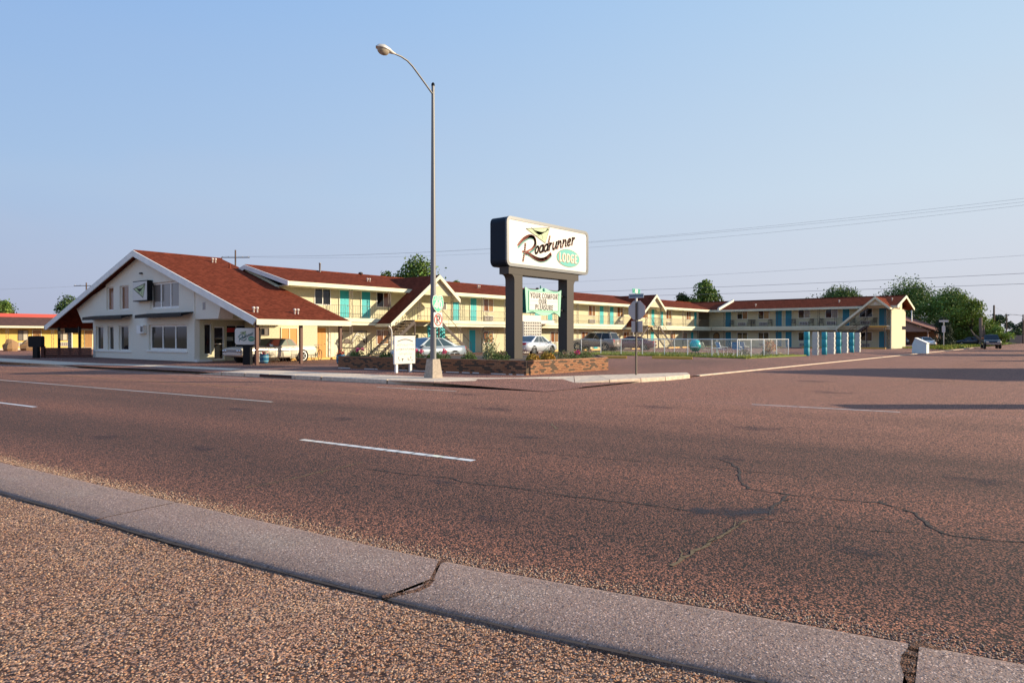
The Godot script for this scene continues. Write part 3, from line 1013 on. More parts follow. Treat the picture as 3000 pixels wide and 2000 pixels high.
func build_long_wing() -> void:
	var B := thing("motel_building", "long two storey cream motel wing with turquoise doors and red roof behind the big sign", "building")
	var st := S()
	var zw := -41.5
	var x1 := 89.0
	# front wall, lower and upper storey, with door and window recesses left to the parts
	box(st, Vector3(26.9, 0.1, -51.0), Vector3(x1, 2.55, zw)); box(st, Vector3(24.75, 2.96, -51.0), Vector3(x1, 5.1, zw))
	box(st, Vector3(24.76, 0.1, -51.0), Vector3(26.9, 2.96, zw + 0.003))
	obj("wall", st, mats.cream_stucco, B)
	st = S() # projecting ground floor block by the office
	box(st, Vector3(22.35, 0.1, zw + 0.01), Vector3(26.98, 2.78, -40.35))
	obj("wall", st, mats.cream_stucco, B)
	# balcony: walkway slab, upper fascia, lower beam
	st = S(); box(st, Vector3(26.99, 2.70, zw + 0.003), Vector3(90.0, 2.96, -40.22)); obj("balcony_floor", st, mats.cream_trim, B)
	st = S(); box(st, Vector3(26.0, 2.72, -40.21), Vector3(89.95, 3.0, -40.12)); box(st, Vector3(26.2, 2.50, -40.32), Vector3(90.0, 2.68, -40.16)); obj("balcony_fascia", st, mats.cream_trim, B)
	st = S(); box(st, Vector3(26.99, 2.55, zw + 0.003), Vector3(90.0, 2.66, -40.33)); obj("soffit", st, mats.cream_trim, B)
	# roof
	st = S()
	var rz := -45.6
	var ry := 6.72
	var I := Transform3D(Basis(Vector3.BACK, Vector3.UP, Vector3.LEFT), Vector3.ZERO) # local x = z, local z = -x
	var prof := PackedVector2Array([Vector2(-40.05, 5.30), Vector2(rz, ry), Vector2(-51.2, 5.27), Vector2(-51.2, 5.10), Vector2(rz, ry - 0.17), Vector2(-40.05, 5.13)])
	prism(st, I, prof, -97.0, -24.6)
	var roof := obj("roof", st, mats.roof_red, B)
	st = S(); tube(st, [Vector3(24.6, ry + 0.01, rz), Vector3(96, ry + 0.01, rz)], 0.07, 6); obj("ridge_cap", st, mats.roof_red, roof)
	st = S()
	box(st, Vector3(24.6, 5.05, -40.05), Vector3(89.95, 5.325, -39.99))
	obj("fascia", st, mats.cream_trim, roof)
	st = S()
	prism(st, I, PackedVector2Array([Vector2(-40.0, 5.33), Vector2(rz, ry + 0.03), Vector2(-51.2, 5.3), Vector2(-51.2, 5.0), Vector2(rz, ry - 0.28), Vector2(-40.0, 5.03)]), -24.6, -24.53)
	obj("bargeboard", st, mats.white_trim, roof)
	st = S(); box(st, Vector3(24.7, 5.05, -51.0), Vector3(90, 5.10, -40.06)); obj("soffit", st, mats.cream_trim, roof)
	st = S(); prism(st, I, PackedVector2Array([Vector2(-41.5, 5.1), Vector2(rz, ry - 0.2), Vector2(-51.0, 5.1)]), -24.9, -24.75); obj("gable_wall", st, mats.cream_stucco, B)
	for v in [[33.0, -42.5, 0], [30.6, -45.4, 1], [38.7, -43.0, 0], [46.6, -43.6, 0], [34.6, -45.6, 2], [60.0, -44.0, 0], [62.0, -45.6, 2], [80.0, -43.2, 0], [58.0, -45.6, 2]]:
		roof_vent(roof, Vector3(v[0], 5.3 + (-40.05 - maxf(v[1], rz)) * 0.256, v[1]), v[2])
	# doors, windows and coolers
	var F := func(x: float, y: float) -> Transform3D: return facing(Vector3(x, y, zw), Vector3.RIGHT)
	var wn := [[27.5, 1], [32.95, 2], [39.0, 3], [44.95, 0], [50.4, 0], [56.6, 0], [61.72, 0], [67.55, 0], [73.4, 0], [79.45, 0], [85.2, 0]]
	for a in wn:
		var ps: Array = [[mats.brown_pane, mats.curtain_pane], [mats.dark_pane, mats.dark_pane], [mats.dark_pane, mats.brown_pane], [mats.dark_pane, mats.grey_pane]][a[1]]
		window(B, F.call(a[0], 3.92), 1.34, 1.16, ps, mats.white_trim)
	for x in [44.98, 50.4, 56.6, 61.7, 67.6, 79.5]: cooler(B, F.call(x + 0.1, 3.1))
	for x in [29.62, 31.56, 41.1, 43.25, 52.3, 54.4, 63.9, 66.0, 75.55, 77.8, 87.45]: door(B, F.call(x, 2.97), 0.78, 2.06, mats.teal_paint, mats.cream_trim)
	for a in [[32.95, 2], [44.95, 0], [54.9, 0], [60.4, 0], [69.0, 0], [80.7, 0], [84.1, 0]]:
		var ps: Array = [[mats.brown_pane, mats.curtain_pane], [mats.dark_pane, mats.dark_pane], [mats.brown_pane, mats.curtain_pane]][a[1]]
		window(B, F.call(a[0], 1.08), 1.30, 1.12, ps, mats.white_trim)
	for x in [43.1, 52.2, 62.7, 65.4, 75.4, 86.5]: door(B, F.call(x, 0.26), 0.78, 2.0, mats.teal_paint, mats.cream_trim)
	door(B, F.call(27.7, 0.2), 0.72, 2.1, mats.tan_door, mats.cream_trim)
	door(B, F.call(28.75, 0.2), 0.75, 2.1, mats.cream_trim, mats.white_trim)
	window(B, facing(Vector3(24.2, 0.82, -40.35), Vector3.RIGHT), 1.25, 1.45, [mats.tan_door, mats.tan_door], mats.cream_trim, 0.06)
	window(B, facing(Vector3(22.75, 1.75, -40.35), Vector3.RIGHT), 0.62, 0.5, [mats.dark_pane, mats.grey_pane], mats.brown_iron, 0.06)
	# posts and railing along the balcony
	var posts := [29.7, 33.2, 40.7, 43.5, 46.5, 50.3, 54.1, 57.9, 63.8, 66.9, 78.5, 81.7, 86.0]
	for x in posts:
		iron_post(B, Transform3D(Basis(), Vector3(x, 3.0, -40.25)), 2.05, mats.brown_iron)
		iron_post(B, Transform3D(Basis(), Vector3(x, lot_y(x, -40.2), -40.25)), 2.5 - lot_y(x, -40.2), mats.brown_iron)
	var ends := [27.2, 29.7, 33.2, 35.0]
	for r in [[27.2, 29.7], [29.7, 33.2], [33.2, 35.3], [38.0, 40.7], [40.7, 43.5], [43.5, 46.5], [46.5, 50.3], [50.3, 54.1], [54.1, 57.9], [57.9, 63.8], [63.8, 66.9], [66.9, 70.4], [73.5, 78.5], [78.5, 81.7], [81.7, 86.0], [86.0, 89.8]]:
		railing(B, Vector3(r[0] + 0.12, 2.97, -40.22), Vector3(r[1] - 0.12, 2.97, -40.22), mats.brown_iron)
	# gables over the stairs
	var xf := facing(Vector3(0, 0, -40.2), Vector3.RIGHT)
	stair_roof(B, xf, Vector2(36.7, 6.45), Vector2(38.95, 4.66), Vector2(31.85, 2.64), 1.72, 5.2)
	stair_roof(B, xf, Vector2(72.5, 6.62), Vector2(74.85, 4.92), Vector2(67.1, 2.74), 1.1, 5.2)
	# small canopy beside the screen wall
	st = S(); box(st, Vector3(50.2, 2.86, -40.1), Vector3(52.4, 3.22, -39.1)); obj("canopy", st, mats.vent_white, B)
	# pierced block screens, block by block
	block_screen("turquoise_block_screen", "turquoise pierced block screen under the stair landing behind the street lamp", mat("turquoise_block", L(0.06, 0.55, 0.60), 0.6), Vector3(36.75, 0.2, -39.95), 7, 9, 0.26)
	block_screen("white_block_screen", "white pierced block screen wall behind the silver car between the sign pillars", mat("white_block", L(0.70, 0.66, 0.60), 0.8), Vector3(45.75, 0.25, -37.6), 10, 11, 0.25)
	st = S(); box(st, Vector3(45.7, 3.01, -37.75), Vector3(48.3, 3.55, -37.55)); tag(obj("grey_panel", st, mats.vent_white), "plain grey panel standing on top of the white pierced block screen", "panel")
	# yellow parking kerbs along the wing
	var n := 0
	for x in [24.2, 27.4, 50.6, 54.2, 58.0, 66.0, 74.6, 78.2, 81.8, 85.4]:
		st = S()
		var y := lot_y(x, -39.0)
		var pr := PackedVector2Array([Vector2(-0.13, 0), Vector2(0.13, 0), Vector2(0.10, 0.13), Vector2(0.06, 0.16), Vector2(-0.06, 0.16), Vector2(-0.10, 0.13)])
		prism(st, Transform3D(Basis(Vector3.BACK, Vector3.UP, Vector3.LEFT), Vector3(x, y - 0.01, -38.7 if x > 30 else -39.3)), pr, -3.0, 0.0)
		var where: String = ["under the white classic car", "under the bicycle", "behind the silver car's nose", "left of the tan off-road car", "under the nose of the tan off-road car", "under the nose of the red saloon", "at the foot of the far double staircase", "right of the far double staircase", "behind the turquoise grill", "at the inner corner of the two wings"][n]
		tag(obj("parking_kerb", st, mats.yellow_paint), "yellow concrete parking kerb along the long wing " + where, "parking kerb", "yellow parking kerbs along the motel wings")
		n += 1


func block_screen(called: String, label: String, m: Material, at: Vector3, nx: int, ny: int, s: float) -> void:
	var T := thing(called, label, "screen wall", at)
	var st := S()
	var w := s - 0.012
	var q := s * 0.16
	# one block: outer ring and a ring turned on its point inside
	for a in [[0.0, 0.0, w, q], [0.0, w - q, w, w], [0.0, q, q, w - q], [w - q, q, w, w - q]]:
		box(st, Vector3(a[0], a[1], 0), Vector3(a[2], a[3], 0.14))
	var c := Vector3(w * 0.5, w * 0.5, 0.07)
	var r := w * 0.36
	for k in 4:
		var a0 := TAU * k / 4
		var a1 := TAU * (k + 1) / 4
		bar(st, c + Vector3(cos(a0), sin(a0), 0) * r, c + Vector3(cos(a1), sin(a1), 0) * r, 0.03, 0.12)
	st.generate_normals()
	var me := st.commit()
	for j in ny:
		for i in nx:
			part("block", me, m, T, Transform3D(Basis(), Vector3(i * s, j * s, rng.randf_range(-0.004, 0.004))))


func build_far_wing() -> void:
	var B := thing("motel_building", "shaded two storey motel wing at the far end with a sunlit yellow gable end", "building")
	var st := S()
	var xw := 91.3
	box(st, Vector3(xw, 0.15, -41.0), Vector3(99.0, 2.55, -18.02)); box(st, Vector3(xw, 2.97, -41.0), Vector3(99.0, 5.1, -18.02))
	box(st, Vector3(92.9, 0.15, -51.0), Vector3(99.0, 5.1, -41.0))
	obj("wall", st, mats.cream_stucco, B)
	var J := Transform3D(Basis(), Vector3.ZERO)
	st = S()
	prism(st, J, PackedVector2Array([Vector2(90.05, 0.15), Vector2(95.9, 0.15), Vector2(95.9, 6.45), Vector2(95.0, 6.5), Vector2(90.05, 5.1)]), -18.0, -17.85)
	obj("end_wall", st, mats.cream_stucco, B)
	st = S(); box(st, Vector3(90.08, 2.72, -51.0), Vector3(xw - 0.003, 2.97, -18.01)); obj("balcony_floor", st, mats.cream_trim, B)
	st = S(); box(st, Vector3(89.98, 2.74, -40.12), Vector3(90.07, 3.0, -18.01)); box(st, Vector3(90.04, 2.5, -40.1), Vector3(90.2, 2.70, -18.02)); obj("balcony_fascia", st, mats.cream_trim, B)
	# roof: from the valley to the gable end
	st = S()
	var rx := 95.0
	var ry := 6.70
	var prof := PackedVector2Array([Vector2(89.92, 5.30), Vector2(rx, ry), Vector2(100.1, 5.27), Vector2(100.1, 5.10), Vector2(rx, ry - 0.17), Vector2(89.92, 5.13)])
	prism(st, J, prof, -51.0, -17.25)
	var roof := obj("roof", st, mats.roof_red, B)
	st = S(); tube(st, [Vector3(rx, ry + 0.01, -51), Vector3(rx, ry + 0.01, -17.25)], 0.07, 6); obj("ridge_cap", st, mats.roof_red, roof)
	st = S(); box(st, Vector3(89.87, 5.05, -40.05), Vector3(89.92, 5.325, -17.25)); obj("fascia", st, mats.cream_trim, roof)
	st = S(); box(st, Vector3(89.93, 5.05, -40.0), Vector3(91.3, 5.1, -17.3)); obj("soffit", st, mats.cream_trim, roof)
	st = S()
	prism(st, J, PackedVector2Array([Vector2(89.9, 5.33), Vector2(rx, ry + 0.03), Vector2(100.1, 5.3), Vector2(100.1, 5.0), Vector2(rx, ry - 0.30), Vector2(89.9, 5.0)]), -17.24, -17.18)
	obj("bargeboard", st, mats.cream_trim, roof)
	# stepped fire wall across the roof near the inner corner
	st = S()
	var pw := PackedVector2Array([Vector2(89.75, 5.05)])
	for i in 13:
		var x := lerpf(89.75, 94.6, i / 12.0)
		var y := 5.62 + (x - 89.8) * 0.276
		pw.append(Vector2(x, y)); pw.append(Vector2(x + 0.2, y))
	pw.append(Vector2(94.8, 6.3))
	prism(st, J, pw, -39.1, -38.85)
	obj("fire_wall", st, mats.white_stucco, B)
	for v in [[91.6, -34.5, 0], [92.4, -24.2, 0], [92.6, -18.3, 0]]:
		roof_vent(roof, Vector3(v[0], 5.33 + (v[0] - 89.92) * 0.276, v[1]), v[2])
	var F := func(z: float, y: float) -> Transform3D: return facing(Vector3(xw, y, z), Vector3.BACK)
	var tints := [[mats.dark_pane, mats.brown_pane], [mats.dark_pane, mats.curtain_pane], [mats.dark_pane, mats.grey_pane], [mats.dark_pane, mats.grey_pane], [mats.dark_pane, mats.dark_pane]]
	var k := 0
	for z in [-36.95, -34.05, -28.85, -25.52, -21.62]:
		window(B, F.call(z, 4.02), 1.48, 1.08, tints[k], mats.white_trim)
		cooler(B, F.call(z + 0.15, 3.14)); k += 1
	for z in [-36.95, -34.05, -28.85, -25.52, -21.62]:
		window(B, F.call(z, 1.12), 1.46, 1.12, [mats.dark_pane, mats.dark_pane], mats.white_trim)
		cooler(B, F.call(z + 0.15, 0.4))
	for z in [-38.58, -31.7, -30.44, -23.5, -19.42]:
		door(B, F.call(z, 2.98), 0.78, 2.08, mat("blue_door", L(0.015, 0.21, 0.32), 0.55), mats.cream_trim)
		door(B, F.call(z, 0.3), 0.78, 2.0, mats.blue_door, mats.cream_trim)
	for z in [-38.3, -31.2, -26.0, -24.0, -18.2]:
		iron_post(B, facing(Vector3(90.12, 3.0, z), Vector3.BACK), 2.05, mats.brown_iron)
		iron_post(B, facing(Vector3(90.12, 0.27, z), Vector3.BACK), 2.22, mats.brown_iron)
	for r in [[-40.1, -38.3], [-38.3, -31.2], [-31.2, -26.0], [-26.0, -24.0], [-24.0, -20.6]]:
		railing(B, Vector3(90.1, 2.98, r[0] + 0.1), Vector3(90.1, 2.98, r[1] - 0.1), mats.brown_iron)
	stair_roof(B, facing(Vector3(90.0, 0, 0), Vector3.BACK), Vector2(-19.25, 6.36), Vector2(-17.7, 5.08), Vector2(-23.5, 2.75), 1.6, 5.2)
	# arched mirror hung on the lower wall
	st = S()
	var arch := PackedVector2Array([Vector2(-0.45, 0), Vector2(0.45, 0), Vector2(0.45, 0.6), Vector2(0.3, 0.85), Vector2(0, 0.95), Vector2(-0.3, 0.85), Vector2(-0.45, 0.6)])
	prism(st, F.call(-39.9, 1.3), arch, 0.0, 0.05)
	var mi := obj("arched_board", st, mats.black_iron); tag(mi, "dark arched board with tan middle on the far wing beside its leftmost lower door", "wall board")
	st = S()
	var inner := PackedVector2Array()
	for v in arch: inner.append(v * 0.78 + Vector2(0, 0.1))
	prism(st, F.call(-39.9, 1.3), inner, 0.051, 0.06)
	obj("board_face", st, mats.curtain_pane, mi)
	# yellow kerbs in front
	var where := ["behind the orange leaved bush", "behind the turquoise and white columns", "at the foot of its sunlit gable end"]
	var n := 0
	for z in [-32.0, -27.0, -20.4]:
		st = S()
		box(st, Vector3(86.8, 0.26, z), Vector3(87.05, 0.42, z + 2.6))
		tag(obj("parking_kerb", st, mats.yellow_paint), "yellow concrete parking kerb before the far wing " + where[n], "parking kerb", "yellow parking kerbs along the motel wings"); n += 1
	# chairs on the upper balcony of the far wing
	var labels := ["left of its first window from the corner", "right of its first window from the corner", "left of its second window", "right of its second window", "left of its third window", "right of its third window", "left of its fourth window", "left of the window under the gable", "right of the window under the gable"]
	n = 0
	var proto: Node3D = null
	for z in [-37.5, -35.0, -34.6, -32.3, -29.3, -27.1, -25.9, -22.2, -19.9]:
		var o: Node3D
		if proto == null:
			proto = balcony_chair(); o = proto
		else:
			o = proto.duplicate(); add_child(o, true)
		o.position = Vector3(90.75, 2.97, z)
		o.rotation.y = -PI / 2 + rng.randf_range(-0.3, 0.3)
		tag(o, "dark chair on the far wing's balcony, " + labels[n], "chair", "chairs on the far balcony"); n += 1


func balcony_chair() -> Node3D:
	var T := thing("balcony_chair", "chair", "chair")
	var st := S()
	box(st, Vector3(-0.26, 0.40, -0.25), Vector3(0.26, 0.44, 0.25)); obj("seat", st, mats.black_iron, T)
	st = S()
	for k in 5: bar(st, Vector3(-0.22 + k * 0.11, 0.44, -0.25), Vector3(-0.22 + k * 0.11, 0.92, -0.34), 0.035)
	bar(st, Vector3(-0.26, 0.92, -0.34), Vector3(0.26, 0.92, -0.34), 0.06); obj("backrest", st, mats.black_iron, T)
	for x in [-0.24, 0.24]:
		st = S(); tube(st, [Vector3(x, 0, 0.24), Vector3(x, 0.62, 0.22), Vector3(x, 0.64, -0.27)], 0.018, 5); obj("armrest", st, mats.black_iron, T)
		st = S(); tube(st, [Vector3(x, 0, -0.28), Vector3(x, 0.44, -0.24)], 0.018, 5); obj("leg", st, mats.black_iron, T)
	return T


# one straight flight: starts at the top edge (0, top), runs along local +x down to the ground, z across
func flight(T: Node3D, xf: Transform3D, top: float, run: float, width: float, steel: Material, tread: Material) -> void:
	var n := 12
	var st: SurfaceTool
	for z in [0.0, width]:
		st = S()
		prism(st, xf, PackedVector2Array([Vector2(0, top), Vector2(0, top - 0.30), Vector2(run - 0.1, -0.0), Vector2(run + 0.25, 0.0)]), z - 0.03, z + 0.03)
		obj("stringer", st, steel, T)
		st = S()
		tube(st, [xf * Vector3(-0.1, top + 0.9, z), xf * Vector3(0.1, top + 0.88, z), xf * Vector3(run * 0.98, 0.92, z), xf * Vector3(run, 0.05, z)], 0.022, 6)
		for k in 5:
			var x := run * (k + 0.3) / 5.0
			bar(st, xf * Vector3(x, top * (1 - x / run) - 0.05, z), xf * Vector3(x, top * (1 - x / run) + 0.88, z), 0.022)
		obj("handrail", st, mats.black_iron, T)
	for i in n:
		st = S()
		var x := run * (i + 0.5) / n
		var y := top * (1.0 - (i + 1.0) / (n + 1.0))
		obox(st, xf * Transform3D(Basis(), Vector3(x + 0.05, y, width * 0.5)), Vector3(0.29, 0.05, width - 0.07))
		obj("tread", st, tread, T)


func build_stairs() -> void:
	mat("stair_steel", L(0.065, 0.045, 0.04), 0.7)
	mat("stair_tread", L(0.70, 0.62, 0.50), 0.8)
	var defs := [["double flight of open steel stairs under the near gable, behind the street lamp", 34.5, 37.2, 3.5, 3.4], ["double flight of open steel stairs under the middle gable, behind the red saloon", 70.2, 73.0, 3.5, 3.4]]
	var n := 0
	for d in defs:
		var g := lot_y(d[1], -40.0)
		var z0 := -40.05 if n == 0 else -40.1
		var T := thing("staircase", d[0], "stairs", Vector3((d[1] + d[2]) * 0.5, g, z0))
		var h: float = (d[2] - d[1]) * 0.5
		var top := 2.94 - g
		flight(T, Transform3D(Basis(), Vector3(h, 0, 0)), top, d[3], 1.15, mats.stair_steel, mats.stair_tread)
		flight(T, Transform3D(Basis(Vector3.UP, PI), Vector3(-h, 0, 1.15)), top, d[4], 1.15, mats.stair_steel, mats.stair_tread)
		var st := S()
		box(st, Vector3(-h, top - 0.12, 0.0), Vector3(h, top, 1.15)); obj("landing", st, mats.stair_steel, T)
		st = S(); box(st, Vector3(-h, top - 0.11, 1.152), Vector3(h * (0.2 if n == 0 else -0.2), top - 0.0, 1.17)); obj("yellow_edge", st, mats.yellow_paint, T)
		for x in [-h + 0.1, h - 0.1]:
			st = S(); bar(st, Vector3(x, 0, 1.05), Vector3(x, top - 0.12, 1.05), 0.09); obj("support_post", st, mats.stair_steel, T)
		st = S()
		var m := 9
		bar(st, Vector3(-h, top + 0.93, 1.12), Vector3(h, top + 0.93, 1.12), 0.035)
		for i in m: bar(st, Vector3(lerpf(-h, h, i / 8.0), top, 1.12), Vector3(lerpf(-h, h, i / 8.0), top + 0.92, 1.12), 0.016)
		obj("railing", st, mats.black_iron, T)
		n += 1
	var T := thing("staircase", "single flight of open steel stairs under the far wing's gable, beside its sunlit end", "stairs", Vector3(89.9, 0.27, -20.4))
	flight(T, Transform3D(Basis(Vector3.UP, PI / 2), Vector3(-1.2, 0, 0)), 2.68, 3.4, 1.15, mats.stair_steel, mats.stair_tread)
	var st := S(); box(st, Vector3(-1.2, 2.56, 0), Vector3(0, 2.68, 2.3)); obj("landing", st, mats.stair_steel, T)
	st = S(); box(st, Vector3(-1.22, 2.5, 0.5), Vector3(-1.201, 2.68, 2.3)); obj("yellow_edge", st, mats.yellow_paint, T)
	for z in [0.2, 2.1]:
		st = S(); bar(st, Vector3(-1.1, 0, z), Vector3(-1.1, 2.56, z), 0.09); obj("support_post", st, mats.stair_steel, T)


func build_office() -> void:
	# local frame: x into the building, y up, z to the right along the gable; origin in the middle of the gable front
	var B := thing("office_building", "cream motel office with a wide low red gable roof, left of the big sign", "building", Vector3(18.75, 0.0, -48.75), deg_to_rad(2.06))
	var O := Vector3(0.25, 0.12, 0)
	var zl := -8.32
	var zr := 6.98
	var W := func(z0: float, z1: float, y0: float, y1: float) -> Rect2: return Rect2(z0 - zl, y0 - 0.12, z1 - z0, y1 - y0)
	var holes := []
	var upper := [[-5.89, -4.68, 3.57, 5.25], [-3.66, -2.20, 3.57, 5.25], [1.02, 5.02, 3.50, 5.22]]
	var lower := [[-7.83, -6.48, 0.71, 2.44], [-5.72, -4.68, 0.71, 2.44], [-3.83, -2.24, 0.71, 2.44], [0.85, 6.03, 0.80, 2.45]]
	for h in lower: holes.append(W.call(h[0], h[1], h[2], h[3]))
	var st := S()
	var N := Vector3(-1, 0, 0)
	var eh := 4.0
	# gable front: storey-high wall with openings, then the sloping top
	wall(st, O + Vector3(0, 0, zl), Vector3.BACK, N, zr - zl, 2.78, 0.32, holes)
	var uh := []
	for h in upper: uh.append(Rect2(h[0] + 6.0, h[2] - 2.9, h[1] - h[0], h[3] - h[2]))
	wall(st, Vector3(0.25, 2.9, -6.0), Vector3.BACK, N, 11.5, 2.55, 0.32, uh)
	var K := Transform3D(Basis(Vector3.BACK, Vector3.UP, Vector3.LEFT), Vector3.ZERO) # local x = z, local z = -x
	prism(st, K, PackedVector2Array([Vector2(zl, 2.9), Vector2(-6.0, 2.9), Vector2(-6.0, 5.3), Vector2(zl, 4.75)]), -0.57, -0.25)
	prism(st, K, PackedVector2Array([Vector2(5.5, 2.9), Vector2(zr, 2.9), Vector2(zr, 4.80), Vector2(5.5, 5.3)]), -0.57, -0.25)
	obj("wall", st, mats.white_stucco, B)
	var ry := 7.44
	var zp := -0.28
	var lt := Vector2(-16.8, 2.52)
	var rt := Vector2(14.7, 2.62)
	var roof_at := func(z: float) -> float: return lerpf(ry, lt.y, (zp - z) / (zp - lt.x)) if z < zp else lerpf(ry, rt.y, (z - zp) / (rt.x - zp))
	st = S()
	prism(st, K, PackedVector2Array([Vector2(-6.0, 5.452), Vector2(5.5, 5.452), Vector2(zp, ry - 0.22)]), -0.55, -0.26)
	obj("gable_wall", st, mats.white_stucco, B)
	# the top of the openings wall that reaches above the roof slope is cut away by these side wings
	st = S()
	prism(st, K, PackedVector2Array([Vector2(zr, 2.74), Vector2(9.68, 2.74), Vector2(10.12, roof_at.call(10.12) - 0.22), Vector2(zr, roof_at.call(zr) - 0.22)]), -1.2, -0.30)
	obj("porch_box", st, mats.white_stucco, B)
	st = S()
	prism(st, K, PackedVector2Array([Vector2(zl, 2.74), Vector2(zl, roof_at.call(zl) - 0.22), Vector2(-11.6, roof_at.call(-11.6) - 0.22), Vector2(-10.45, 2.74)]), -1.2, -0.30)
	obj("porch_box", st, mats.white_stucco, B)
	# side and back walls
	st = S()
	box(st, Vector3(0.58, 0.1, zl), Vector3(5.6, 4.25, zl + 0.3))
	prism(st, K, PackedVector2Array([Vector2(zl + 0.3, 0.1), Vector2(zr - 0.32, 0.1), Vector2(zr - 0.32, 4.8), Vector2(zp, 7.1), Vector2(zl + 0.3, 4.25)]), -5.6, -5.3)
	obj("wall", st, mats.white_stucco, B)
	st = S()
	var side := [Rect2(0.30, 0.45, 0.47, 1.9), Rect2(0.91, 0.10, 0.72, 2.10), Rect2(1.75, 0.45, 1.4, 1.85)]
	wall(st, Vector3(0.58, 0.12, zr - 0.002), Vector3.RIGHT, Vector3.BACK, 5.0, 2.6, 0.3, side)
	obj("wall", st, mats.cream_stucco, B)
	st = S(); box(st, Vector3(0.58, 2.74, zr - 0.3), Vector3(5.58, 4.78, zr - 0.003)); obj("wall", st, mats.cream_stucco, B)
	# ceilings under the two porches
	st = S(); box(st, Vector3(1.21, 2.70, zr + 0.001), Vector3(5.6, 2.78, 9.68)); obj("porch_ceiling", st, mats.cream_trim, B)
	st = S(); box(st, Vector3(1.21, 2.70, -10.45), Vector3(5.6, 2.78, zl - 0.001)); obj("porch_ceiling", st, mats.dark_red_wood, B)
	# inside: floor and a dark back so that the panes are rooms, not boxes
	st = S(); box(st, Vector3(0.6, 0.08, zl + 0.3), Vector3(5.3, 0.2, zr - 0.33)); box(st, Vector3(0.6, 2.9, zl + 0.3), Vector3(5.3, 3.0, zr - 0.33)); obj("floor", st, mats.dark_red_wood, B)
	# panes
	var k := 0
	for h in upper + lower:
		var n := 3 if k in [2, 6] else 1
		var pm: Material = mats.grey_pane if k == 2 else (mats.brown_pane if k < 2 else mats.dark_pane)
		var ps := []
		for i in n: ps.append(pm)
		window(B, facing(Vector3(0.45, h[2], h[0]), Vector3.BACK), h[1] - h[0], h[3] - h[2], ps, mats.white_trim, 0.07, 0.07 if n == 1 else 0.13)
		if k in [3, 6]:
			st = S(); box(st, Vector3(0.19, h[2] - 0.12, h[0] - 0.3), Vector3(0.249, h[2] - 0.03, h[1] + (4.7 if k == 3 else 0.1))); obj("sill", st, mats.white_trim, B)
		k += 1
	# door and windows of the side porch
	var F := func(x: float, y: float) -> Transform3D: return facing(Vector3(x, y, zr - 0.18), Vector3.RIGHT)
	window(B, F.call(0.58 + 0.30, 0.57), 0.47, 1.9, [mats.dark_pane], mats.white_trim)
	var gd := window(B, F.call(0.58 + 0.91, 0.22), 0.72, 2.10, [mats.dark_pane], mats.white_trim, 0.06, 0.08)
	gd.name = "glass_door"
	st = S(); box(st, Vector3(0.08, 0.98, 0.03), Vector3(0.64, 1.03, 0.075)); obj("push_bar", st, mats.chrome, gd)
	var sw := window(B, F.call(0.58 + 1.75, 0.57), 1.4, 1.85, [mats.dark_pane, mats.dark_pane], mats.white_trim)
	st = S(); box(st, Vector3(0.08, 1.4, 0.035), Vector3(0.7, 1.66, 0.045)); obj("window_sign", st, mats.sign_red, sw)
	st = S(); box(st, Vector3(0.08, 0.85, 0.035), Vector3(0.5, 1.1, 0.045)); obj("window_sign", st, mat("pale_notice", L(0.4, 0.45, 0.42)), sw)
	st = S(); box(st, Vector3(0.25, 0.05, zr + 0.001), Vector3(1.2, 0.27, zr + 0.35)); obj("entrance_step", st, mats.white_trim, B)
	# roof
	st = S()
	var prof := PackedVector2Array([lt, Vector2(zp, ry), rt, rt - Vector2(0, 0.16), Vector2(zp, ry - 0.17), lt - Vector2(0, 0.16)])
	prism(st, K, prof, -6.0, 0.22)
	var roof := obj("roof", st, mats.roof_red, B)
	st = S()
	prism(st, K, PackedVector2Array([lt + Vector2(-0.03, 0.02), Vector2(zp, ry + 0.03), Vector2(zp, ry - 0.38), lt - Vector2(-0.35, 0.30)]), 0.222, 0.29)
	prism(st, K, PackedVector2Array([Vector2(zp, ry + 0.03), rt + Vector2(0.03, 0.02), rt - Vector2(0.35, 0.30), Vector2(zp, ry - 0.38)]), 0.222, 0.29)
	obj("bargeboard", st, mats.white_trim, roof)
	st = S(); box(st, Vector3(-0.29, rt.y - 0.30, rt.x), Vector3(6.0, rt.y + 0.01, rt.x + 0.05)); obj("fascia", st, mats.cream_trim, roof)
	st = S(); box(st, Vector3(-0.29, lt.y - 0.28, lt.x - 0.05), Vector3(6.0, lt.y + 0.01, lt.x)); obj("fascia", st, mats.cream_trim, roof)
	st = S(); tube(st, [Vector3(-0.22, ry + 0.01, zp), Vector3(6.0, ry + 0.01, zp)], 0.07, 6); obj("ridge_cap", st, mats.roof_red, roof)
	for v in [[0.45, 13.4, 0], [3.0, 13.5, 0], [5.0, 2.6, 1], [4.6, 1.2, 2]]:
		if v[2] == 1:
			st = S(); lathe(st, Transform3D(Basis(), Vector3(v[0], roof_at.call(v[1]), v[1])), [Vector2(0.09, -0.1), Vector2(0.05, 0.35), Vector2(0, 0.36)], 8); obj("roof_vent", st, mats.roof_red, roof)
		else:
			roof_vent(roof, Vector3(v[0], roof_at.call(v[1]) + 0.05, v[1]), 0)
	# porch posts
	for p in [[-0.05, 14.35, 0], [2.72, 14.35, 0], [5.47, 14.35, 0], [0.2, -15.0, 1], [0.5, -11.6, 1], [3.5, -15.0, 1], [5.4, -11.5, 1]]:
		st = S(); box(st, Vector3(p[0] - 0.08, 0.1, p[1] - 0.08), Vector3(p[0] + 0.08, 2.45, p[1] + 0.08)); obj("porch_post", st, mats.red_brown_post if p[2] == 0 else mats.black_metal, B)
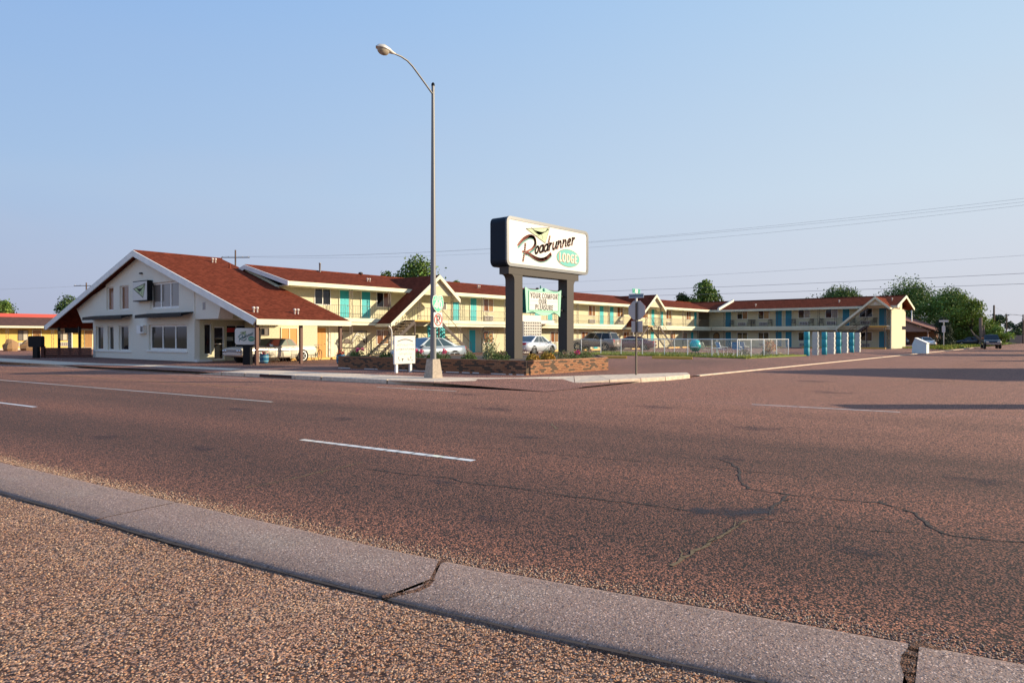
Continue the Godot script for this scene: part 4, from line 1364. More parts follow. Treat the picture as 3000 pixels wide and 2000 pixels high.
	# awnings over the ground floor windows
	for a in [[-8.25, -1.6], [0.52, 6.85]]:
		st = S()
		prism(st, Transform3D(Basis(Vector3.LEFT, Vector3.UP, Vector3.BACK), Vector3(0.249, 0, 0)), PackedVector2Array([Vector2(0, 3.22), Vector2(0.75, 3.10), Vector2(0.75, 2.93), Vector2(0, 3.16)]), a[0], a[1])
		var aw := obj("awning", st, mats.black_metal, B)
		st = S()
		var x := float(a[0])
		while x < a[1]:
			box(st, Vector3(-0.51, 2.88, x), Vector3(-0.49, 2.93, x + 0.14)); x += 0.22
		obj("scallop_edge", st, mats.black_metal, aw)
	# small fittings on the gable
	st = S(); box(st, Vector3(0.02, 1.90, -0.45), Vector3(0.24, 2.44, 0.55)); var mb := obj("meter_box", st, mats.white_trim, B)
	st = S(); box(st, Vector3(0.005, 2.0, 0.15), Vector3(0.018, 2.36, 0.46)); obj("meter_window", st, mats.dark_pane, mb)
	st = S(); box(st, Vector3(0.1, 5.9, -0.25), Vector3(0.245, 5.99, 0.0)); obj("floodlight", st, mats.black_metal, B)
	st = S(); box(st, Vector3(0.285, 3.3, 7.9), Vector3(0.298, 3.75, 8.2)); obj("wall_vent", st, mats.grey_pane, B)
	# signboard with the bird in a triangle
	var T := thing("hanging_sign", "square white signboard with a bird in a green triangle on the office gable", "sign", B.transform * Vector3(0.10, 4.04, 0.50), deg_to_rad(2.06))
	st = S(); box(st, Vector3(-0.22, 0, -1.14), Vector3(0.10, 1.36, 1.0)); obj("cabinet", st, mats.black_metal, T)
	st = S(); box(st, Vector3(-0.235, 0.06, -1.10), Vector3(-0.221, 1.30, 0.96)); obj("face", st, mats.sign_white, T)
	bird_logo(T, Transform3D(Basis(Vector3.BACK, Vector3.UP, Vector3.LEFT), Vector3(-0.245, 0.06, -1.10)), 2.06, 1.24, mats.lettering_black)


# bird in a triangle, drawn on a face w wide and h high with its lower left corner at xf
func bird_logo(T: Node, xf: Transform3D, w: float, h: float, ink: Material) -> void:
	var V := func(x: float, y: float) -> Vector2: return Vector2(x * w, y * h)
	var st := S()
	var tri_ := PackedVector2Array([V.call(0.06, 0.64), V.call(0.90, 0.88), V.call(0.74, 0.14)])
	prism(st, xf, tri_, 0.0, 0.004)
	obj("triangle", st, mat("logo_green", L(0.42, 0.52, 0.30), 0.6), T)
	st = S()
	stroke(st, xf, [tri_[0], tri_[1]], h * 0.035, 0.007); stroke(st, xf, [tri_[1], tri_[2]], h * 0.02, 0.007); stroke(st, xf, [tri_[2], tri_[0]], h * 0.04, 0.007)
	# tail, body, neck, head, beak and legs of the running bird
	stroke(st, xf, spline([V.call(0.24, 0.73), V.call(0.34, 0.63), V.call(0.46, 0.56), V.call(0.58, 0.56), V.call(0.68, 0.62), V.call(0.76, 0.68)], 5), [0.02, 0.02, 0.025, 0.03, 0.035, 0.045, 0.06, 0.075, 0.09, 0.10, 0.11, 0.12, 0.12, 0.12, 0.11, 0.10, 0.09, 0.08, 0.07, 0.06, 0.05, 0.045, 0.04, 0.035, 0.03, 0.03].map(func(v): return v * h * 1.2), 0.010)
	stroke(st, xf, spline([V.call(0.75, 0.66), V.call(0.80, 0.74), V.call(0.82, 0.80), V.call(0.86, 0.78)], 4), h * 0.05, 0.0105)
	stroke(st, xf, [V.call(0.60, 0.52), V.call(0.66, 0.38), V.call(0.62, 0.30)], h * 0.018, 0.009)
	stroke(st, xf, [V.call(0.55, 0.50), V.call(0.48, 0.40), V.call(0.40, 0.42)], h * 0.018, 0.009)
	obj("bird", st, ink, T)


func build_neighbours() -> void:
	# single storey motel on the left, beyond the office
	var B := thing("neighbour_motel", "single storey yellow motel with red ridge at the far left, behind the office", "building")
	var zw := -94.4
	var st := S()
	var y0 := 0.1
	box(st, Vector3(8.0, y0, -102.0), Vector3(60.0, 2.8, zw))
	tri(mat("yellow_stucco", L(0.78, 0.56, 0.16)), tex.stucco, 2.6, tex.stucco_n, 0.35)
	obj("wall", st, mats.yellow_stucco, B)
	st = S(); box(st, Vector3(8, 0.1, zw + 0.01), Vector3(60, 0.36, zw + 1.5)); obj("walkway", st, mats.kerb_concrete, B)
	st = S()
	var I := Transform3D(Basis(Vector3.BACK, Vector3.UP, Vector3.LEFT), Vector3.ZERO)
	prism(st, I, PackedVector2Array([Vector2(zw + 1.6, 2.85), Vector2(zw - 3.6, 4.05), Vector2(zw - 8.6, 2.9), Vector2(zw - 8.6, 2.75), Vector2(zw - 3.6, 3.9), Vector2(zw + 1.6, 2.72)]), -61.0, -7.0)
	tri(mat("roof_brown", L(0.16, 0.065, 0.045), 0.95), tex.shingle, 2.4)
	var roof := obj("roof", st, mats.roof_brown, B)
	st = S(); box(st, Vector3(7, 2.66, zw + 1.6), Vector3(61, 2.88, zw + 1.68)); obj("fascia", st, mats.cream_trim, roof)
	st = S(); box(st, Vector3(7, 3.92, zw - 3.9), Vector3(61, 4.42, zw - 3.4)); obj("red_ridge", st, mat("red_trim", L(0.50, 0.06, 0.05), 0.6), roof)
	var F := func(x: float, y: float) -> Transform3D: return facing(Vector3(x, y, zw), Vector3.RIGHT)
	for x in [18.0, 23.15, 27.15, 33.0, 38.0]:
		window(B, F.call(x, 1.2), 1.0, 1.2, [mats.grey_pane, mat("curtain_white", L(0.5, 0.45, 0.36), 0.4)], mats.brown_iron)
	for x in [20.2, 24.6, 30.0, 35.5]: door(B, F.call(x, 0.36), 0.8, 2.05, mats.curtain_pane, mats.cream_trim)
	for x in [23.2, 27.25]: cooler(B, F.call(x, 0.55))
	for x in [21.8, 26.2, 31.0, 36.0]: iron_post(B, Transform3D(Basis(), Vector3(x, 0.36, zw + 1.4)), 2.32, mats.brown_iron)

	# house beyond the motel, by the side street
	var H := thing("house", "low pinkish brick house with carport and orange sunlit side beyond the far gable end", "house")
	tri(mat("house_brick", L(0.36, 0.17, 0.11)), tex.stucco, 1.1)
	tri(mat("house_roof", L(0.30, 0.11, 0.075), 0.95), tex.shingle, 2.4)
	tri(mat("house_gable", L(0.42, 0.25, 0.19)), tex.stucco, 1.1)
	st = S(); box(st, Vector3(139.0, 0.0, -36.0), Vector3(150.0, 2.6, -20.6)); obj("wall", st, mats.house_brick, H)
	st = S()
	var Jz := Transform3D(Basis(Vector3.BACK, Vector3.UP, Vector3.LEFT), Vector3.ZERO)
	prism(st, Jz, PackedVector2Array([Vector2(-37.0, 2.75), Vector2(-28.4, 6.0), Vector2(-19.8, 2.75), Vector2(-19.8, 2.55), Vector2(-28.4, 5.8), Vector2(-37.0, 2.55)]), -151.0, -133.0)
	obj("roof", st, mats.house_roof, H)
	st = S(); prism(st, Jz, PackedVector2Array([Vector2(-36.0, 2.66), Vector2(-28.4, 5.75), Vector2(-20.6, 2.66), Vector2(-20.6, 2.5), Vector2(-36.0, 2.5)]), -133.9, -133.6); obj("gable", st, mats.house_gable, H)
	for z in [-35.4, -29.0, -21.0]:
		st = S(); box(st, Vector3(133.6, 0, z - 0.1), Vector3(133.85, 2.5, z + 0.1)); obj("carport_post", st, mats.house_gable, H)
	window(H, facing(Vector3(141.0, 1.0, -20.6), Vector3.RIGHT), 1.6, 1.2, [mats.dark_pane, mats.dark_pane], mats.white_trim)
	st = S(); lathe(st, Transform3D(Basis(), Vector3(137, 4.6, -24.0)), [Vector2(0.08, -0.8), Vector2(0.08, 1.6), Vector2(0, 1.6)], 8); obj("vent_pipe", st, mats.galvanised, H)
	# plank fence at the far right
	var P := thing("plank_fence", "weathered grey plank fence at the far right beyond the old pickup", "fence", Vector3(197.6, 0.1, -14.4))
	tri(mat("old_wood", L(0.34, 0.27, 0.23), 0.9), tex.fine, 0.8)
	for i in 44:
		st = S()
		var h := 1.85 + rng.randf_range(-0.06, 0.06)
		obox(st, Transform3D(Basis(Vector3.UP, -0.86), Vector3(i * 0.125, h * 0.5, i * 0.145)), Vector3(0.18, h, 0.04)); obj("plank", st, mats.old_wood, P)
	# small brick house far behind the dead tree
	var G := thing("house", "small red house far behind the dead tree trunk at the right", "house")
	st = S(); box(st, Vector3(178, 0, -27), Vector3(186, 2.5, -21.5)); obj("wall", st, mat("far_red", L(0.40, 0.12, 0.08)), G)
	st = S(); prism(st, Jz, PackedVector2Array([Vector2(-28, 2.5), Vector2(-24.2, 3.7), Vector2(-20.8, 2.5)]), -187.0, -177.0); obj("roof", st, mats.house_roof, G)


func build_planter() -> void:
	var P := thing("brick_planter", "low red brick planter full of flowers under the big sign", "planter")
	var y0 := 0.14
	var h := 0.60
	var corner := Vector3(21.18, y0, -17.22)
	var right := Vector3(27.05, y0, -17.08)
	var left := Vector3(20.11, y0, -28.3)
	var ring := [left, corner, right, Vector3(29.9, y0, -19.4), Vector3(29.9, y0, -23.0), Vector3(22.6, y0, -28.4)]
	var tones := [L(0.50, 0.225, 0.105), L(0.46, 0.195, 0.09), L(0.54, 0.255, 0.125), L(0.40, 0.165, 0.08), L(0.50, 0.235, 0.125), L(0.47, 0.225, 0.115)]
	var bm := []
	for i in tones.size(): bm.append(tri(mat("brick_tone_%s" % ["a", "b", "c", "d", "e", "f"][i], tones[i], 0.9), tex.fine, 0.35, tex.fine_n, 0.4))
	# mortar core
	var st := S()
	for i in ring.size():
		var a: Vector3 = ring[i]
		var b: Vector3 = ring[(i + 1) % ring.size()]
		var u := (b - a).normalized()
		var n := u.cross(Vector3.UP)
		obox(st, Transform3D(Basis(u, Vector3.UP, u.cross(Vector3.UP)), (a + b) * 0.5 + Vector3.UP * h * 0.5 - n * 0.08), Vector3(a.distance_to(b) - 0.03, h - 0.02, 0.12))
	obj("mortar", st, tri(mat("mortar", L(0.42, 0.26, 0.17), 0.95), tex.fine, 0.5), P)
	st = S()
	var poly := PackedVector2Array()
	for v in ring: poly.append(Vector2(v.x, -v.z))
	prism(st, flat_xf(), poly, 0.2, y0 + h - 0.06)
	obj("soil", st, mats.soil, P)
	# bricks, one mesh shared by all; the near ones are single parts, the rest one joined part
	var bs := S()
	var s := Vector3(0.195, 0.056, 0.10)
	obox(bs, Transform3D(), s)
	bs.generate_normals()
	var bme := bs.commit()
	var rest := S()
	rest.set_smooth_group(-1)
	var white := S()
	var count := 0
	var rows := 8
	for i in [1, 0, 2, 3, 4, 5]:
		var a: Vector3 = ring[i]
		var b: Vector3 = ring[(i + 1) % ring.size()]
		if i == 0:
			var t := a; a = b; b = t # start the long side at the corner nearest the camera
		var u := (b - a).normalized()
		var n := u.cross(Vector3.UP) if i != 0 else -(u.cross(Vector3.UP))
		var le := a.distance_to(b)
		var cols := int(le / 0.207)
		var step := le / cols
		var bs2 := Basis(u, Vector3.UP, u.cross(Vector3.UP))
		for c in cols:
			for r in rows:
				var off := 0.0 if r % 2 == 0 else 0.5
				if i == 1 and absf((c + off) * step - 1.62) < 0.12: continue # open vertical joint
				var x := (c + 0.5 + off * (0.98 if c < cols - 1 else 0.0)) * step
				if r % 2 == 1 and c == cols - 1: x = le - 0.1
				var p := a + u * x + Vector3.UP * (0.035 + r * (h - 0.01) / rows) - n * (0.05 + rng.randf_range(-0.006, 0.004))
				var k := rng.randi() % tones.size()
				if i == 0 and rng.randf() < 0.25: k = 3
				if (i == 1 or i == 0) and count < 300:
					part("brick", bme, bm[k], P, Transform3D(bs2, p)); count += 1
				else:
					obox(rest, Transform3D(bs2, p), s)
	var o := obj("brick_courses", rest, bm[1], P)
	o.set_meta("kind", "stuff")
	# flaking white line along the foot of the road side
	var u0 := (left - corner).normalized()
	var sgn := 1.0
	var d := 0.1
	while d < 11.0:
		var l2 := rng.randf_range(0.15, 0.9)
		if rng.randf() < 0.72:
			var a := corner + u0 * d + Vector3(-0.014, 0.015, 0)
			var b := corner + u0 * minf(d + l2, 11.1) + Vector3(-0.014, 0.015, 0)
			bar(white, a, b, 0.02, rng.randf_range(0.03, 0.05))
		d += l2 + rng.randf_range(0.02, 0.2)
	obj("white_paint_line", white, mats.white_trim, P)
	# planting
	leaf_mat()
	var spots := [[21.9, -19.2, 0.42, 0, "olive green mound at the planter's front corner"], [22.7, -18.1, 0.30, 2, "ochre dry grass tuft left of the joint in the sunlit planter wall"], [23.6, -18.0, 0.36, 2, "taller ochre dry grass tuft in the middle of the sunlit planter wall"], [24.6, -17.9, 0.34, 1, "pale leggy rose bush right of the ochre tufts"], [25.3, -17.8, 0.36, 3, "rose bush with pink blooms under the right sign pillar"], [26.2, -17.7, 0.40, 1, "sprawling pale rose bush near the right end of the planter"], [26.8, -18.2, 0.34, 0, "green bush at the right end of the planter"], [22.4, -20.3, 0.75, 4, "tall grey green spiky shrub against the left sign pillar"], [21.4, -20.6, 0.36, 0, "dark green mound left of the left sign pillar"], [21.1, -21.9, 0.42, 3, "rose bush with large pink bloom below the tail of the blue grey saloon"], [20.9, -23.4, 0.44, 3, "rose bush with pink bloom right beside the street lamp"], [20.8, -24.2, 0.30, 0, "dark mound of leaves behind the street lamp"], [20.7, -25.4, 0.34, 0, "low dark bush right of the white notice board"], [20.9, -26.5, 0.42, 1, "loose bush hidden partly by the white notice board"], [20.6, -27.4, 0.42, 3, "rose bush with a white and magenta bloom left of the white notice board"], [20.9, -28.0, 0.3, 0, "dark bush at the left end of the planter"], [24.0, -21.6, 0.45, 0, "green bush behind the left sign pillar"], [27.4, -20.8, 0.42, 1, "loose bush behind the right sign pillar"], [21.3, -22.7, 0.36, 0, "green bush between the two pink roses"]]
	for q in spots:
		shrub(Vector3(q[0], y0 + h - 0.08, q[1]), q[2], q[3], q[4])


func leaf_mat() -> StandardMaterial3D:
	var m := mat("leaf", Color(1, 1, 1), 0.75)
	m.vertex_color_use_as_albedo = true
	m.backlight_enabled = true
	m.backlight = Color(0.45, 0.45, 0.25)
	return m


func leaf(st: SurfaceTool, p: Vector3, s: float, c: Color, up := 0.3) -> void:
	var d := Vector3(rng.randfn(), rng.randfn() + up, rng.randfn()).normalized()
	var e := d.cross(Vector3(rng.randfn(), rng.randfn(), rng.randfn())).normalized()
	st.set_color(c)
	var w := s * 0.32
	quad(st, p - d * s * 0.5, p + e * w, p + d * s * 0.5, p - e * w)


func shrub(p: Vector3, r: float, kind: int, what: String) -> void:
	var T := thing("flower_bush", what, "bush", p, 0.0, "bushes in the brick planter")
	var st := S()
	var base: Color = [Color(0.05, 0.09, 0.018), Color(0.14, 0.16, 0.06), Color(0.30, 0.19, 0.03), Color(0.075, 0.12, 0.035), Color(0.17, 0.19, 0.10)][kind]
	var n: int = [520, 300, 520, 380, 420][kind]
	for i in n:
		var v := Vector3(rng.randfn(), absf(rng.randfn()) * 0.8, rng.randfn()).normalized() * pow(rng.randf(), 0.4) * r
		if kind == 4: v = Vector3(v.x * 0.45, v.y * 1.7, v.z * 0.45)
		if kind == 1: v.y *= 1.4 * rng.randf_range(0.7, 1.2)
		v.y = absf(v.y)
		var k := rng.randf_range(0.8, 2.1)
		leaf(st, v, [0.07, 0.055, 0.10, 0.065, 0.10][kind] * rng.randf_range(0.7, 1.4), Color(base.r * k * rng.randf_range(0.8, 1.25), base.g * k, base.b * k), 1.2 if kind in [2, 4] else 0.4)
	var o := obj("foliage", st, mats.leaf, T)
	st = S()
	for i in 9:
		var a := TAU * i / 9.0
		tube(st, [Vector3(cos(a) * 0.03, -0.04, sin(a) * 0.03), Vector3(cos(a) * r * 0.6, r * rng.randf_range(0.6, 1.2) * (1.6 if kind == 4 else 1.0), sin(a) * r * 0.6)], 0.008, 4)
	obj("stem", st, mat("stem_brown", L(0.12, 0.09, 0.045)), T)
	if kind in [1, 3]:
		var cnt := 2 if kind == 3 else 7
		for i in cnt:
			st = S()
			var big := kind == 3
			var c := Vector3(rng.randf_range(-0.5, 0.5) * r, r * rng.randf_range(0.75, 1.0), rng.randf_range(0.1, 0.7) * r)
			for k in (42 if big else 10):
				var rr := 0.105 if big else 0.035
				var v := Vector3(rng.randfn(), rng.randfn(), rng.randfn()).normalized() * rr * pow(rng.randf(), 0.5)
				leaf(st, c + v, rr * 0.9, Color(0.72 * rng.randf_range(0.8, 1.2), 0.10 * rng.randf_range(0.5, 2.0), 0.24 * rng.randf_range(0.7, 1.5)) if big else Color(0.62, 0.40, 0.34) * rng.randf_range(0.7, 1.2))
			obj("bloom", st, mats.leaf, T)


func build_signs() -> void:
	# ---- the big sign: cabinet, beam, two pillars ----
	var T := thing("lodge_sign", "large white roadside sign with script lettering on two dark pillars above the planter", "sign", Vector3(23.2, 0, -20.0))
	mat("pillar_paint", L(0.085, 0.075, 0.068), 0.6).metallic_specular = 0.25
	mat("cabinet_navy", L(0.010, 0.017, 0.028), 0.5).metallic_specular = 0.3
	var D := 0.98
	var st := S()
	var w := 6.5
	var hh := 2.24
	var x := Transform3D(Basis(), Vector3(w * 0.5, 4.88 + hh * 0.5, 0))
	prism(st, x, rrect(w, hh, 0.26), -D, -0.02)
	obj("cabinet", st, mats.cabinet_navy, T)
	st = S()
	var outer := rrect(w + 0.02, hh + 0.02, 0.27)
	var inner := rrect(w - 0.26, hh - 0.26, 0.17)
	for i in outer.size():
		var j := (i + 1) % outer.size()
		for z in [[-0.07, 0.03]]:
			quad(st, x * Vector3(outer[i].x, outer[i].y, z[1]), x * Vector3(inner[i].x, inner[i].y, z[1]), x * Vector3(inner[j].x, inner[j].y, z[1]), x * Vector3(outer[j].x, outer[j].y, z[1]))
			quad(st, x * Vector3(outer[i].x, outer[i].y, z[0]), x * Vector3(outer[i].x, outer[i].y, z[1]), x * Vector3(outer[j].x, outer[j].y, z[1]), x * Vector3(outer[j].x, outer[j].y, z[0]))
			quad(st, x * Vector3(inner[i].x, inner[i].y, z[1]), x * Vector3(inner[i].x, inner[i].y, 0.0), x * Vector3(inner[j].x, inner[j].y, 0.0), x * Vector3(inner[j].x, inner[j].y, z[1]))
	obj("frame", st, mat("frame_grey", L(0.10, 0.105, 0.115), 0.4, 0.3), T)
	st = S(); prism(st, x, rrect(w - 0.22, hh - 0.22, 0.18), -0.015, 0.006); obj("face", st, mats.sign_white, T)
	# the face as the photograph shows it, in units of its own width and height
	var f := Transform3D(Basis(), Vector3(0.16, 4.88 + 0.15, 0.008))
	lodge_lettering(T, f, 6.2, 1.95, mats.lettering_brown, mats.lettering_red, mat("sign_teal", L(0.07, 0.40, 0.36), 0.6))
	# beam with rounded brackets and the two pillars, one welded frame
	st = S(); box(st, Vector3(0.62, 4.53, -0.62), Vector3(5.32, 4.86, -0.05)); box(st, Vector3(0.22, 4.53, -0.62), Vector3(0.619, 4.86, -0.05)); box(st, Vector3(5.321, 4.53, -0.62), Vector3(5.72, 4.86, -0.05)); obj("beam", st, mats.pillar_paint, T)
	for p in [0.63, 4.73]:
		st = S()
		var pw := 0.58
		var pts := PackedVector2Array([Vector2(0, 0.5), Vector2(pw, 0.5), Vector2(pw, 4.2)])
		for k in 6:
			var a := PI * 0.5 * k / 5.0
			if p > 2.0: pts.append(Vector2(pw + 0.24 - 0.24 * cos(a), 4.26 + 0.265 * sin(a)))
		if p < 2.0: pts.append(Vector2(pw, 4.526))
		if p > 2.0:
			pts.append(Vector2(0, 4.526))
		else:
			for k in 6:
				var a := PI * 0.5 * (5 - k) / 5.0
				pts.append(Vector2(-0.24 + 0.24 * cos(a), 4.26 + 0.265 * sin(a)))
		pts.append(Vector2(0, 4.2))
		prism(st, Transform3D(Basis(), Vector3(p, 0, 0)), pts, -0.61, -0.06)
		obj("pillar", st, mats.pillar_paint, T)
	# ---- mint reader board between the pillars ----
	var R := thing("reader_board", "mint green scalloped reader board with black letters hung between the sign pillars", "sign", Vector3(24.62, 0, -20.03))
	st = S()
	var oy := 2.72
	var shape := PackedVector2Array()
	var bw := 2.72
	var bh := 1.22
	for p in spline([Vector2(0.04, 0.06), Vector2(0.5, 0.14), Vector2(0.95, 0.03), Vector2(1.36, -0.02), Vector2(1.8, 0.03), Vector2(2.2, 0.14), Vector2(2.68, -0.06)], 4): shape.append(p)
	for p in spline([Vector2(2.78, 1.26), Vector2(2.3, 1.12), Vector2(1.8, 1.2), Vector2(1.36, 1.30), Vector2(0.95, 1.2), Vector2(0.45, 1.12), Vector2(-0.06, 1.28)], 4): shape.append(p)
	var rx := Transform3D(Basis(), Vector3(0, oy, 0))
	prism(st, rx, shape, -0.04, 0.0)
	obj("front_plate", st, mats.mint, R)
	st = S(); box(st, Vector3(0.06, oy + 0.08, -0.42), Vector3(2.64, oy + 1.2, -0.041)); obj("box", st, mats.dark_teal, R)
	st = S()
	for i in 4: box(st, Vector3(0.24, oy + 0.24 + i * 0.21, 0.001), Vector3(2.50, oy + 0.44 + i * 0.21, 0.012))
	obj("letter_panel", st, mats.sign_white, R)
	st = S()
	for a in [[0.20, 0.18, 2.54, 0.22], [0.20, 1.09, 2.54, 1.13]]: box(st, Vector3(a[0], oy + a[1], 0.001), Vector3(a[2], oy + a[3], 0.03))
	for a in [[0.20, 0.22, 0.235, 1.09], [2.505, 0.22, 2.54, 1.09]]: box(st, Vector3(a[0], oy + a[1], 0.001), Vector3(a[2], oy + a[3], 0.03))
	obj("trim", st, mats.mint, R)
	st = S(); lathe(st, Transform3D(Basis(Vector3.RIGHT, PI / 2), Vector3(1.36, oy + 1.2, 0.0)), [Vector2(0.09, 0.0), Vector2(0.09, 0.02), Vector2(0.05, 0.04), Vector2(0, 0.04)], 12); obj("boss", st, mats.dark_teal, R)
	st = S(); tube(st, [Vector3(1.36, oy + 1.24, -0.2), Vector3(1.36, oy + 1.42, -0.2)], 0.035, 6); obj("lamp_stub", st, mats.dark_teal, R)
	for a in [["YOUR COMFORT", 1.46, 0.80], ["OUR", 1.25, 0.53], ["PLEASURE", 1.38, 0.26]]:
		text("lettering", a[0], 0.25, mats.lettering_black, R, Transform3D(Basis(), Vector3(a[1], oy + a[2] + 0.1, 0.016)), true, false, 0.86)
	for y in [0.25, 0.95]:
		st = S(); box(st, Vector3(-0.2, oy + y, -0.3), Vector3(0.06, oy + y + 0.06, -0.2)); box(st, Vector3(2.64, oy + y, -0.3), Vector3(3.3, oy + y + 0.06, -0.2)); obj("bracket", st, mats.black_metal, R)
	# ---- white notice board on two posts ----
	var N := thing("notice_board", "white notice board with faded writing on two white posts, left of the street lamp", "sign", Vector3(19.33, 0.15, -22.42), deg_to_rad(4))
	for px in [-0.42, 0.42]:
		st = S(); box(st, Vector3(px - 0.055, 0, -0.13), Vector3(px + 0.055, 1.45, -0.041)); obj("post", st, mats.white_trim, N)
	st = S(); box(st, Vector3(-0.60, 0.38, -0.04), Vector3(0.60, 1.54, 0.03)); obj("board", st, mats.sign_white, N)
	st = S(); box(st, Vector3(-0.62, 1.541, -0.05), Vector3(0.62, 1.57, 0.04)); box(st, Vector3(-0.625, 0.37, -0.05), Vector3(-0.601, 1.54, 0.035)); obj("trim", st, mats.white_trim, N)
	var faint := mat("faded_print", L(0.20, 0.20, 0.20), 0.7)
	var print_ := mat("dark_print", L(0.07, 0.06, 0.06), 0.7)
	var bx := Transform3D(Basis(), Vector3(0, 0, 0.033))
	for ln in [[1.18, 12, 0.075, 0], [0.99, 12, 0.078, 1], [0.80, 11, 0.065, 0], [0.56, 5, 0.16, 1]]: # lines too weathered to read
		st = S()
		var n: int = ln[1]
		for i in n:
			if ln[1] == 5 and i == 2: continue
			var cx = (i - (n - 1) * 0.5) * ln[2] * 1.15
			for k in 2 + rng.randi() % 2:
				var a := Vector2(cx + rng.randf_range(-0.3, 0.3) * ln[2], ln[0] + rng.randf_range(-0.4, 0.4) * ln[2])
				var b = a + [Vector2(0, 0.6), Vector2(0.45, 0), Vector2(0.1, -0.6)][k] * ln[2]
				stroke(st, bx, [a, b], ln[2] * 0.2)
		obj("faded_writing", st, faint if ln[3] == 0 else print_, N)
	st = S(); stroke(st, bx, spline([Vector2(-0.45, 1.33), Vector2(-0.2, 1.40), Vector2(0.0, 1.42), Vector2(0.2, 1.40), Vector2(0.45, 1.33)], 4), 0.05); obj("faded_writing", st, faint, N)
	# ---- stop sign seen from behind, with street name blades ----
	var K := thing("stop_sign", "back of a grey octagonal stop sign under two street name blades on a thin pole", "sign", Vector3(24.2, 0.15, -13.96))
	st = S(); box(st, Vector3(-0.03, 0, -0.03), Vector3(0.03, 2.9, 0.03)); obj("pole", st, mat("pole_brown", L(0.12, 0.095, 0.075), 0.6, 0.3), K)
	var ox := Transform3D(Basis(Vector3.BACK, Vector3.UP, Vector3.LEFT), Vector3(0.04, 2.60, 0))
	st = S()
	var oct := PackedVector2Array()
	for i in 8: oct.append(Vector2(cos(TAU * (i + 0.5) / 8), sin(TAU * (i + 0.5) / 8)) * 0.412)
	prism(st, ox, oct, -0.006, 0.0); obj("octagon_back", st, mats.galvanised, K)
	st = S(); prism(st, ox, oct, -0.012, -0.0065); obj("octagon_face", st, mats.sign_red, K)
	st = S(); box(st, Vector3(0.035, 1.72, -0.24), Vector3(0.042, 2.17, 0.27)); obj("plate_back", st, mats.galvanised, K)
	st = S(); box(st, Vector3(-0.008, 3.09, -0.34), Vector3(0.008, 3.26, 0.34)); obj("name_blade", st, mat("blade_grey", L(0.36, 0.40, 0.46), 0.45), K)
	st = S(); box(st, Vector3(-0.0095, 3.14, -0.30), Vector3(-0.0085, 3.22, 0.30)); obj("blade_print", st, mat("blade_blue", L(0.10, 0.18, 0.26), 0.5), K)
	st = S(); box(st, Vector3(-0.30, 3.28, -0.008), Vector3(0.30, 3.46, 0.008)); obj("name_blade", st, mat("blade_green", L(0.05, 0.42, 0.33), 0.45), K)
	st = S(); box(st, Vector3(-0.10, 3.295, 0.0085), Vector3(0.10, 3.445, 0.012)); obj("blade_panel", st, mats.sign_white, K)
	st = S()
	for sx in [-0.2, 0.2]:
		stroke(st, Transform3D(Basis(), Vector3(sx, 3.37, 0.0125)), [Vector2(-0.05, 0.055), Vector2(0.05, 0.055), Vector2(0.05, 0.0), Vector2(-0.05, 0.0), Vector2(-0.05, -0.055), Vector2(0.05, -0.055)], 0.022)
	obj("blade_print", st, mat("blade_dark", L(0.01, 0.14, 0.10)), K)
	st = S(); box(st, Vector3(-0.035, 2.9, -0.035), Vector3(0.035, 3.09, 0.035)); box(st, Vector3(-0.02, 3.26, -0.02), Vector3(0.02, 3.28, 0.02)); obj("bracket", st, mats.galvanised, K)


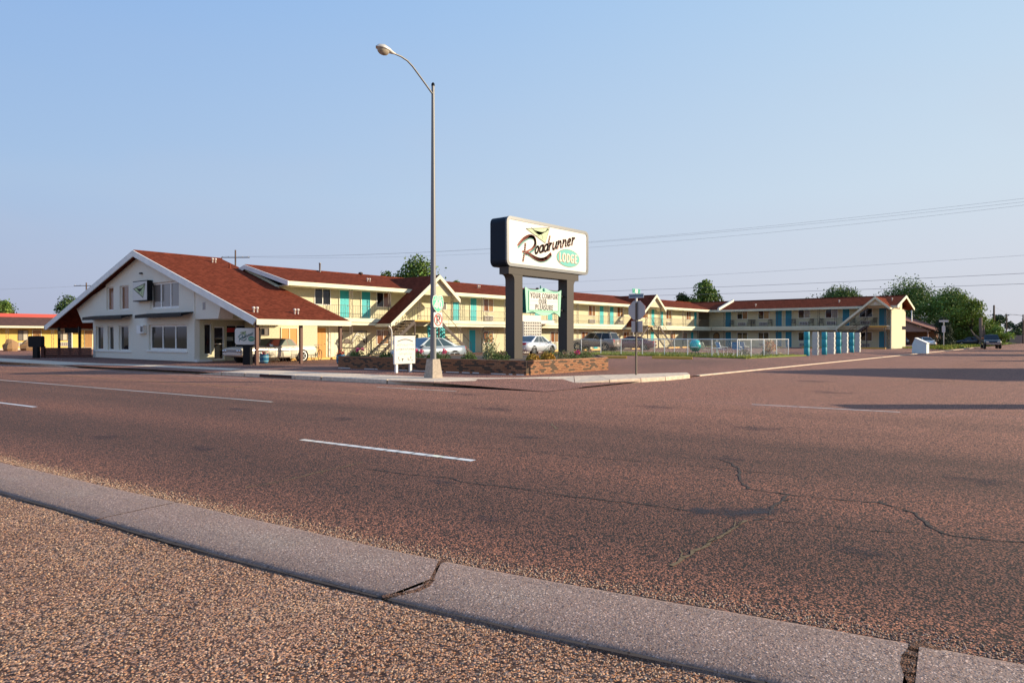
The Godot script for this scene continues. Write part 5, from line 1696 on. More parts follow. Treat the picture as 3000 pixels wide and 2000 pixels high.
func lodge_lettering(T: Node, f: Transform3D, w: float, h: float, brown: Material, red: Material, teal: Material) -> void:
	var k := w / 6.2
	var V := func(x: float, y: float) -> Vector2: return Vector2(x * k, y * h / 1.95)
	# bird in a triangle above the word
	bird_logo(T, f * Transform3D(Basis(), Vector3(1.10 * k, 0.995 * h / 1.95, 0)), 2.13 * k, 1.04 * h / 1.95, mat("logo_ink", L(0.10, 0.085, 0.05), 0.6))
	# swooping capital with a teal shadow, then the slanting script
	var sw := [V.call(0.60, 0.82), V.call(1.02, 1.15), V.call(1.48, 1.34), V.call(1.82, 1.29), V.call(1.90, 1.04), V.call(1.66, 0.77), V.call(1.14, 0.57)]
	var leg := [V.call(0.96, 0.58), V.call(1.35, 0.54), V.call(1.82, 0.38), V.call(2.30, 0.31), V.call(2.76, 0.42), V.call(3.13, 0.67)]
	var stem := [V.call(1.17, 0.98), V.call(1.11, 0.57), V.call(0.99, 0.13)]
	var st := S()
	for s in [sw, leg]:
		var sh := []
		for p in s: sh.append(p + Vector2(0.05, -0.085) * k)
		stroke(st, f, spline(sh, 6), 0.085 * k, 0.011)
	obj("script_shadow", st, teal, T)
	st = S()
	var a := spline(sw, 6)
	var wa := []
	for i in a.size(): wa.append(k * lerpf(0.05, 0.17, sin(PI * pow(float(i) / (a.size() - 1), 0.7))))
	stroke(st, f, a, wa, 0.014)
	a = spline(leg, 6)
	wa = []
	for i in a.size(): wa.append(k * lerpf(0.08, 0.19, sin(PI * float(i) / (a.size() - 1) * 0.8)))
	stroke(st, f, a, wa, 0.0145)
	obj("script_swoosh", st, red, T)
	st = S()
	stroke(st, f, spline(stem, 5), 0.10 * k, 0.015)
	obj("script_letter", st, brown, T)
	# letters: local shapes in an x-height box, set along a rising baseline with a slant
	var o := [Vector2(0.5, 0.95), Vector2(0.2, 0.8), Vector2(0.1, 0.4), Vector2(0.3, 0.05), Vector2(0.6, 0.1), Vector2(0.8, 0.5), Vector2(0.7, 0.88), Vector2(0.5, 0.95)]
	var A := [o, [Vector2(0.82, 1.0), Vector2(0.78, 0.3), Vector2(0.95, 0.02)]]
	var d := [o, [Vector2(0.95, 2.0), Vector2(0.82, 1.0), Vector2(0.78, 0.3), Vector2(0.95, 0.02)]]
	var r := [[Vector2(0.1, 0.9), Vector2(0.25, 1.0), Vector2(0.22, 0.5), Vector2(0.2, 0.0)], [Vector2(0.22, 0.6), Vector2(0.5, 0.95), Vector2(0.72, 0.85)]]
	var u := [[Vector2(0.15, 1.0), Vector2(0.12, 0.3), Vector2(0.35, 0.0), Vector2(0.7, 0.35), Vector2(0.8, 1.0)], [Vector2(0.8, 1.0), Vector2(0.76, 0.3), Vector2(0.95, 0.02)]]
	var n := [[Vector2(0.1, 0.95), Vector2(0.2, 0.95), Vector2(0.15, 0.0)], [Vector2(0.18, 0.55), Vector2(0.5, 0.98), Vector2(0.72, 0.7), Vector2(0.72, 0.2), Vector2(0.92, 0.02)]]
	var e := [[Vector2(0.15, 0.45), Vector2(0.6, 0.55), Vector2(0.72, 0.82), Vector2(0.5, 0.98), Vector2(0.2, 0.75), Vector2(0.15, 0.3), Vector2(0.4, 0.02), Vector2(0.8, 0.2)]]
	var word := [o, A, d, r, u, n, n, e, r]
	word[0] = [o]
	var x := 1.84
	for i in word.size():
		var lw: float = [0.33, 0.36, 0.38, 0.30, 0.39, 0.41, 0.42, 0.37, 0.36][i]
		var base := 0.56 + (x - 1.95) * 0.242
		var xh := 0.37
		st = S()
		for s in word[i]:
			var pts := []
			for p in s: pts.append(V.call(x + p.x * lw + p.y * xh * 0.22, base + p.y * xh + p.x * lw * 0.24))
			stroke(st, f, spline(pts, 4), 0.095 * k, 0.016)
		obj("script_letter", st, brown, T)
		x += lw * 1.0
	# oval with LODGE
	st = S()
	var ov := PackedVector2Array()
	var ov2 := PackedVector2Array()
	var c: Vector2 = V.call(4.57, 0.58)
	for i in 28:
		var q := Vector2(cos(TAU * i / 28), sin(TAU * i / 28))
		ov.append(c + Vector2(q.x * 0.95 * k, q.y * 0.42 * h / 1.95)); ov2.append(c + Vector2(q.x * 0.98 * k, q.y * 0.445 * h / 1.95))
	prism(st, f, ov2, 0.0, 0.008); obj("oval_rim", st, mat("oval_rim", L(0.25, 0.24, 0.14)), T)
	st = S(); prism(st, f, ov, 0.0, 0.012); obj("oval", st, teal, T)
	text("lettering", "LODGE", 0.43 * k, mat("lodge_cream", L(0.66, 0.60, 0.44), 0.5), T, f * Transform3D(Basis(), Vector3(c.x, c.y, 0.016)), true, false, 0.80)
	text("lettering_shadow", "LODGE", 0.43 * k, brown, T, f * Transform3D(Basis(), Vector3(c.x - 0.045 * k, c.y - 0.03 * k, 0.0135)), true, false, 0.80)


func build_street_lamp() -> void:
	var T := thing("street_lamp", "tall grey street lamp with curved arm on a tapered concrete base at the kerb", "street lamp", Vector3(17.60, 0.15, -18.80))
	tri(mat("lamp_concrete", L(0.48, 0.40, 0.32), 0.9), tex.soft, 0.9, tex.stucco_n, 0.3)
	var st := S()
	var a := 0.25
	var b := 0.175
	var h := 0.70
	var rot := Basis(Vector3.UP, deg_to_rad(-2))
	var p := []
	for y in [[0.0, a], [h, b]]:
		for q in [[-1, -1], [1, -1], [1, 1], [-1, 1]]: p.append(rot * Vector3(q[0] * y[1], y[0], q[1] * y[1]))
	for i in 4: quad(st, p[i], p[(i + 1) % 4], p[4 + (i + 1) % 4], p[4 + i])
	quad(st, p[4], p[5], p[6], p[7])
	obj("concrete_base", st, mats.lamp_concrete, T)
	st = S()
	tube(st, [Vector3(0, h, 0), Vector3(0, 4, 0), Vector3(0, 8, 0), Vector3(0, 10.9, 0)], [0.115, 0.098, 0.075, 0.058], 8)
	obj("pole", st, mat("lamp_pole", L(0.20, 0.20, 0.205), 0.5, 0.2), T)
	st = S()
	var arm := [Vector3(0, 10.55, 0), Vector3(-0.12, 10.78, 0), Vector3(-0.55, 11.12, 0), Vector3(-1.1, 11.38, 0), Vector3(-1.7, 11.58, 0), Vector3(-2.2, 11.66, 0)]
	# straight rising stay that bends over into the lamp head
	arm = [Vector3(0, 10.4, 0), Vector3(-0.05, 10.62, 0), Vector3(-0.55, 11.0, 0), Vector3(-1.0, 11.33, 0), Vector3(-1.25, 11.46, 0), Vector3(-1.55, 11.52, 0), Vector3(-1.9, 11.53, 0)]
	tube(st, arm, 0.032, 8)
	obj("arm", st, mats.lamp_pole, T)
	st = S(); lathe(st, Transform3D(Basis(), Vector3(0, 10.9, 0)), [Vector2(0.065, 0), Vector2(0.065, 0.08), Vector2(0.03, 0.13), Vector2(0, 0.13)], 8); obj("cap", st, mats.black_metal, T)
	# cobra head
	st = S()
	st.set_smooth_group(0)
	var sec := [[0.0, 0.035, 0.035, 0.03], [-0.15, 0.07, 0.06, 0.05], [-0.32, 0.14, 0.12, 0.06], [-0.55, 0.19, 0.16, 0.06], [-0.74, 0.15, 0.11, 0.05], [-0.84, 0.03, 0.02, 0.02]]
	for i in sec.size() - 1:
		for k in 12:
			var q := func(s: Array, m: int) -> Vector3:
				var an := TAU * m / 12.0
				return Vector3(-1.82 + s[0], 11.53 + maxf(sin(an), 0) * s[2] + minf(sin(an), 0) * s[3], cos(an) * s[1])
			quad(st, q.call(sec[i], k), q.call(sec[i], k + 1), q.call(sec[i + 1], k + 1), q.call(sec[i + 1], k))
	obj("lamp_head", st, mat("lamp_shell", L(0.55, 0.53, 0.50), 0.45, 0.2), T)
	st = S(); st.set_smooth_group(0)
	for i in 5:
		for k in 12:
			var q := func(m: int, n: int) -> Vector3:
				var ph := PI * 0.5 * n / 5.0
				var an := TAU * m / 12.0
				return Vector3(-2.35 + cos(an) * 0.24 * cos(ph), 11.48 - sin(ph) * 0.16, sin(an) * 0.165 * cos(ph))
			quad(st, q.call(k, i), q.call(k + 1, i), q.call(k + 1, i + 1), q.call(k, i + 1))
	var gl := mat("lamp_glass", L(0.34, 0.29, 0.22), 0.15)
	gl.metallic_specular = 0.7
	obj("lamp_glass", st, gl, T)
	# green highway shield on the pole
	var sh := thing("highway_shield", "green highway shield with the number 40, upper sign on the street lamp pole", "sign", Vector3(17.66, 2.60, -18.60))
	st = S()
	var outl := []
	for q in spline([Vector2(0, -0.02), Vector2(0.17, 0.09), Vector2(0.275, 0.26), Vector2(0.285, 0.44), Vector2(0.235, 0.60)], 4): outl.append(q)
	var mid := spline([Vector2(0.235, 0.60), Vector2(0.12, 0.635), Vector2(0.0, 0.605)], 3)
	outl.append_array(mid.slice(1))
	var poly := PackedVector2Array()
	for q in outl: poly.append(q)
	for i in range(outl.size() - 2, 0, -1): poly.append(Vector2(-outl[i].x, outl[i].y))
	prism(st, Transform3D(), poly, -0.006, 0.0)
	obj("plate", st, mats.sign_white, sh)
	st = S()
	var in_ := PackedVector2Array()
	for q in poly: in_.append((q - Vector2(0, 0.3)) * 0.935 + Vector2(0, 0.3))
	prism(st, Transform3D(), in_, 0.0005, 0.003)
	obj("shield_face", st, mats.shield_green, sh)
	st = S(); box(st, Vector3(-0.235, 0.455, 0.0032), Vector3(0.235, 0.472, 0.005)); obj("line", st, mats.sign_white, sh)
	text("lettering", "40", 0.30, mats.sign_white, sh, Transform3D(Basis(), Vector3(0, 0.275, 0.005)), true, false, 0.92)
	text("lettering", "LOOP", 0.085, mats.sign_white, sh, Transform3D(Basis(), Vector3(0, 0.53, 0.005)), true)
	# no parking plate
	var np := thing("no_parking_sign", "white plate with crossed out black P in a red ring on the street lamp", "sign", Vector3(17.66, 2.03, -18.60))
	st = S(); prism(st, Transform3D(Basis(), Vector3(0, 0.29, 0)), rrect(0.44, 0.56, 0.03, 3), -0.006, 0.0); obj("plate", st, mats.sign_white, np)
	text("lettering", "P", 0.30, mats.lettering_black, np, Transform3D(Basis(), Vector3(0, 0.29, 0.004)), true)
	st = S()
	var ring := []
	for i in 25: ring.append(Vector2(cos(TAU * i / 24) * 0.185, 0.29 + sin(TAU * i / 24) * 0.215))
	stroke(st, Transform3D(), ring, 0.036, 0.009)
	stroke(st, Transform3D(), [Vector2(-0.13, 0.44), Vector2(0.13, 0.14)], 0.034, 0.0095)
	obj("red_ring", st, mats.sign_red, np)


# ---- cars: local +x is the nose, y up, z to the car's right ----
func loft(st: SurfaceTool, secs: Array, smooth := true) -> void:
	# each section: Array of Vector3 (one half, from the bottom outwards to the top middle); mirrored in z
	st.set_smooth_group(3 if smooth else -1)
	for i in secs.size() - 1:
		var a: Array = secs[i]
		var b: Array = secs[i + 1]
		for k in a.size() - 1:
			quad(st, a[k], b[k], b[k + 1], a[k + 1])
			var m := Vector3(1, 1, -1)
			quad(st, a[k] * m, a[k + 1] * m, b[k + 1] * m, b[k] * m)
	st.set_smooth_group(-1)
	for e in [secs[0], secs[-1]]:
		for k in e.size() - 1:
			quad(st, e[k], e[k + 1], e[k + 1] * Vector3(1, 1, -1), e[k] * Vector3(1, 1, -1))


func wheel(T: Node, p: Vector3, r: float, side: float, rim: Material, white := false) -> void:
	var st := S()
	var x := Transform3D(Basis(Vector3.RIGHT, PI / 2 * side), p)
	lathe(st, x, [Vector2(r * 0.62, -0.02), Vector2(r * 0.93, -0.01), Vector2(r, -0.05), Vector2(r, -0.19), Vector2(r * 0.9, -0.22), Vector2(0.0, -0.22)], 20)
	var o := obj("wheel", st, mats.rubber, T)
	st = S()
	lathe(st, x, [Vector2(r * 0.66, -0.012), Vector2(r * 0.62, -0.03), Vector2(r * 0.55, -0.05), Vector2(r * 0.2, -0.035), Vector2(0.0, -0.02)], 20)
	for k in 5:
		var a := TAU * k / 5
		obox(st, x * Transform3D(Basis(Vector3.UP, a), Vector3.ZERO) * Transform3D(Basis(), Vector3(r * 0.36, -0.022, 0)), Vector3(r * 0.52, 0.02, r * 0.16))
	obj("rim", st, rim, o)
	if white:
		st = S()
		lathe(st, x, [Vector2(r * 0.66, -0.006), Vector2(r * 0.84, -0.006), Vector2(r * 0.84, -0.02)], 20)
		obj("white_wall", st, mats.white_trim, o)


func car(called: String, label: String, cat: String, at: Vector3, heading: Vector2, s: Dictionary) -> Node3D:
	# heading is the nose's direction in (x, z)
	var T := thing(called, label, cat, at, atan2(-heading.y, heading.x), "")
	var paint := mat(s.name + "_paint", s.paint, s.get("rough", 0.32), s.get("metal", 0.25))
	paint.clearcoat_enabled = true
	paint.clearcoat = 0.7
	paint.clearcoat_roughness = 0.08
	var hw: float = s.w * 0.5
	# lower body
	var st := S()
	var secs := []
	for b in s.body: # [x, bottom, top, width factor]
		var w: float = hw * b[3]
		var y0: float = b[1]
		var y1: float = b[2]
		secs.append([Vector3(b[0], y0, 0), Vector3(b[0], y0, w * 0.86), Vector3(b[0], y0 + 0.08, w * 0.97), Vector3(b[0], lerpf(y0, y1, 0.45), w), Vector3(b[0], lerpf(y0, y1, 0.72), w * 0.985), Vector3(b[0], y1 - 0.05, w * 0.95), Vector3(b[0], y1, w * 0.86), Vector3(b[0], y1 + 0.025, w * 0.4), Vector3(b[0], y1 + 0.03, 0)])
	loft(st, secs)
	obj("body", st, paint, T)
	# cabin
	var c: Array = s.cabin # rear foot, rear top, front top, front foot (x, y)
	var bw := hw * 0.90
	var tw: float = hw * s.get("top", 0.70)
	var rings := []
	var prof := []
	for i in 4: prof.append(Vector2(c[i][0], c[i][1]))
	st = S()
	var f := func(i: int, z: float) -> Vector3: return Vector3(prof[i].x, prof[i].y, z * (bw if i in [0, 3] else tw))
	st.set_smooth_group(-1)
	for sg in [1.0, -1.0]:
		quad(st, f.call(0, sg), f.call(1, sg), f.call(2, sg), f.call(3, sg))
	quad(st, f.call(0, 1), f.call(0, -1), f.call(1, -1), f.call(1, 1))
	quad(st, f.call(3, 1), f.call(2, 1), f.call(2, -1), f.call(3, -1))
	var crown := 0.05
	var mr: Vector3 = (f.call(1, 1) + f.call(1, -1)) * 0.5 + Vector3(0.12, crown, 0)
	var mf: Vector3 = (f.call(2, 1) + f.call(2, -1)) * 0.5 + Vector3(-0.12, crown, 0)
	for sg in [1.0, -1.0]:
		quad(st, f.call(1, sg), mr, mf, f.call(2, sg))
	t3(st, f.call(1, 1), f.call(1, -1), mr); t3(st, f.call(2, 1), mf, f.call(2, -1))
	obj("roof", st, s.get("roof", paint), T)
	# glass a few millimetres proud of the cabin
	var glass: Material = s.get("glass", mats.dark_pane)
	var put := func(called2: String, pts: Array, m: Material) -> void:
		var g := S()
		var n: Vector3 = (pts[1] - pts[0]).cross(pts[2] - pts[0]).normalized() * 0.008
		var cen: Vector3 = (pts[0] + pts[1] + pts[2] + pts[3]) * 0.25
		if n.dot(cen - Vector3((prof[1].x + prof[2].x) * 0.5, prof[0].y, 0)) < 0: n = -n
		var q := []
		for p in pts: q.append(cen + (p - cen) * 0.9 + n)
		quad(g, q[0], q[1], q[2], q[3])
		for k in 4: quad(g, q[k], q[(k + 1) % 4], q[(k + 1) % 4] - n * 2.0, q[k] - n * 2.0)
		obj(called2, g, m, T)
	put.call("windscreen", [f.call(3, 1), f.call(2, 1), f.call(2, -1), f.call(3, -1)], s.get("screen", glass))
	put.call("rear_window", [f.call(0, 1), f.call(1, 1), f.call(1, -1), f.call(0, -1)], glass)
	for sg in [1.0, -1.0]:
		var cuts: Array = s.cuts # fractions along the side where pillars stand
		for k in cuts.size() - 1:
			var lo := func(t: float) -> Vector3: return f.call(0, sg).lerp(f.call(3, sg), t)
			var hi := func(t: float) -> Vector3: return f.call(1, sg).lerp(f.call(2, sg), t)
			var m: Material = glass
			if s.has("side_panes"): m = s.side_panes[k]
			put.call("side_window", [lo.call(cuts[k]), hi.call(cuts[k]), hi.call(cuts[k + 1]), lo.call(cuts[k + 1])], m)
	# wheels in dark arches
	for x in s.axles:
		for sg in [1.0, -1.0]:
			st = S()
			lathe(st, Transform3D(Basis(Vector3.RIGHT, PI / 2 * sg), Vector3(x, s.r, sg * (hw + 0.003))), [Vector2(0.0, -0.25), Vector2(s.r * 1.17, -0.25), Vector2(s.r * 1.17, 0.0), Vector2(s.r * 1.10, 0.0), Vector2(s.r * 1.10, -0.006), Vector2(0, -0.006)], 20)
			obj("wheel_arch", st, mats.rubber, T)
			wheel(T, Vector3(x, s.r, sg * (hw + 0.012)), s.r, sg, s.get("rim", mats.chrome), s.get("whitewall", false))
	# lamps, bumpers, plates, handles, mirrors
	var nose: Array = s.body[-1]
	var tail: Array = s.body[0]
	for sg in [1.0, -1.0]:
		st = S(); obox(st, Transform3D(Basis(Vector3.UP, -0.25 * sg), Vector3(nose[0] - 0.06, s.get("lamp_y", 0.68), sg * hw * nose[3] * 0.74)), Vector3(0.14, 0.14, 0.34)); obj("headlight", st, mats.chrome, T)
		st = S(); obox(st, Transform3D(Basis(Vector3.UP, 0.25 * sg), Vector3(tail[0] + 0.06, s.get("tail_y", 0.85), sg * hw * tail[3] * 0.80)), s.get("tail_size", Vector3(0.16, 0.16, 0.30))); obj("tail_light", st, mat("tail_red", L(0.50, 0.02, 0.04), 0.2), T)
		st = S(); obox(st, Transform3D(Basis(), Vector3(c[3][0] - 0.25, c[3][1] + 0.06, sg * (hw + 0.05))), Vector3(0.14, 0.12, 0.18)); obj("mirror", st, paint if not s.get("classic", false) else mats.chrome, T)
		for hx in s.handles:
			st = S(); obox(st, Transform3D(Basis(), Vector3(hx, c[0][1] - 0.14, sg * hw * 0.985)), Vector3(0.2, 0.03, 0.04)); obj("door_handle", st, mats.chrome, T)
	st = S(); box(st, Vector3(nose[0] - 0.1, nose[1] + 0.04, -hw * nose[3] * 0.92), Vector3(nose[0] + 0.06, nose[1] + 0.2, hw * nose[3] * 0.92)); obj("bumper", st, s.get("bumper", paint), T)
	st = S(); box(st, Vector3(tail[0] - 0.06, tail[1] + 0.04, -hw * tail[3] * 0.92), Vector3(tail[0] + 0.1, tail[1] + 0.2, hw * tail[3] * 0.92)); obj("bumper", st, s.get("bumper", paint), T)
	st = S(); box(st, Vector3(tail[0] - 0.075, tail[1] + 0.22, -0.17), Vector3(tail[0] - 0.03, tail[1] + 0.36, 0.17)); obj("number_plate", st, mats.vent_white, T)
	return T


func build_cars() -> void:
	var saloon := {"w": 1.82, "r": 0.33, "axles": [-1.38, 1.36], "handles": [-0.55, 0.4], "cuts": [0.10, 0.40, 0.66, 0.93], "cabin": [[-1.75, 0.95], [-0.72, 1.44], [0.35, 1.44], [1.22, 0.92]],
		"body": [[-2.38, 0.38, 0.82, 0.80], [-2.25, 0.26, 0.97, 0.93], [-1.7, 0.22, 0.99, 1.0], [0.0, 0.20, 0.94, 1.0], [1.2, 0.22, 0.92, 1.0], [1.95, 0.24, 0.80, 0.96], [2.28, 0.26, 0.66, 0.86], [2.40, 0.32, 0.55, 0.72]]}
	var a := saloon.duplicate()
	a.merge({"name": "blue_grey", "paint": L(0.22, 0.27, 0.33), "screen": mat("blue_screen", L(0.02, 0.09, 0.14), 0.08), "glass": mat("blue_glass", L(0.04, 0.07, 0.09), 0.08)})
	car("parked_car", "blue grey saloon facing the road behind the planter and the street lamp", "car", Vector3(28.0, lot_y(28, -28.8), -30.4), Vector2(-0.96, -0.12).normalized(), a)
	var b := saloon.duplicate()
	b.merge({"name": "silver", "paint": L(0.52, 0.55, 0.62), "metal": 0.35, "glass": mat("grey_glass", L(0.06, 0.075, 0.085), 0.08)})
	car("parked_car", "silver saloon pointing right, seen between the two pillars of the big sign", "car", Vector3(43.6, lot_y(43, -34), -34.6), Vector2(0.99, -0.10).normalized(), b)
	var r := saloon.duplicate()
	r.merge({"name": "dark_red", "paint": L(0.15, 0.018, 0.045), "metal": 0.2})
	car("parked_car", "dark red saloon with bright tail lights, right of the tan off-road car", "car", Vector3(62.6, lot_y(62, -36), -36.6), Vector2(-0.32, -0.95).normalized(), r)
	var u := {"name": "tan", "paint": L(0.27, 0.23, 0.20), "metal": 0.3, "w": 1.92, "r": 0.39, "axles": [-1.55, 1.42], "handles": [-0.7, 0.35], "top": 0.74, "cuts": [0.05, 0.36, 0.62, 0.94], "cabin": [[-2.30, 1.12], [-2.02, 1.78], [0.25, 1.80], [1.02, 1.13]], "tail_y": 1.0, "tail_size": Vector3(0.12, 0.36, 0.16), "lamp_y": 0.85, "bumper": mat("tan_plastic", L(0.14, 0.12, 0.11), 0.6),
		"body": [[-2.44, 0.48, 1.05, 0.92], [-2.36, 0.42, 1.13, 0.97], [-1.6, 0.40, 1.14, 1.0], [0.0, 0.40, 1.14, 1.0], [1.05, 0.40, 1.13, 1.0], [1.9, 0.42, 1.05, 0.97], [2.2, 0.44, 0.96, 0.92], [2.28, 0.5, 0.8, 0.85]]}
	var T := car("parked_car", "tan four wheel drive estate car parked nose in behind the white fence posts", "car", Vector3(56.6, lot_y(56, -36), -37.3), Vector2(-0.10, -0.99).normalized(), u)
	for z in [-0.55, 0.55]:
		var st := S(); tube(st, [Vector3(-1.9, 1.84, z), Vector3(-1.7, 1.90, z), Vector3(-0.1, 1.91, z), Vector3(0.1, 1.86, z)], 0.025, 6); obj("roof_rack", st, mats.black_metal, T)
	# white classic car under the office porch
	var k := {"name": "classic_white", "paint": L(0.74, 0.70, 0.58), "rough": 0.3, "metal": 0.0, "classic": true, "w": 1.98, "r": 0.35, "axles": [-1.65, 1.50], "handles": [-0.5, 0.35], "top": 0.80, "cuts": [0.06, 0.30, 0.62, 0.94], "cabin": [[-1.35, 0.98], [-0.95, 1.40], [0.45, 1.40], [1.00, 0.98]], "lamp_y": 0.72, "tail_y": 0.78, "whitewall": true, "bumper": mats.chrome, "roof": mat("classic_roof", L(0.16, 0.045, 0.03), 0.5), "glass": mat("pale_glass", L(0.10, 0.13, 0.09), 0.1), "side_panes": [mats.pale_glass, mats.pale_glass, mat("orange_interior", L(0.62, 0.13, 0.04), 0.4)] if false else [],
		"body": [[-2.72, 0.50, 0.92, 0.94], [-2.6, 0.36, 0.98, 0.98], [-1.4, 0.27, 1.00, 1.0], [0.0, 0.26, 0.99, 1.0], [1.0, 0.27, 0.98, 1.0], [2.0, 0.32, 0.95, 0.99], [2.55, 0.38, 0.91, 0.97], [2.66, 0.44, 0.84, 0.95]]}
	k.erase("side_panes")
	mat("orange_interior", L(0.62, 0.13, 0.04), 0.4)
	k.side_panes = [mats.pale_glass, mats.pale_glass, mats.orange_interior]
	var C := car("classic_car", "cream white classic saloon with whitewall tyres and dark red roof under the office porch", "car", Vector3(22.35, 0.14, -38.35), Vector2(-0.90, 0.10).normalized(), k)
	var st := S()
	C.scale = Vector3.ONE * 0.99
	box(st, Vector3(2.64, 0.60, -0.84), Vector3(2.70, 0.80, 0.84)); obj("grille", st, mat("grille_blue", L(0.03, 0.05, 0.10), 0.3), C)
	st = S()
	for y in [0.63, 0.70, 0.77]: box(st, Vector3(2.70, y, -0.86), Vector3(2.72, y + 0.025, 0.86))
	obj("grille_bar", st, mats.chrome, C)
	for sg in [1.0, -1.0]:
		for z in [0.58, 0.80]:
			st = S(); lathe(st, Transform3D(Basis(Vector3.BACK, -PI / 2), Vector3(2.70, 0.71, sg * z)), [Vector2(0.09, 0), Vector2(0.09, 0.03), Vector2(0.06, 0.06), Vector2(0, 0.07)], 12); obj("headlight", st, mats.chrome, C)
		st = S(); box(st, Vector3(-2.55, 0.66, sg * 0.992 - 0.008), Vector3(2.3, 0.69, sg * 0.992 + 0.008)); obj("side_trim", st, mats.chrome, C)
	# far cars
	var w := saloon.duplicate()
	w.merge({"name": "white", "paint": L(0.66, 0.68, 0.72), "metal": 0.0, "glass": mats.dark_pane})
	car("parked_car", "white car facing the street in the far house's carport, above the white box", "car", Vector3(130.6, 0.1, -20.9), Vector2(-0.86, 0.5), w)
	var p := u.duplicate()
	p.merge({"name": "black_truck", "paint": L(0.018, 0.018, 0.024)}, true)
	car("parked_car", "black off-road car in the shade of the far carport left of the white car", "car", Vector3(129.0, 0.1, -24.3), Vector2(-0.9, 0.4), p)
	var q := saloon.duplicate()
	q.merge({"name": "navy", "paint": L(0.02, 0.025, 0.045)})
	car("parked_car", "dark car with pale tail under the big trees, left of the dead trunk", "car", Vector3(143.7, 0.15, -16.1), Vector2(-0.2, -0.98), q)
	var v := u.duplicate()
	v.merge({"name": "old_black", "paint": L(0.012, 0.014, 0.022), "bumper": mats.chrome}, true)
	car("parked_car", "old black pickup with pale bumper and lamps on the verge at the far right", "car", Vector3(111.5, 0.12, -10.2), Vector2(-0.98, 0.2), v)


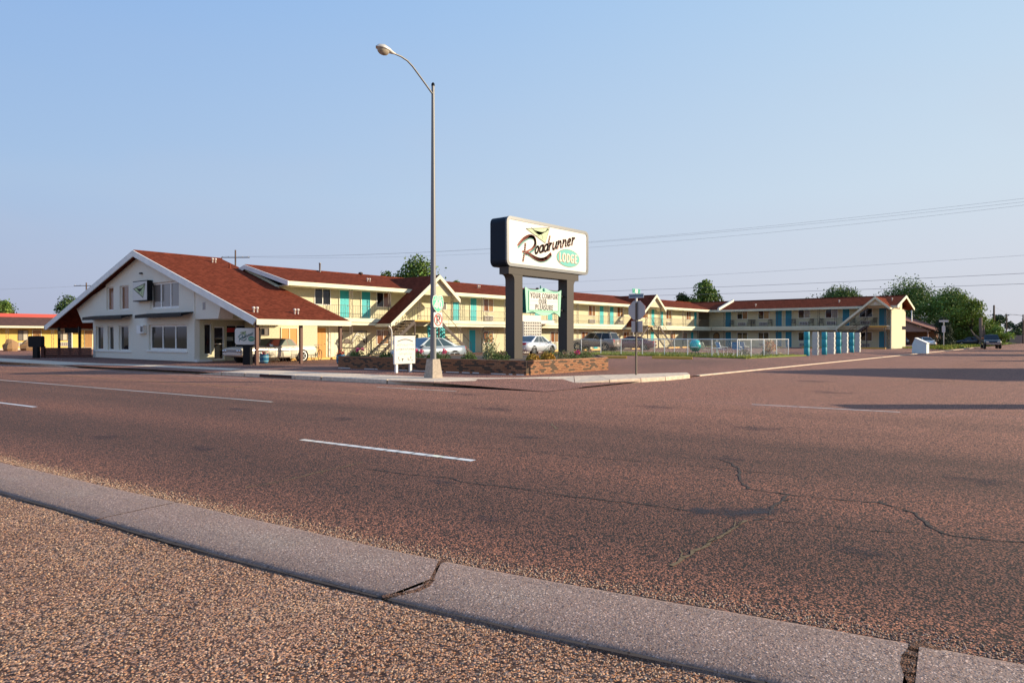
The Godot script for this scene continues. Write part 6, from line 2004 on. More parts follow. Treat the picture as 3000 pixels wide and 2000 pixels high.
func build_yard() -> void:
	# ---- white chain link fence round the patio ----
	var T := thing("patio_fence", "low white fence of pipe posts and chain link round the patio lawn", "fence", Vector3(0, 0.28, 0))
	var c0 := Vector3(45.6, 0, -33.2)
	var c1 := Vector3(46.1, 0, -18.64)
	var c2 := Vector3(53.4, 0, -17.6)
	var c3 := Vector3(53.8, 0, -33.0)
	var st: SurfaceTool
	for seg in [[c0, c1, 8], [c1, c2, 4], [c2, c3, 8]]:
		var a: Vector3 = seg[0]
		var b: Vector3 = seg[1]
		for i in int(seg[2]):
			var p := a.lerp(b, float(i) / seg[2])
			st = S(); tube(st, [p, p + Vector3(0, 1.22, 0)], 0.032, 6); obj("post", st, mats.white_metal, T)
		st = S()
		if seg[2] == 8 and a == c0:
			for k in [[0.0, 0.22], [0.27, 0.47], [0.52, 1.0]]: tube(st, [a.lerp(b, k[0]) + Vector3(0, 1.2, 0), a.lerp(b, k[1]) + Vector3(0, 1.2, 0)], 0.022, 6)
		else:
			tube(st, [a + Vector3(0, 1.2, 0), b + Vector3(0, 1.2, 0)], 0.022, 6)
		obj("top_rail", st, mats.white_metal, T)
		st = S()
		var le := a.distance_to(b)
		var n := int(le / 0.16)
		for i in n:
			for d in [1.0, -1.0]:
				var p := a.lerp(b, (i + 0.5) / n)
				var k = 1.15 / le * d * 0.55
				bar(st, p + Vector3(0, 0.05, 0), a.lerp(b, clampf((i + 0.5) / n + k, 0, 1)) + Vector3(0, 1.18, 0), 0.006)
		var o := obj("chain_link", st, mats.galvanised, T); o.set_meta("kind", "stuff")
	# ---- yellow kerbs beside the lawn ----
	var n := 0
	for k in [[37.0, -25.8, 38.5, -22.9], [39.3, -21.5, 40.3, -19.2]]:
		var a := Vector3(k[0], lot_y(k[0], k[1]), k[1])
		var b := Vector3(k[2], lot_y(k[2], k[3]), k[3])
		st = S()
		var u := (b - a).normalized()
		prism(st, Transform3D(Basis(u.cross(Vector3.UP), Vector3.UP, -u), a), PackedVector2Array([Vector2(-0.13, -0.02), Vector2(0.13, -0.02), Vector2(0.11, 0.12), Vector2(0.06, 0.16), Vector2(-0.06, 0.16), Vector2(-0.11, 0.12)]), -a.distance_to(b), 0.0)
		tag(obj("parking_kerb", st, mats.yellow_paint), ["yellow concrete parking kerb at the right end of the brick planter", "yellow concrete parking kerb in front of the lawn, right of the stop sign pole"][n], "parking kerb", "yellow parking kerbs by the lawn"); n += 1
	# ---- turquoise egg shaped grill ----
	var g := 0.29
	var G := thing("barbecue_grill", "round turquoise lidded grill on short legs at the left of the fenced lawn", "grill", Vector3(48.1, g, -22.7), 0.4)
	st = S(); lathe(st, Transform3D(Basis(), Vector3(0, 0.62, 0)), [Vector2(0.40, 0.0), Vector2(0.44, 0.10), Vector2(0.42, 0.28), Vector2(0.30, 0.46), Vector2(0.10, 0.55), Vector2(0, 0.56)], 20); obj("lid", st, mat("grill_turquoise", L(0.02, 0.42, 0.46), 0.35), G)
	st = S(); lathe(st, Transform3D(Basis(), Vector3(0, 0.62, 0)), [Vector2(0.0, -0.36), Vector2(0.24, -0.33), Vector2(0.38, -0.18), Vector2(0.41, -0.005)], 20); obj("bowl", st, mats.dark_teal, G)
	for i in 3:
		var an := TAU * i / 3.0
		st = S(); tube(st, [Vector3(cos(an) * 0.2, 0.36, sin(an) * 0.2), Vector3(cos(an) * 0.36, 0.0, sin(an) * 0.36)], 0.025, 6); obj("leg", st, mats.black_metal, G)
	st = S(); box(st, Vector3(-0.95, 0.60, -0.25), Vector3(-0.45, 0.63, 0.25)); obj("side_shelf", st, mats.white_metal, G)
	# ---- lawn chairs, table ----
	var blue := mat("blue_chair", L(0.03, 0.20, 0.52), 0.5)
	var lab := ["blue metal lawn chair with white arms, behind the small white table", "blue metal lawn chair in the middle of the lawn, right of the white table", "blue metal lawn chair behind the fence corner post, next to the dark plants"]
	n = 0
	for q in [[49.3, -21.1, 0.9], [49.6, -20.1, 1.7], [51.4, -20.3, 1.4]]:
		var C := thing("lawn_chair", lab[n], "chair", Vector3(q[0], g, q[1]), q[2], "blue lawn chairs"); n += 1
		lawn_chair(C, blue, mats.white_metal)
	var W := thing("lawn_chair", "cream white wire garden chair right of the turquoise grill", "chair", Vector3(47.7, g, -21.6), 0.8)
	lawn_chair(W, mat("cream_wire", L(0.62, 0.64, 0.48), 0.5), mats.cream_wire)
	var B := thing("garden_table", "small round white metal table in front of the leftmost blue chair", "table", Vector3(48.5, g, -21.2))
	st = S(); lathe(st, Transform3D(Basis(), Vector3.ZERO), [Vector2(0.0, 0.56), Vector2(0.42, 0.56), Vector2(0.42, 0.53), Vector2(0.0, 0.53)], 16); obj("table_top", st, mats.white_metal, B)
	for i in 3:
		var an := TAU * i / 3.0
		st = S(); tube(st, [Vector3(cos(an) * 0.1, 0.53, sin(an) * 0.1), Vector3(cos(an) * 0.3, 0, sin(an) * 0.3)], 0.02, 5); obj("leg", st, mats.white_metal, B)
	# ---- orange leaved bush and other plants inside the fence corner ----
	var S1 := thing("autumn_bush", "round bush with orange and cream leaves by the right corner of the white fence", "bush", Vector3(52.2, g, -18.6))
	leaf_mat()
	st = S()
	for i in 520:
		var v := Vector3(rng.randfn() * 0.5, absf(rng.randfn()) * 0.5, rng.randfn() * 0.5)
		v = v.normalized() * pow(rng.randf(), 0.35) * Vector3(0.52, 1, 0.52).x
		v = Vector3(v.x, 0.75 + (v.y - 0.26) * 1.7, v.z)
		var tones := [Color(0.70, 0.22, 0.05), Color(0.85, 0.45, 0.18), Color(0.90, 0.75, 0.55), Color(0.45, 0.09, 0.03), Color(0.16, 0.12, 0.04)]
		leaf(st, v, rng.randf_range(0.09, 0.16), tones[rng.randi() % 5])
	obj("foliage", st, mats.leaf, S1)
	st = S()
	for i in 7: tube(st, [Vector3(0, 0, 0), Vector3(cos(i) * 0.15, 0.45, sin(i) * 0.15), Vector3(cos(i) * 0.4, 1.1, sin(i) * 0.4)], 0.014, 4)
	obj("stem", st, mats.stem_brown, S1)
	n = 0
	for q in [[50.6, -20.2, 0.5], [51.4, -18.9, 0.35]]:
		var S2 := thing("lawn_plant", ["dark leafy plant behind the rightmost blue chair", "low blue green plant at the foot of the orange leaved bush"][n], "plant", Vector3(q[0] + 0.6, g, q[1])); n += 1
		st = S()
		for i in 260:
			var v = Vector3(rng.randfn(), absf(rng.randfn()) * 1.3, rng.randfn()).normalized() * pow(rng.randf(), 0.5) * q[2]
			leaf(st, v, 0.11, Color(0.03, 0.06, 0.03) * rng.randf_range(0.6, 1.8))
		obj("foliage", st, mats.leaf, S2)
	# ---- row of turquoise and white columns ----
	var cols := [[54.7, -16.65, 0], [57.3, -16.75, 1], [58.9, -16.55, 0], [62.0, -16.85, 1], [64.2, -16.85, 0], [66.5, -16.9, 1], [68.5, -16.85, 0], [71.3, -17.0, 1]]
	var names_ := ["nearest and leftmost turquoise round column in the row by the side street", "leftmost white square column in the row by the side street", "second turquoise round column from the left in the row", "second white square column from the left, broad with rough edges", "third turquoise round column from the left in the row", "third white square column from the left in the row", "fourth and farthest turquoise round column in the row", "farthest and rightmost white square column in the row"]
	tri(mat("column_turquoise", L(0.01, 0.36, 0.46), 0.6), tex.soft, 0.9)
	tri(mat("column_white", L(0.62, 0.63, 0.60), 0.8), tex.stucco, 0.7, tex.stucco_n, 0.5)
	for i in 8:
		var q: Array = cols[i]
		var P := thing("column", names_[i], "column", Vector3(q[0], lot_y(q[0], q[1]), q[1]), 0.0, "turquoise columns" if q[2] == 0 else "white columns")
		var h := 1.86
		if q[2] == 0:
			for k in 3:
				st = S(); lathe(st, Transform3D(Basis(), Vector3(0, k * h / 3, 0)), [Vector2(0, 0), Vector2(0.20, 0), Vector2(0.205, 0.006), Vector2(0.205, h / 3 - 0.014), Vector2(0.20, h / 3 - 0.008), Vector2(0, h / 3 - 0.008)], 16); obj("drum", st, mats.column_turquoise, P)
		else:
			for k in 9:
				st = S()
				var wd := (0.21 if i != 3 else 0.27) + (0.012 if k % 2 else -0.012)
				box(st, Vector3(-0.20, k * h / 9, -wd), Vector3(0.20, (k + 1) * h / 9 - 0.014, wd)); obj("block", st, mats.column_white, P)
	var Lg := thing("plank", "long tan plank lying on the ground left of the turquoise columns", "plank", Vector3(54.6, 0.33, -18.6), 0.35)
	st = S(); box(st, Vector3(-1.7, -0.06, -0.12), Vector3(1.7, 0.06, 0.12)); obj("board", st, mats.yellow_paint, Lg)
	# ---- white housing with a slanting lid ----
	var H := thing("white_box", "white painted housing with slanting top beside the side street, right of the columns", "utility box", Vector3(76.0, 0.04, -12.65))
	st = S()
	var J := Transform3D(Basis(Vector3.BACK, Vector3.UP, Vector3.LEFT), Vector3.ZERO)
	prism(st, J, PackedVector2Array([Vector2(-0.62, 0), Vector2(0.60, 0), Vector2(0.60, 0.98), Vector2(-0.38, 1.47), Vector2(-0.62, 0.86)]), -1.4, 0.0); obj("housing", st, mat("box_white", L(0.62, 0.70, 0.70), 0.6), H)
	st = S(); prism(st, J, PackedVector2Array([Vector2(-0.42, 1.475), Vector2(0.66, 0.955), Vector2(0.68, 1.0), Vector2(-0.38, 1.53)]), -1.45, 0.05); obj("lid", st, mats.white_trim, H)
	st = S()
	for z in [-0.32, 0.28]: box(st, Vector3(-0.012, 0.1, z - 0.02), Vector3(-0.001, 0.85, z + 0.02))
	obj("batten", st, mats.box_white, H)
	# ---- small road sign farther along the verge ----
	var R := thing("road_sign", "small name blade and plate on a pole in front of the dark conifer", "sign", Vector3(120.7, 0.1, -16.9))
	st = S(); tube(st, [Vector3.ZERO, Vector3(0, 4.1, 0)], 0.06, 6); obj("pole", st, mats.galvanised, R)
	st = S(); box(st, Vector3(-0.05, 3.75, -0.6), Vector3(-0.02, 4.05, 0.6)); obj("name_blade", st, mats.vent_white, R)
	st = S(); box(st, Vector3(-0.08, 2.2, -0.22), Vector3(-0.061, 3.2, 0.22)); obj("plate", st, mats.vent_white, R)


func lawn_chair(C: Node3D, m: Material, arm: Material) -> void:
	var st := S()
	for k in 5: box(st, Vector3(-0.27, 0.42, -0.26 + k * 0.11), Vector3(0.27, 0.44, -0.17 + k * 0.11))
	obj("seat", st, m, C)
	st = S()
	for k in 5: obox(st, Transform3D(Basis(Vector3.RIGHT, -0.22), Vector3(0, 0.52 + k * 0.105, -0.31 - k * 0.023)), Vector3(0.54 - 0.03 * absi(k - 2), 0.085, 0.015))
	obj("backrest", st, m, C)
	for x in [-0.29, 0.29]:
		st = S(); tube(st, [Vector3(x, 0.02, -0.3), Vector3(x, 0.0, 0.28), Vector3(x, 0.62, 0.30), Vector3(x, 0.64, -0.28), Vector3(x, 0.98, -0.42)], 0.024, 6); obj("arm_frame", st, arm, C)


func build_porch_things() -> void:
	# ---- pedestal signs at the two drive entrances ----
	var P := thing("pedestal_sign", "small white pedestal sign with script and a green oval before the classic car", "sign", Vector3(19.15, 0.12, -35.25), deg_to_rad(-52))
	var st := S(); box(st, Vector3(-0.2, 0, -0.17), Vector3(0.2, 0.98, 0.17)); obj("pedestal", st, mats.black_metal, P)
	st = S(); prism(st, Transform3D(Basis(), Vector3(0, 0, 0)), PackedVector2Array([Vector2(-0.2, 0.98), Vector2(0.2, 0.98), Vector2(0.42, 1.10), Vector2(-0.42, 1.10)]), -0.14, 0.14); obj("neck", st, mats.black_metal, P)
	var x := Transform3D(Basis(), Vector3(0, 1.58, 0))
	st = S(); prism(st, x, rrect(1.32, 0.96, 0.15), -0.18, 0.16); obj("cabinet", st, mats.black_metal, P)
	st = S(); prism(st, x, rrect(1.26, 0.90, 0.13), 0.161, 0.175); obj("face", st, mats.sign_white, P)
	lodge_lettering(P, Transform3D(Basis(), Vector3(-0.57, 1.26, 0.178)), 1.16, 0.62, mat("sign_dark_teal", L(0.02, 0.09, 0.11), 0.6), mats.sign_dark_teal, mat("sign_green", L(0.03, 0.30, 0.22), 0.5))
	var Q := thing("pedestal_sign", "black back of a small pedestal sign at the far left before the yellow motel", "sign", Vector3(15.2, 0.13, -57.5), deg_to_rad(128))
	st = S(); box(st, Vector3(-0.17, 0, -0.15), Vector3(0.17, 0.80, 0.15)); obj("pedestal", st, mats.black_metal, Q)
	st = S(); prism(st, Transform3D(Basis(), Vector3(0, 1.20, 0)), rrect(0.98, 0.80, 0.12), -0.16, 0.16); obj("cabinet", st, mats.black_metal, Q)
	# ---- blue flower pots ----
	mat("pot_blue", L(0.02, 0.14, 0.28), 0.35)
	mat("pot_band", L(0.25, 0.48, 0.56), 0.4)
	var pl := ["blue banded flower pot with pink flowers beside the classic car's front wheel", "teal blue banded flower pot with red flowers at the left end of the planter"]
	var n := 0
	for q in [[20.9, -36.6], [23.2, -32.4]]:
		var T := thing("flower_pot", pl[n], "flower pot", Vector3(q[0], 0.14, q[1]), 0.0, "blue flower pots")
		st = S(); lathe(st, Transform3D(), [Vector2(0, 0), Vector2(0.20, 0), Vector2(0.245, 0.14), Vector2(0.26, 0.33), Vector2(0.235, 0.50), Vector2(0.25, 0.53), Vector2(0.21, 0.53), Vector2(0.20, 0.45), Vector2(0, 0.45)], 20); obj("pot", st, mats.pot_blue, T)
		st = S()
		for y in [0.10, 0.36]: lathe(st, Transform3D(), [Vector2(0.262 if y > 0.2 else 0.236, y), Vector2(0.266 if y > 0.2 else 0.246, y + 0.03), Vector2(0.262 if y > 0.2 else 0.25, y + 0.05)], 20)
		obj("glaze_band", st, mats.pot_band, T)
		st = S()
		for i in 160:
			var v := Vector3(rng.randfn() * 0.12, 0.52 + absf(rng.randfn()) * 0.12, rng.randfn() * 0.12)
			var c = Color(0.04, 0.09, 0.02) if rng.randf() < 0.55 else ([Color(0.60, 0.06, 0.16), Color(0.62, 0.05, 0.03)][n])
			leaf(st, v, 0.08, c * rng.randf_range(0.7, 1.4))
		obj("flowers", st, leaf_mat(), T)
		n += 1
	# ---- black wire patio table and chairs before the classic car ----
	var tb := thing("wire_table", "black wire bistro table in front of the classic car", "table", Vector3(22.1, 0.14, -36.6))
	st = S()
	for r in [0.12, 0.24, 0.36]:
		var ring := []
		for i in 17: ring.append(Vector3(cos(TAU * i / 16) * r, 0.72, sin(TAU * i / 16) * r))
		tube(st, ring, 0.009, 4)
	for i in 8: bar(st, Vector3(0, 0.72, 0), Vector3(cos(TAU * i / 8) * 0.36, 0.72, sin(TAU * i / 8) * 0.36), 0.012)
	obj("table_top", st, mats.black_iron, tb)
	for i in 3:
		var a := TAU * i / 3.0
		st = S(); tube(st, [Vector3(0, 0.7, 0), Vector3(cos(a) * 0.06, 0.35, sin(a) * 0.06), Vector3(cos(a) * 0.28, 0, sin(a) * 0.28)], 0.014, 5); obj("leg", st, mats.black_iron, tb)
	n = 0
	for q in [[21.5, -37.0, -1.2], [22.75, -36.2, 1.9]]:
		var C := thing("wire_chair", ["black wire bistro chair left of the bistro table", "black wire bistro chair right of the bistro table, next to the porch post"][n], "chair", Vector3(q[0], 0.14, q[1]), q[2], "black wire chairs"); n += 1
		st = S()
		for k in 6: bar(st, Vector3(-0.2 + k * 0.08, 0.45, -0.2), Vector3(-0.2 + k * 0.08, 0.45, 0.2), 0.012)
		bar(st, Vector3(-0.2, 0.45, -0.2), Vector3(0.2, 0.45, -0.2), 0.018); bar(st, Vector3(-0.2, 0.45, 0.2), Vector3(0.2, 0.45, 0.2), 0.018); obj("seat", st, mats.black_iron, C)
		st = S(); tube(st, [Vector3(-0.2, 0.45, -0.2), Vector3(-0.18, 0.85, -0.26), Vector3(0, 0.93, -0.28), Vector3(0.18, 0.85, -0.26), Vector3(0.2, 0.45, -0.2)], 0.013, 5)
		for k in 3: bar(st, Vector3(-0.09 + k * 0.09, 0.45, -0.2), Vector3(-0.09 + k * 0.09, 0.9, -0.27), 0.010)
		obj("backrest", st, mats.black_iron, C)
		for l in [[-0.2, -0.2], [0.2, -0.2], [-0.2, 0.2], [0.2, 0.2]]:
			st = S(); bar(st, Vector3(l[0], 0.45, l[1]), Vector3(l[0] * 1.15, 0, l[1] * 1.15), 0.018); obj("leg", st, mats.black_iron, C)
	# ---- bicycle ----
	var bk := thing("bicycle", "black bicycle standing between the classic car and the right porch post", "bicycle", Vector3(25.55, 0.14, -38.3), atan2(-0.55, 0.83) * -1.0)
	for wx in [-0.53, 0.53]:
		st = S()
		var ring := []
		for i in 25: ring.append(Vector3(wx + cos(TAU * i / 24) * 0.335, 0.34 + sin(TAU * i / 24) * 0.335, 0))
		tube(st, ring, 0.022, 6)
		var wl := obj("wheel", st, mats.rubber, bk)
		st = S()
		for i in 10: bar(st, Vector3(wx, 0.34, 0), Vector3(wx + cos(TAU * i / 10) * 0.32, 0.34 + sin(TAU * i / 10) * 0.32, 0), 0.005)
		obj("spokes", st, mats.galvanised, wl)
	st = S()
	var bb := Vector3(-0.05, 0.30, 0); var seat := Vector3(-0.2, 0.78, 0); var head := Vector3(0.36, 0.80, 0)
	for e in [[bb, seat], [bb, head + Vector3(0.03, -0.12, 0)], [seat, head], [Vector3(-0.53, 0.34, 0), bb], [Vector3(-0.53, 0.34, 0), seat], [head + Vector3(-0.02, 0.1, 0), Vector3(0.53, 0.34, 0)]]: tube(st, [e[0], e[1]], 0.018, 6)
	obj("frame", st, mats.black_metal, bk)
	st = S(); box(st, Vector3(-0.34, 0.86, -0.08), Vector3(-0.08, 0.91, 0.08)); bar(st, Vector3(-0.2, 0.78, 0), Vector3(-0.21, 0.86, 0), 0.03); obj("saddle", st, mats.black_metal, bk)
	st = S(); tube(st, [Vector3(0.25, 1.0, -0.28), Vector3(0.36, 1.02, -0.1), Vector3(0.36, 1.02, 0.1), Vector3(0.25, 1.0, 0.28)], 0.014, 6); bar(st, head, Vector3(0.35, 1.02, 0), 0.025); obj("handlebar", st, mats.chrome, bk)
	st = S(); tube(st, [bb + Vector3(0.1, -0.14, 0.1), bb + Vector3(0, 0, 0.06), bb + Vector3(0, 0, -0.06), bb + Vector3(-0.1, 0.14, -0.1)], 0.012, 5); obj("pedals", st, mats.black_metal, bk)
	# ---- framed metal wall art on the long wing, right of the porch ----
	var A := thing("metal_wall_art", "black framed metal wall art with hill and bird on the cream ground floor wall", "wall art", Vector3(29.75, 0.86, -41.42))
	st = S()
	for e in [[0, 0, 2.25, 0.04], [0, 1.22, 2.25, 1.26], [0, 0.04, 0.04, 1.22], [2.21, 0.04, 2.25, 1.22]]: box(st, Vector3(e[0], e[1], -0.02), Vector3(e[2], e[3], 0.03))
	obj("frame", st, mats.black_iron, A)
	st = S()
	var hill := PackedVector2Array([Vector2(0.0, 0.34)])
	for q in spline([Vector2(0.0, 0.36), Vector2(0.2, 0.46), Vector2(0.35, 0.66), Vector2(0.55, 0.68), Vector2(0.75, 0.5), Vector2(1.05, 0.36)], 4): hill.append(q)
	hill.append(Vector2(1.05, 0.34))
	prism(st, Transform3D(), hill, 0.0, 0.012); obj("hill", st, mats.brown_iron, A)
	st = S()
	stroke(st, Transform3D(), spline([Vector2(0.9, 0.42), Vector2(1.2, 0.9), Vector2(1.5, 1.15), Vector2(1.9, 1.18)], 5), 0.07, 0.004)
	stroke(st, Transform3D(), spline([Vector2(1.25, 0.95), Vector2(1.6, 0.92), Vector2(1.95, 0.72), Vector2(2.08, 0.5)], 5), 0.04, 0.005)
	stroke(st, Transform3D(), [Vector2(2.0, 1.15), Vector2(2.1, 0.5)], 0.035, 0.006)
	obj("tree", st, mats.galvanised, A)
	st = S()
	stroke(st, Transform3D(), spline([Vector2(1.42, 0.78), Vector2(1.5, 0.62), Vector2(1.58, 0.5), Vector2(1.75, 0.52), Vector2(1.98, 0.52)], 4), 0.05, 0.01); stroke(st, Transform3D(), [Vector2(1.57, 0.5), Vector2(1.56, 0.04)], 0.02, 0.011); stroke(st, Transform3D(), [Vector2(1.95, 0.5), Vector2(2.08, 0.36)], 0.10, 0.012)
	obj("bird", st, mats.black_iron, A)
	# ---- things on the far left ----
	var W := thing("low_screen_wall", "low dark red boarded screen under the left porch of the office", "wall", Vector3(16.0, 0.12, -58.5), deg_to_rad(51.7))
	for i in 5:
		st = S(); box(st, Vector3(-0.04, i * 0.15, 0), Vector3(0.02, i * 0.15 + 0.138, 3.1)); obj("board", st, mats.dark_red_wood, W)
	st = S(); box(st, Vector3(-0.14, 0, -0.22), Vector3(0.12, 0.86, -0.01)); obj("end_post", st, mats.dark_red_wood, W)
	var V := thing("vertical_sign", "old upright white sign with black marks under the left porch eave, before the yellow motel", "sign", Vector3(19.4, 0.15, -64.4), deg_to_rad(-50))
	st = S(); box(st, Vector3(-0.16, 0.3, -0.06), Vector3(0.16, 2.2, 0.06)); obj("panel", st, mats.sign_white, V)
	st = S(); box(st, Vector3(-0.05, 0, -0.05), Vector3(0.05, 0.299, 0.05)); obj("post", st, mats.black_metal, V)
	st = S()
	for i in 6:
		for e in [[[-0.09, 0.0], [0.09, 0.0]], [[-0.08, 0.0], [-0.08, 0.2]], [[0.08, 0.02], [0.0, 0.18]]]:
			stroke(st, Transform3D(Basis(), Vector3(0, 0.45 + i * 0.29, 0.062)), [Vector2(e[0][0], e[0][1]), Vector2(e[1][0], e[1][1])], 0.035)
	obj("worn_marks", st, mats.lettering_black, V)
	var X := thing("hanging_sign", "black rectangular sign box hung under the left porch eave of the office", "sign", Vector3(18.9, 1.98, -63.9), deg_to_rad(-50))
	st = S(); box(st, Vector3(0, 0, -0.06), Vector3(1.25, 0.42, 0.06)); obj("box", st, mats.black_metal, X)
	st = S(); for k in [0.2, 1.05]: bar(st, Vector3(k, 0.42, 0), Vector3(k, 0.62, 0), 0.03)
	obj("hanger", st, mats.black_metal, X)
	tri(mat("rock", L(0.34, 0.20, 0.10), 0.9), tex.stucco, 0.8, tex.stucco_n, 1.0)
	n = 0
	for q in [[22.9, -88.5, 1.1, 0.75], [20.7, -87.0, 0.7, 0.8]]:
		var st2 := S(); st2.set_smooth_group(-1)
		var sp := SphereMesh.new(); sp.radius = 1.0; sp.height = 2.0; sp.radial_segments = 10; sp.rings = 6
		var arr := sp.get_mesh_arrays()
		var vs: PackedVector3Array = arr[Mesh.ARRAY_VERTEX]
		var ix: PackedInt32Array = arr[Mesh.ARRAY_INDEX]
		for i in ix.size():
			var v := vs[ix[i]]
			v *= 1.0 + 0.35 * blot.get_noise_3dv(v * 4.0 + Vector3(n * 9, 0, 0))
			st2.add_vertex(v * Vector3(q[2], q[3], q[2] * 0.8))
		var o := obj("boulder", st2, mats.rock)
		o.position = Vector3(q[0], q[3] * 0.6 + 0.1, q[1])
		tag(o, ["tan boulder on the yard of the yellow motel, left of the black pedestal sign", "orange boulder at the very left edge before the yellow motel"][n], "rock", "boulders"); n += 1


# ---- trees ----
func tree(label: String, at: Vector3, h: float, w: float, spec: Dictionary) -> void:
	var T := thing(spec.get("called", "tree"), label, "tree", at)
	var base: Color = spec.get("tone", Color(0.06, 0.105, 0.022))
	var leafs: float = spec.get("leaf", 0.34)
	var crown0: float = spec.get("from", 0.28) * h
	var st := S()
	var blobs := []
	var nb: int = spec.get("blobs", 26)
	for i in nb:
		var t := rng.randf()
		var a := rng.randf() * TAU
		var prof := sin(PI * clampf(pow(t, spec.get("skew", 0.8)) * 0.92 + 0.06, 0, 1))
		var rr := w * 0.5 * prof * sqrt(rng.randf_range(0.15, 1.0))
		var br = rng.randf_range(0.13, 0.24) * minf(w, h) * spec.get("clump", 1.0)
		blobs.append([Vector3(cos(a) * rr, lerpf(crown0, h - br * 0.6, t), sin(a) * rr), br])
	var per: int = spec.get("leaves", 9000) / nb
	for b in blobs:
		var c: Vector3 = b[0]
		var r: float = b[1]
		var k0 := rng.randf_range(0.95, 2.0)
		for i in per:
			var v := Vector3(rng.randfn(), rng.randfn() * 0.75, rng.randfn()).normalized() * r * pow(rng.randf(), 0.32)
			if rng.randf() < 0.10: v *= rng.randf_range(1.1, 1.5)
			var k := k0 * rng.randf_range(0.6, 1.4)
			leaf(st, c + v, leafs * rng.randf_range(0.6, 1.3), Color(base.r * k * rng.randf_range(0.85, 1.3), base.g * k, base.b * k * rng.randf_range(0.7, 1.2)), 0.2)
	obj("crown", st, leaf_mat(), T)
	st = S()
	var tr: float = spec.get("trunk", 0.03) * h
	tube(st, [Vector3(0, -0.2, 0), Vector3(0.1, crown0 * 0.6, 0), Vector3(0.0, h * 0.55, 0.1), Vector3(0.1, h * 0.8, 0)], [tr, tr * 0.8, tr * 0.45, tr * 0.15], 8)
	for i in mini(10, nb):
		var c: Vector3 = blobs[i][0]
		var y := minf(c.y * 0.75, h * 0.6)
		tube(st, [Vector3(0, maxf(crown0 * 0.7, y * 0.7), 0), c * Vector3(0.5, 0, 0.5) + Vector3(0, lerpf(y, c.y, 0.5), 0), c], [tr * 0.4, tr * 0.22, tr * 0.08], 5)
	obj("trunk", st, tri(mat("bark", L(0.10, 0.075, 0.055), 0.95), tex.stucco, 0.8, tex.stucco_n, 0.8), T)


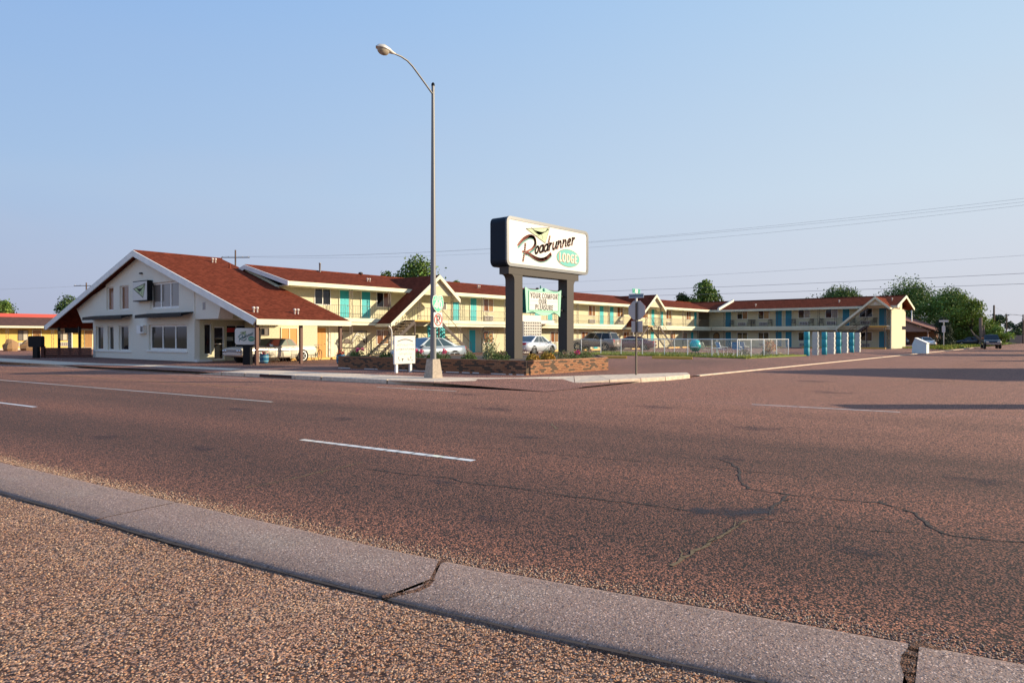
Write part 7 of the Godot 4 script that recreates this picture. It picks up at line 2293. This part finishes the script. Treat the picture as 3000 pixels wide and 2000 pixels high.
func build_trees() -> void:
	# behind the long wing
	tree("broad green tree behind the long wing, left of and behind the street lamp", Vector3(60.6, 0, -67.7), 12.0, 10.0, {"leaves": 11000, "tone": Color(0.075, 0.13, 0.022), "skew": 0.6})
	tree("small tree top over the long wing just right of the near stair gable", Vector3(70.9, 0, -71.0), 10.0, 2.8, {"leaves": 3000, "blobs": 14, "skew": 0.5})
	tree("low dark green tree behind the roof, left of the broad green tree", Vector3(59.2, 0, -72.5), 10.4, 3.6, {"leaves": 3000, "blobs": 14, "skew": 0.5})
	tree("spiky green tree behind the long wing's roof, left of the inner corner", Vector3(111.8, 0, -51.0), 11.2, 6.8, {"leaves": 7000, "blobs": 28, "leaf": 0.42, "tone": Color(0.065, 0.115, 0.02), "skew": 0.6})
	tree("dark tree left of and lower than the spiky tree", Vector3(110.5, 0, -54.6), 9.4, 5.0, {"leaves": 4000, "blobs": 16, "tone": Color(0.04, 0.075, 0.022), "skew": 0.5})
	tree("faint tree tops over the roof right of the middle stair gable", Vector3(112.0, 0, -66.0), 8.6, 9.0, {"leaves": 3000, "blobs": 14, "skew": 0.5})
	# great mass behind the far wing
	tree("wide dark tree behind the far wing's roof, leftmost big tree", Vector3(148.5, 0, -38.6), 11.6, 16.5, {"leaves": 22000, "blobs": 64, "tone": Color(0.05, 0.09, 0.022), "skew": 0.6})
	tree("tallest big tree, behind the pinkish house and the sunlit gable end", Vector3(161.0, 0, -29.5), 13.4, 16.5, {"leaves": 26000, "blobs": 74, "from": 0.1, "tone": Color(0.055, 0.10, 0.02), "skew": 0.65})
	tree("big bright green tree right of the tallest one", Vector3(154.0, 0, -20.5), 10.8, 12.5, {"leaves": 24000, "blobs": 70, "from": 0.04, "tone": Color(0.075, 0.125, 0.02), "skew": 0.75})
	tree("dense dark green conifer behind the small road sign", Vector3(131.4, 0, -18.4), 5.0, 2.9, {"leaves": 8000, "blobs": 40, "from": 0.02, "skew": 0.7, "clump": 1.1, "leaf": 0.2, "tone": Color(0.016, 0.030, 0.014), "called": "conifer"})
	tree("loose yellow green tree low at the right side of the big trees", Vector3(149.0, 0, -16.6), 8.6, 6.8, {"leaves": 9000, "blobs": 32, "from": 0.03, "tone": Color(0.10, 0.15, 0.02)})
	tree("rounded light green small tree behind the old black pickup", Vector3(143.9, 0, -12.2), 3.5, 4.4, {"leaves": 5000, "blobs": 22, "from": 0.2, "tone": Color(0.10, 0.16, 0.025), "leaf": 0.24})
	# left
	tree("dark green tree at the left edge behind the yellow motel", Vector3(30.9, 0, -133.6), 7.4, 5.0, {"leaves": 5000, "blobs": 20, "skew": 0.55})
	tree("dark tree behind the yellow motel, just left of the office roof", Vector3(41.0, 0, -137.0), 8.6, 7.0, {"leaves": 5000, "blobs": 20, "tone": Color(0.045, 0.085, 0.025), "skew": 0.5})
	tree("yellow green bush top beside the dark tree at the left edge", Vector3(29.5, 0, -126.5), 5.8, 3.0, {"leaves": 2000, "blobs": 12, "tone": Color(0.12, 0.17, 0.03), "skew": 0.5})
	# far line of trees at the end of the side street
	var n := 0
	var nl := ["first tree of the far line, right behind the dead trunk", "second tree of the far line, behind the tallest bare pole", "third tree of the far line, left of the arm lamp pole", "fourth tree of the far line, right of the arm lamp pole", "fifth tree of the far line, above the plank fence", "last tree of the far line at the right edge"]
	for q in [[214, -25.0, 6.4], [219, -18.0, 7.0], [224, -11.0, 6.4], [229, -4.0, 7.4], [234, 3.0, 7.0], [238, 11.0, 7.6]]:
		tree("dark " + nl[n], Vector3(q[0], 0, q[1]), q[2], 10.5, {"leaves": 4500, "blobs": 22, "from": 0.05, "leaf": 0.6, "tone": Color(0.035, 0.06, 0.025)}); n += 1
	# pale dead trunk with a stump of a limb
	var D := thing("dead_tree", "pale bare dead tree trunk left of the light green small tree", "tree", Vector3(142.5, 0, -14.4))
	var st := S()
	tube(st, [Vector3(0, 0, 0), Vector3(0.1, 1.2, 0.05), Vector3(-0.1, 2.4, 0.0), Vector3(0.08, 3.5, -0.12), Vector3(0.0, 4.9, -0.1), Vector3(0.02, 5.0, -0.14)], [0.5, 0.34, 0.30, 0.27, 0.24, 0.08], 9); obj("trunk", st, tri(mat("dead_bark", L(0.24, 0.17, 0.13), 0.95), tex.stucco, 0.8, tex.stucco_n, 0.8), D)
	st = S(); tube(st, [Vector3(0, 0.8, 0), Vector3(-0.3, 1.6, -0.55), Vector3(-0.4, 2.0, -1.0), Vector3(-0.4, 2.9, -1.5)], [0.26, 0.2, 0.14, 0.06], 8); obj("limb", st, mats.dead_bark, D)
	st = S(); tube(st, [Vector3(0, 1.0, 0), Vector3(0.2, 2.2, 0.45), Vector3(0.2, 3.1, 0.3), Vector3(0.2, 3.7, 0.42)], [0.24, 0.18, 0.14, 0.05], 8); obj("limb", st, mats.dead_bark, D)


func pole(label: String, at: Vector3, h: float, r: float, arms: Array, lamp := 0.0) -> void:
	var T := thing("utility_pole", label, "utility pole", at, 0.0, "utility poles")
	var st := S(); tube(st, [Vector3.ZERO, Vector3(0, h, 0)], [r, r * 0.7], 8); obj("pole", st, tri(mat("pole_wood", L(0.16, 0.105, 0.085), 0.9), tex.fine, 0.9), T)
	for a in arms:
		st = S(); bar(st, Vector3(-a[1], a[0], -a[2]), Vector3(a[1], a[0], a[2]), 0.12); obj("crossarm", st, mats.pole_wood, T)
		for k in [-0.9, -0.5, 0.5, 0.9]:
			st = S(); lathe(st, Transform3D(Basis(), Vector3(a[1] * k, a[0] + 0.06, a[2] * k)), [Vector2(0.04, 0), Vector2(0.06, 0.06), Vector2(0.04, 0.14), Vector2(0, 0.15)], 6); obj("insulator", st, mats.vent_white, T)
	if lamp != 0.0:
		st = S(); tube(st, [Vector3(0, h - 0.3, 0), Vector3(-0.5, h - 0.02, lamp * 0.5), Vector3(-0.6, h, lamp)], 0.05, 5); obj("lamp_arm", st, mats.galvanised, T)
		st = S(); box(st, Vector3(-0.75, h - 0.25, lamp - 0.2), Vector3(-0.45, h + 0.02, lamp + 0.2)); obj("lamp_head", st, mats.grey_metal, T)


func wire(label: String, a: Vector3, b: Vector3, sag: float, r: float) -> void:
	var st := S()
	var pts := []
	for i in 25:
		var t := i / 24.0
		pts.append(a.lerp(b, t) - Vector3(0, sag * 4.0 * t * (1.0 - t), 0))
	tube(st, pts, r, 5)
	tag(obj("power_line", st, mat("wire", L(0.22, 0.22, 0.25), 0.7)), label, "power line", "power lines across the sky")


func build_poles() -> void:
	pole("wooden pole with one crossarm behind the office roof's ridge end", Vector3(55.1, 0, -105.2), 15.6, 0.17, [[14.4, 1.5, 1.7]])
	pole("wooden pole with a crossarm far left, just above the office's left roof slope", Vector3(48.0, 0, -150.0), 12.2, 0.17, [[11.6, 1.6, 1.8]])
	pole("tallest bare wooden pole at the far right", Vector3(152.5, 0.1, -13.5), 7.3, 0.2, [])
	pole("wooden pole with an arm lamp at the far right, right of the tallest bare pole", Vector3(209.5, 0.1, -16.0), 7.0, 0.17, [], -3.2)
	pole("wooden pole with an arm lamp at the right edge of the view", Vector3(187.0, 0.1, -11.3), 6.4, 0.17, [], -2.6)
	pole("wooden pole across the side street beyond the right edge, carrying the high wires", Vector3(77.5, 0, 6.8), 15.2, 0.17, [[14.2, 1.3, 1.6]])
	wire("upper of the two close high wires running up to the right", Vector3(56.4, 14.6, -104.2), Vector3(78.6, 14.3, 8.2), 1.6, 0.009)
	wire("second of the close high wires running up to the right", Vector3(54.0, 14.6, -106.6), Vector3(76.6, 14.3, 5.6), 1.75, 0.009)
	wire("lower of the high wires running up to the right", Vector3(55.4, 14.55, -105.0), Vector3(77.6, 14.0, 6.8), 2.1, 0.009)
	wire("faint single wire in the middle of the sky on the right", Vector3(82.0, 10.9, -110.0), Vector3(88.0, 10.2, 8.0), 0.7, 0.011)
	wire("upper of the two thick dark wires above the far wing", Vector3(83.0, 9.6, -112.0), Vector3(87.4, 8.2, 6.0), 0.6, 0.020)
	wire("lower of the two thick dark wires, passing just over the far wing's roof", Vector3(83.0, 8.9, -112.0), Vector3(86.4, 7.0, 6.0), 0.5, 0.020)
	wire("faint upper wire at the far left behind the office", Vector3(12.0, 10.0, -175.0), Vector3(48.0, 11.6, -150.0), 0.5, 0.014)
	wire("thin wire from the tallest bare pole to the right edge", Vector3(152.5, 7.2, -13.5), Vector3(187.0, 6.4, -11.3), 0.6, 0.014)


func build_off_frame() -> void:
	# across the side street and behind the photographer, outside the picture: what shades the road and shows in the office windows
	var H := thing("house", "plain low gabled house outside the frame on the right, shading the side street", "house")
	var st := S()
	# ridge across the sun's path, gable towards the street
	var R := Vector3(0.6468, 0, 0.7627)
	var F := Vector3(0.7627, 0, -0.6468)
	var c := R * 33.5 + F * 31.0
	var x := Transform3D(Basis(F, Vector3.UP, -R), Vector3(c.x, 0, c.z))
	prism(st, x, PackedVector2Array([Vector2(-5.0, 0), Vector2(5.2, 0), Vector2(5.2, 4.8), Vector2(1.8, 7.1), Vector2(-5.0, 4.8)]), -12.0, 0.0)
	obj("wall", st, mats.house_gable, H)
	var M := thing("monument_sign", "brick monument sign outside the frame on the right, casting the narrow shadow band", "sign", R * 16.4 + F * 16.5, atan2(-F.z, F.x))
	st = S(); box(st, Vector3(-0.55, 0, -0.3), Vector3(0.6, 2.6, 0.3)); obj("brick_block", st, mats.house_brick, M)
	tree("tree outside the frame on the right, shading the far side street", R * 58.0 + F * 62.0, 8.5, 7.0, {"leaves": 5000})
	tree("second tree outside the frame on the right, farther along the side street", R * 70.0 + F * 80.0, 8.0, 6.5, {"leaves": 5000})
	tree("slim tree outside the frame on the right, nearest of the three beyond the street", R * 50.0 + F * 47.0, 5.5, 3.0, {"leaves": 3000})
	var B := thing("shop_building", "plain tan brick shop behind the photographer, mirrored in the office windows", "building")
	st = S(); box(st, Vector3(-26, 0, -66), Vector3(-14, 5.0, -24)); obj("wall", st, tri(mat("tan_brick", L(0.50, 0.33, 0.20)), tex.stucco, 2.0), B)
	st = S(); box(st, Vector3(-26.2, 5.0, -66.2), Vector3(-13.8, 5.4, -23.8)); obj("parapet", st, mats.white_trim, B)


func build_foreground_gravel() -> void:
	# loose chippings on the shoulder and along both edges of the gutter
	var base := SphereMesh.new()
	base.radius = 0.5; base.height = 1.0; base.radial_segments = 5; base.rings = 2
	var n := 34000
	var mm := MultiMesh.new()
	mm.transform_format = MultiMesh.TRANSFORM_3D
	mm.use_colors = true
	mm.mesh = base
	mm.instance_count = n
	var tones := [Color(0.40, 0.24, 0.15), Color(0.32, 0.18, 0.115), Color(0.48, 0.30, 0.20), Color(0.25, 0.15, 0.10), Color(0.34, 0.21, 0.14), Color(0.28, 0.20, 0.17), Color(0.50, 0.36, 0.25), Color(0.17, 0.12, 0.10)]
	for i in n:
		var s: float
		var c: float
		if i < 22000:
			s = lerpf(-10.5, -0.4, pow(rng.randf(), 0.75))
			c = gutter_near(s) - 0.06 - pow(rng.randf(), 1.1) * minf(3.4, 1.2 + absf(s) * 0.35)
		elif i < 30000:
			s = lerpf(-12.0, 1.0, rng.randf())
			c = gutter_far(s) + 0.02 + absf(rng.randfn()) * 0.12
		else:
			s = lerpf(-10.0, 0.5, rng.randf())
			c = lerpf(gutter_near(s), gutter_far(s), rng.randf())
		var k := rng.randf_range(0.0045, 0.0095) * (1.0 if i < 30000 else 0.6)
		var y := 0.0 if i < 30000 else 0.018
		if i < 22000: y = -0.008
		var b := Basis(Vector3(rng.randfn(), rng.randfn(), rng.randfn()).normalized(), rng.randf() * TAU).scaled(Vector3(k * 1.9, k * 1.1, k * 1.6))
		mm.set_instance_transform(i, Transform3D(b, rd(c, s, y + k * 0.35)))
		var t: Color = tones[rng.randi() % tones.size()] * rng.randf_range(0.8, 1.25)
		if i >= 30000: t = t.lerp(Color(0.3, 0.26, 0.24), 0.5)
		mm.set_instance_color(i, t)
	var o := MultiMeshInstance3D.new()
	o.name = "loose_gravel"
	o.multimesh = mm
	var m := mat("chipping", Color(1, 1, 1), 0.9)
	m.vertex_color_use_as_albedo = true
	o.material_override = m
	add_child(o, true)
	o.set_meta("kind", "stuff")
	tag(o, "loose tan chippings on the shoulder and along the concrete gutter in the foreground", "gravel")
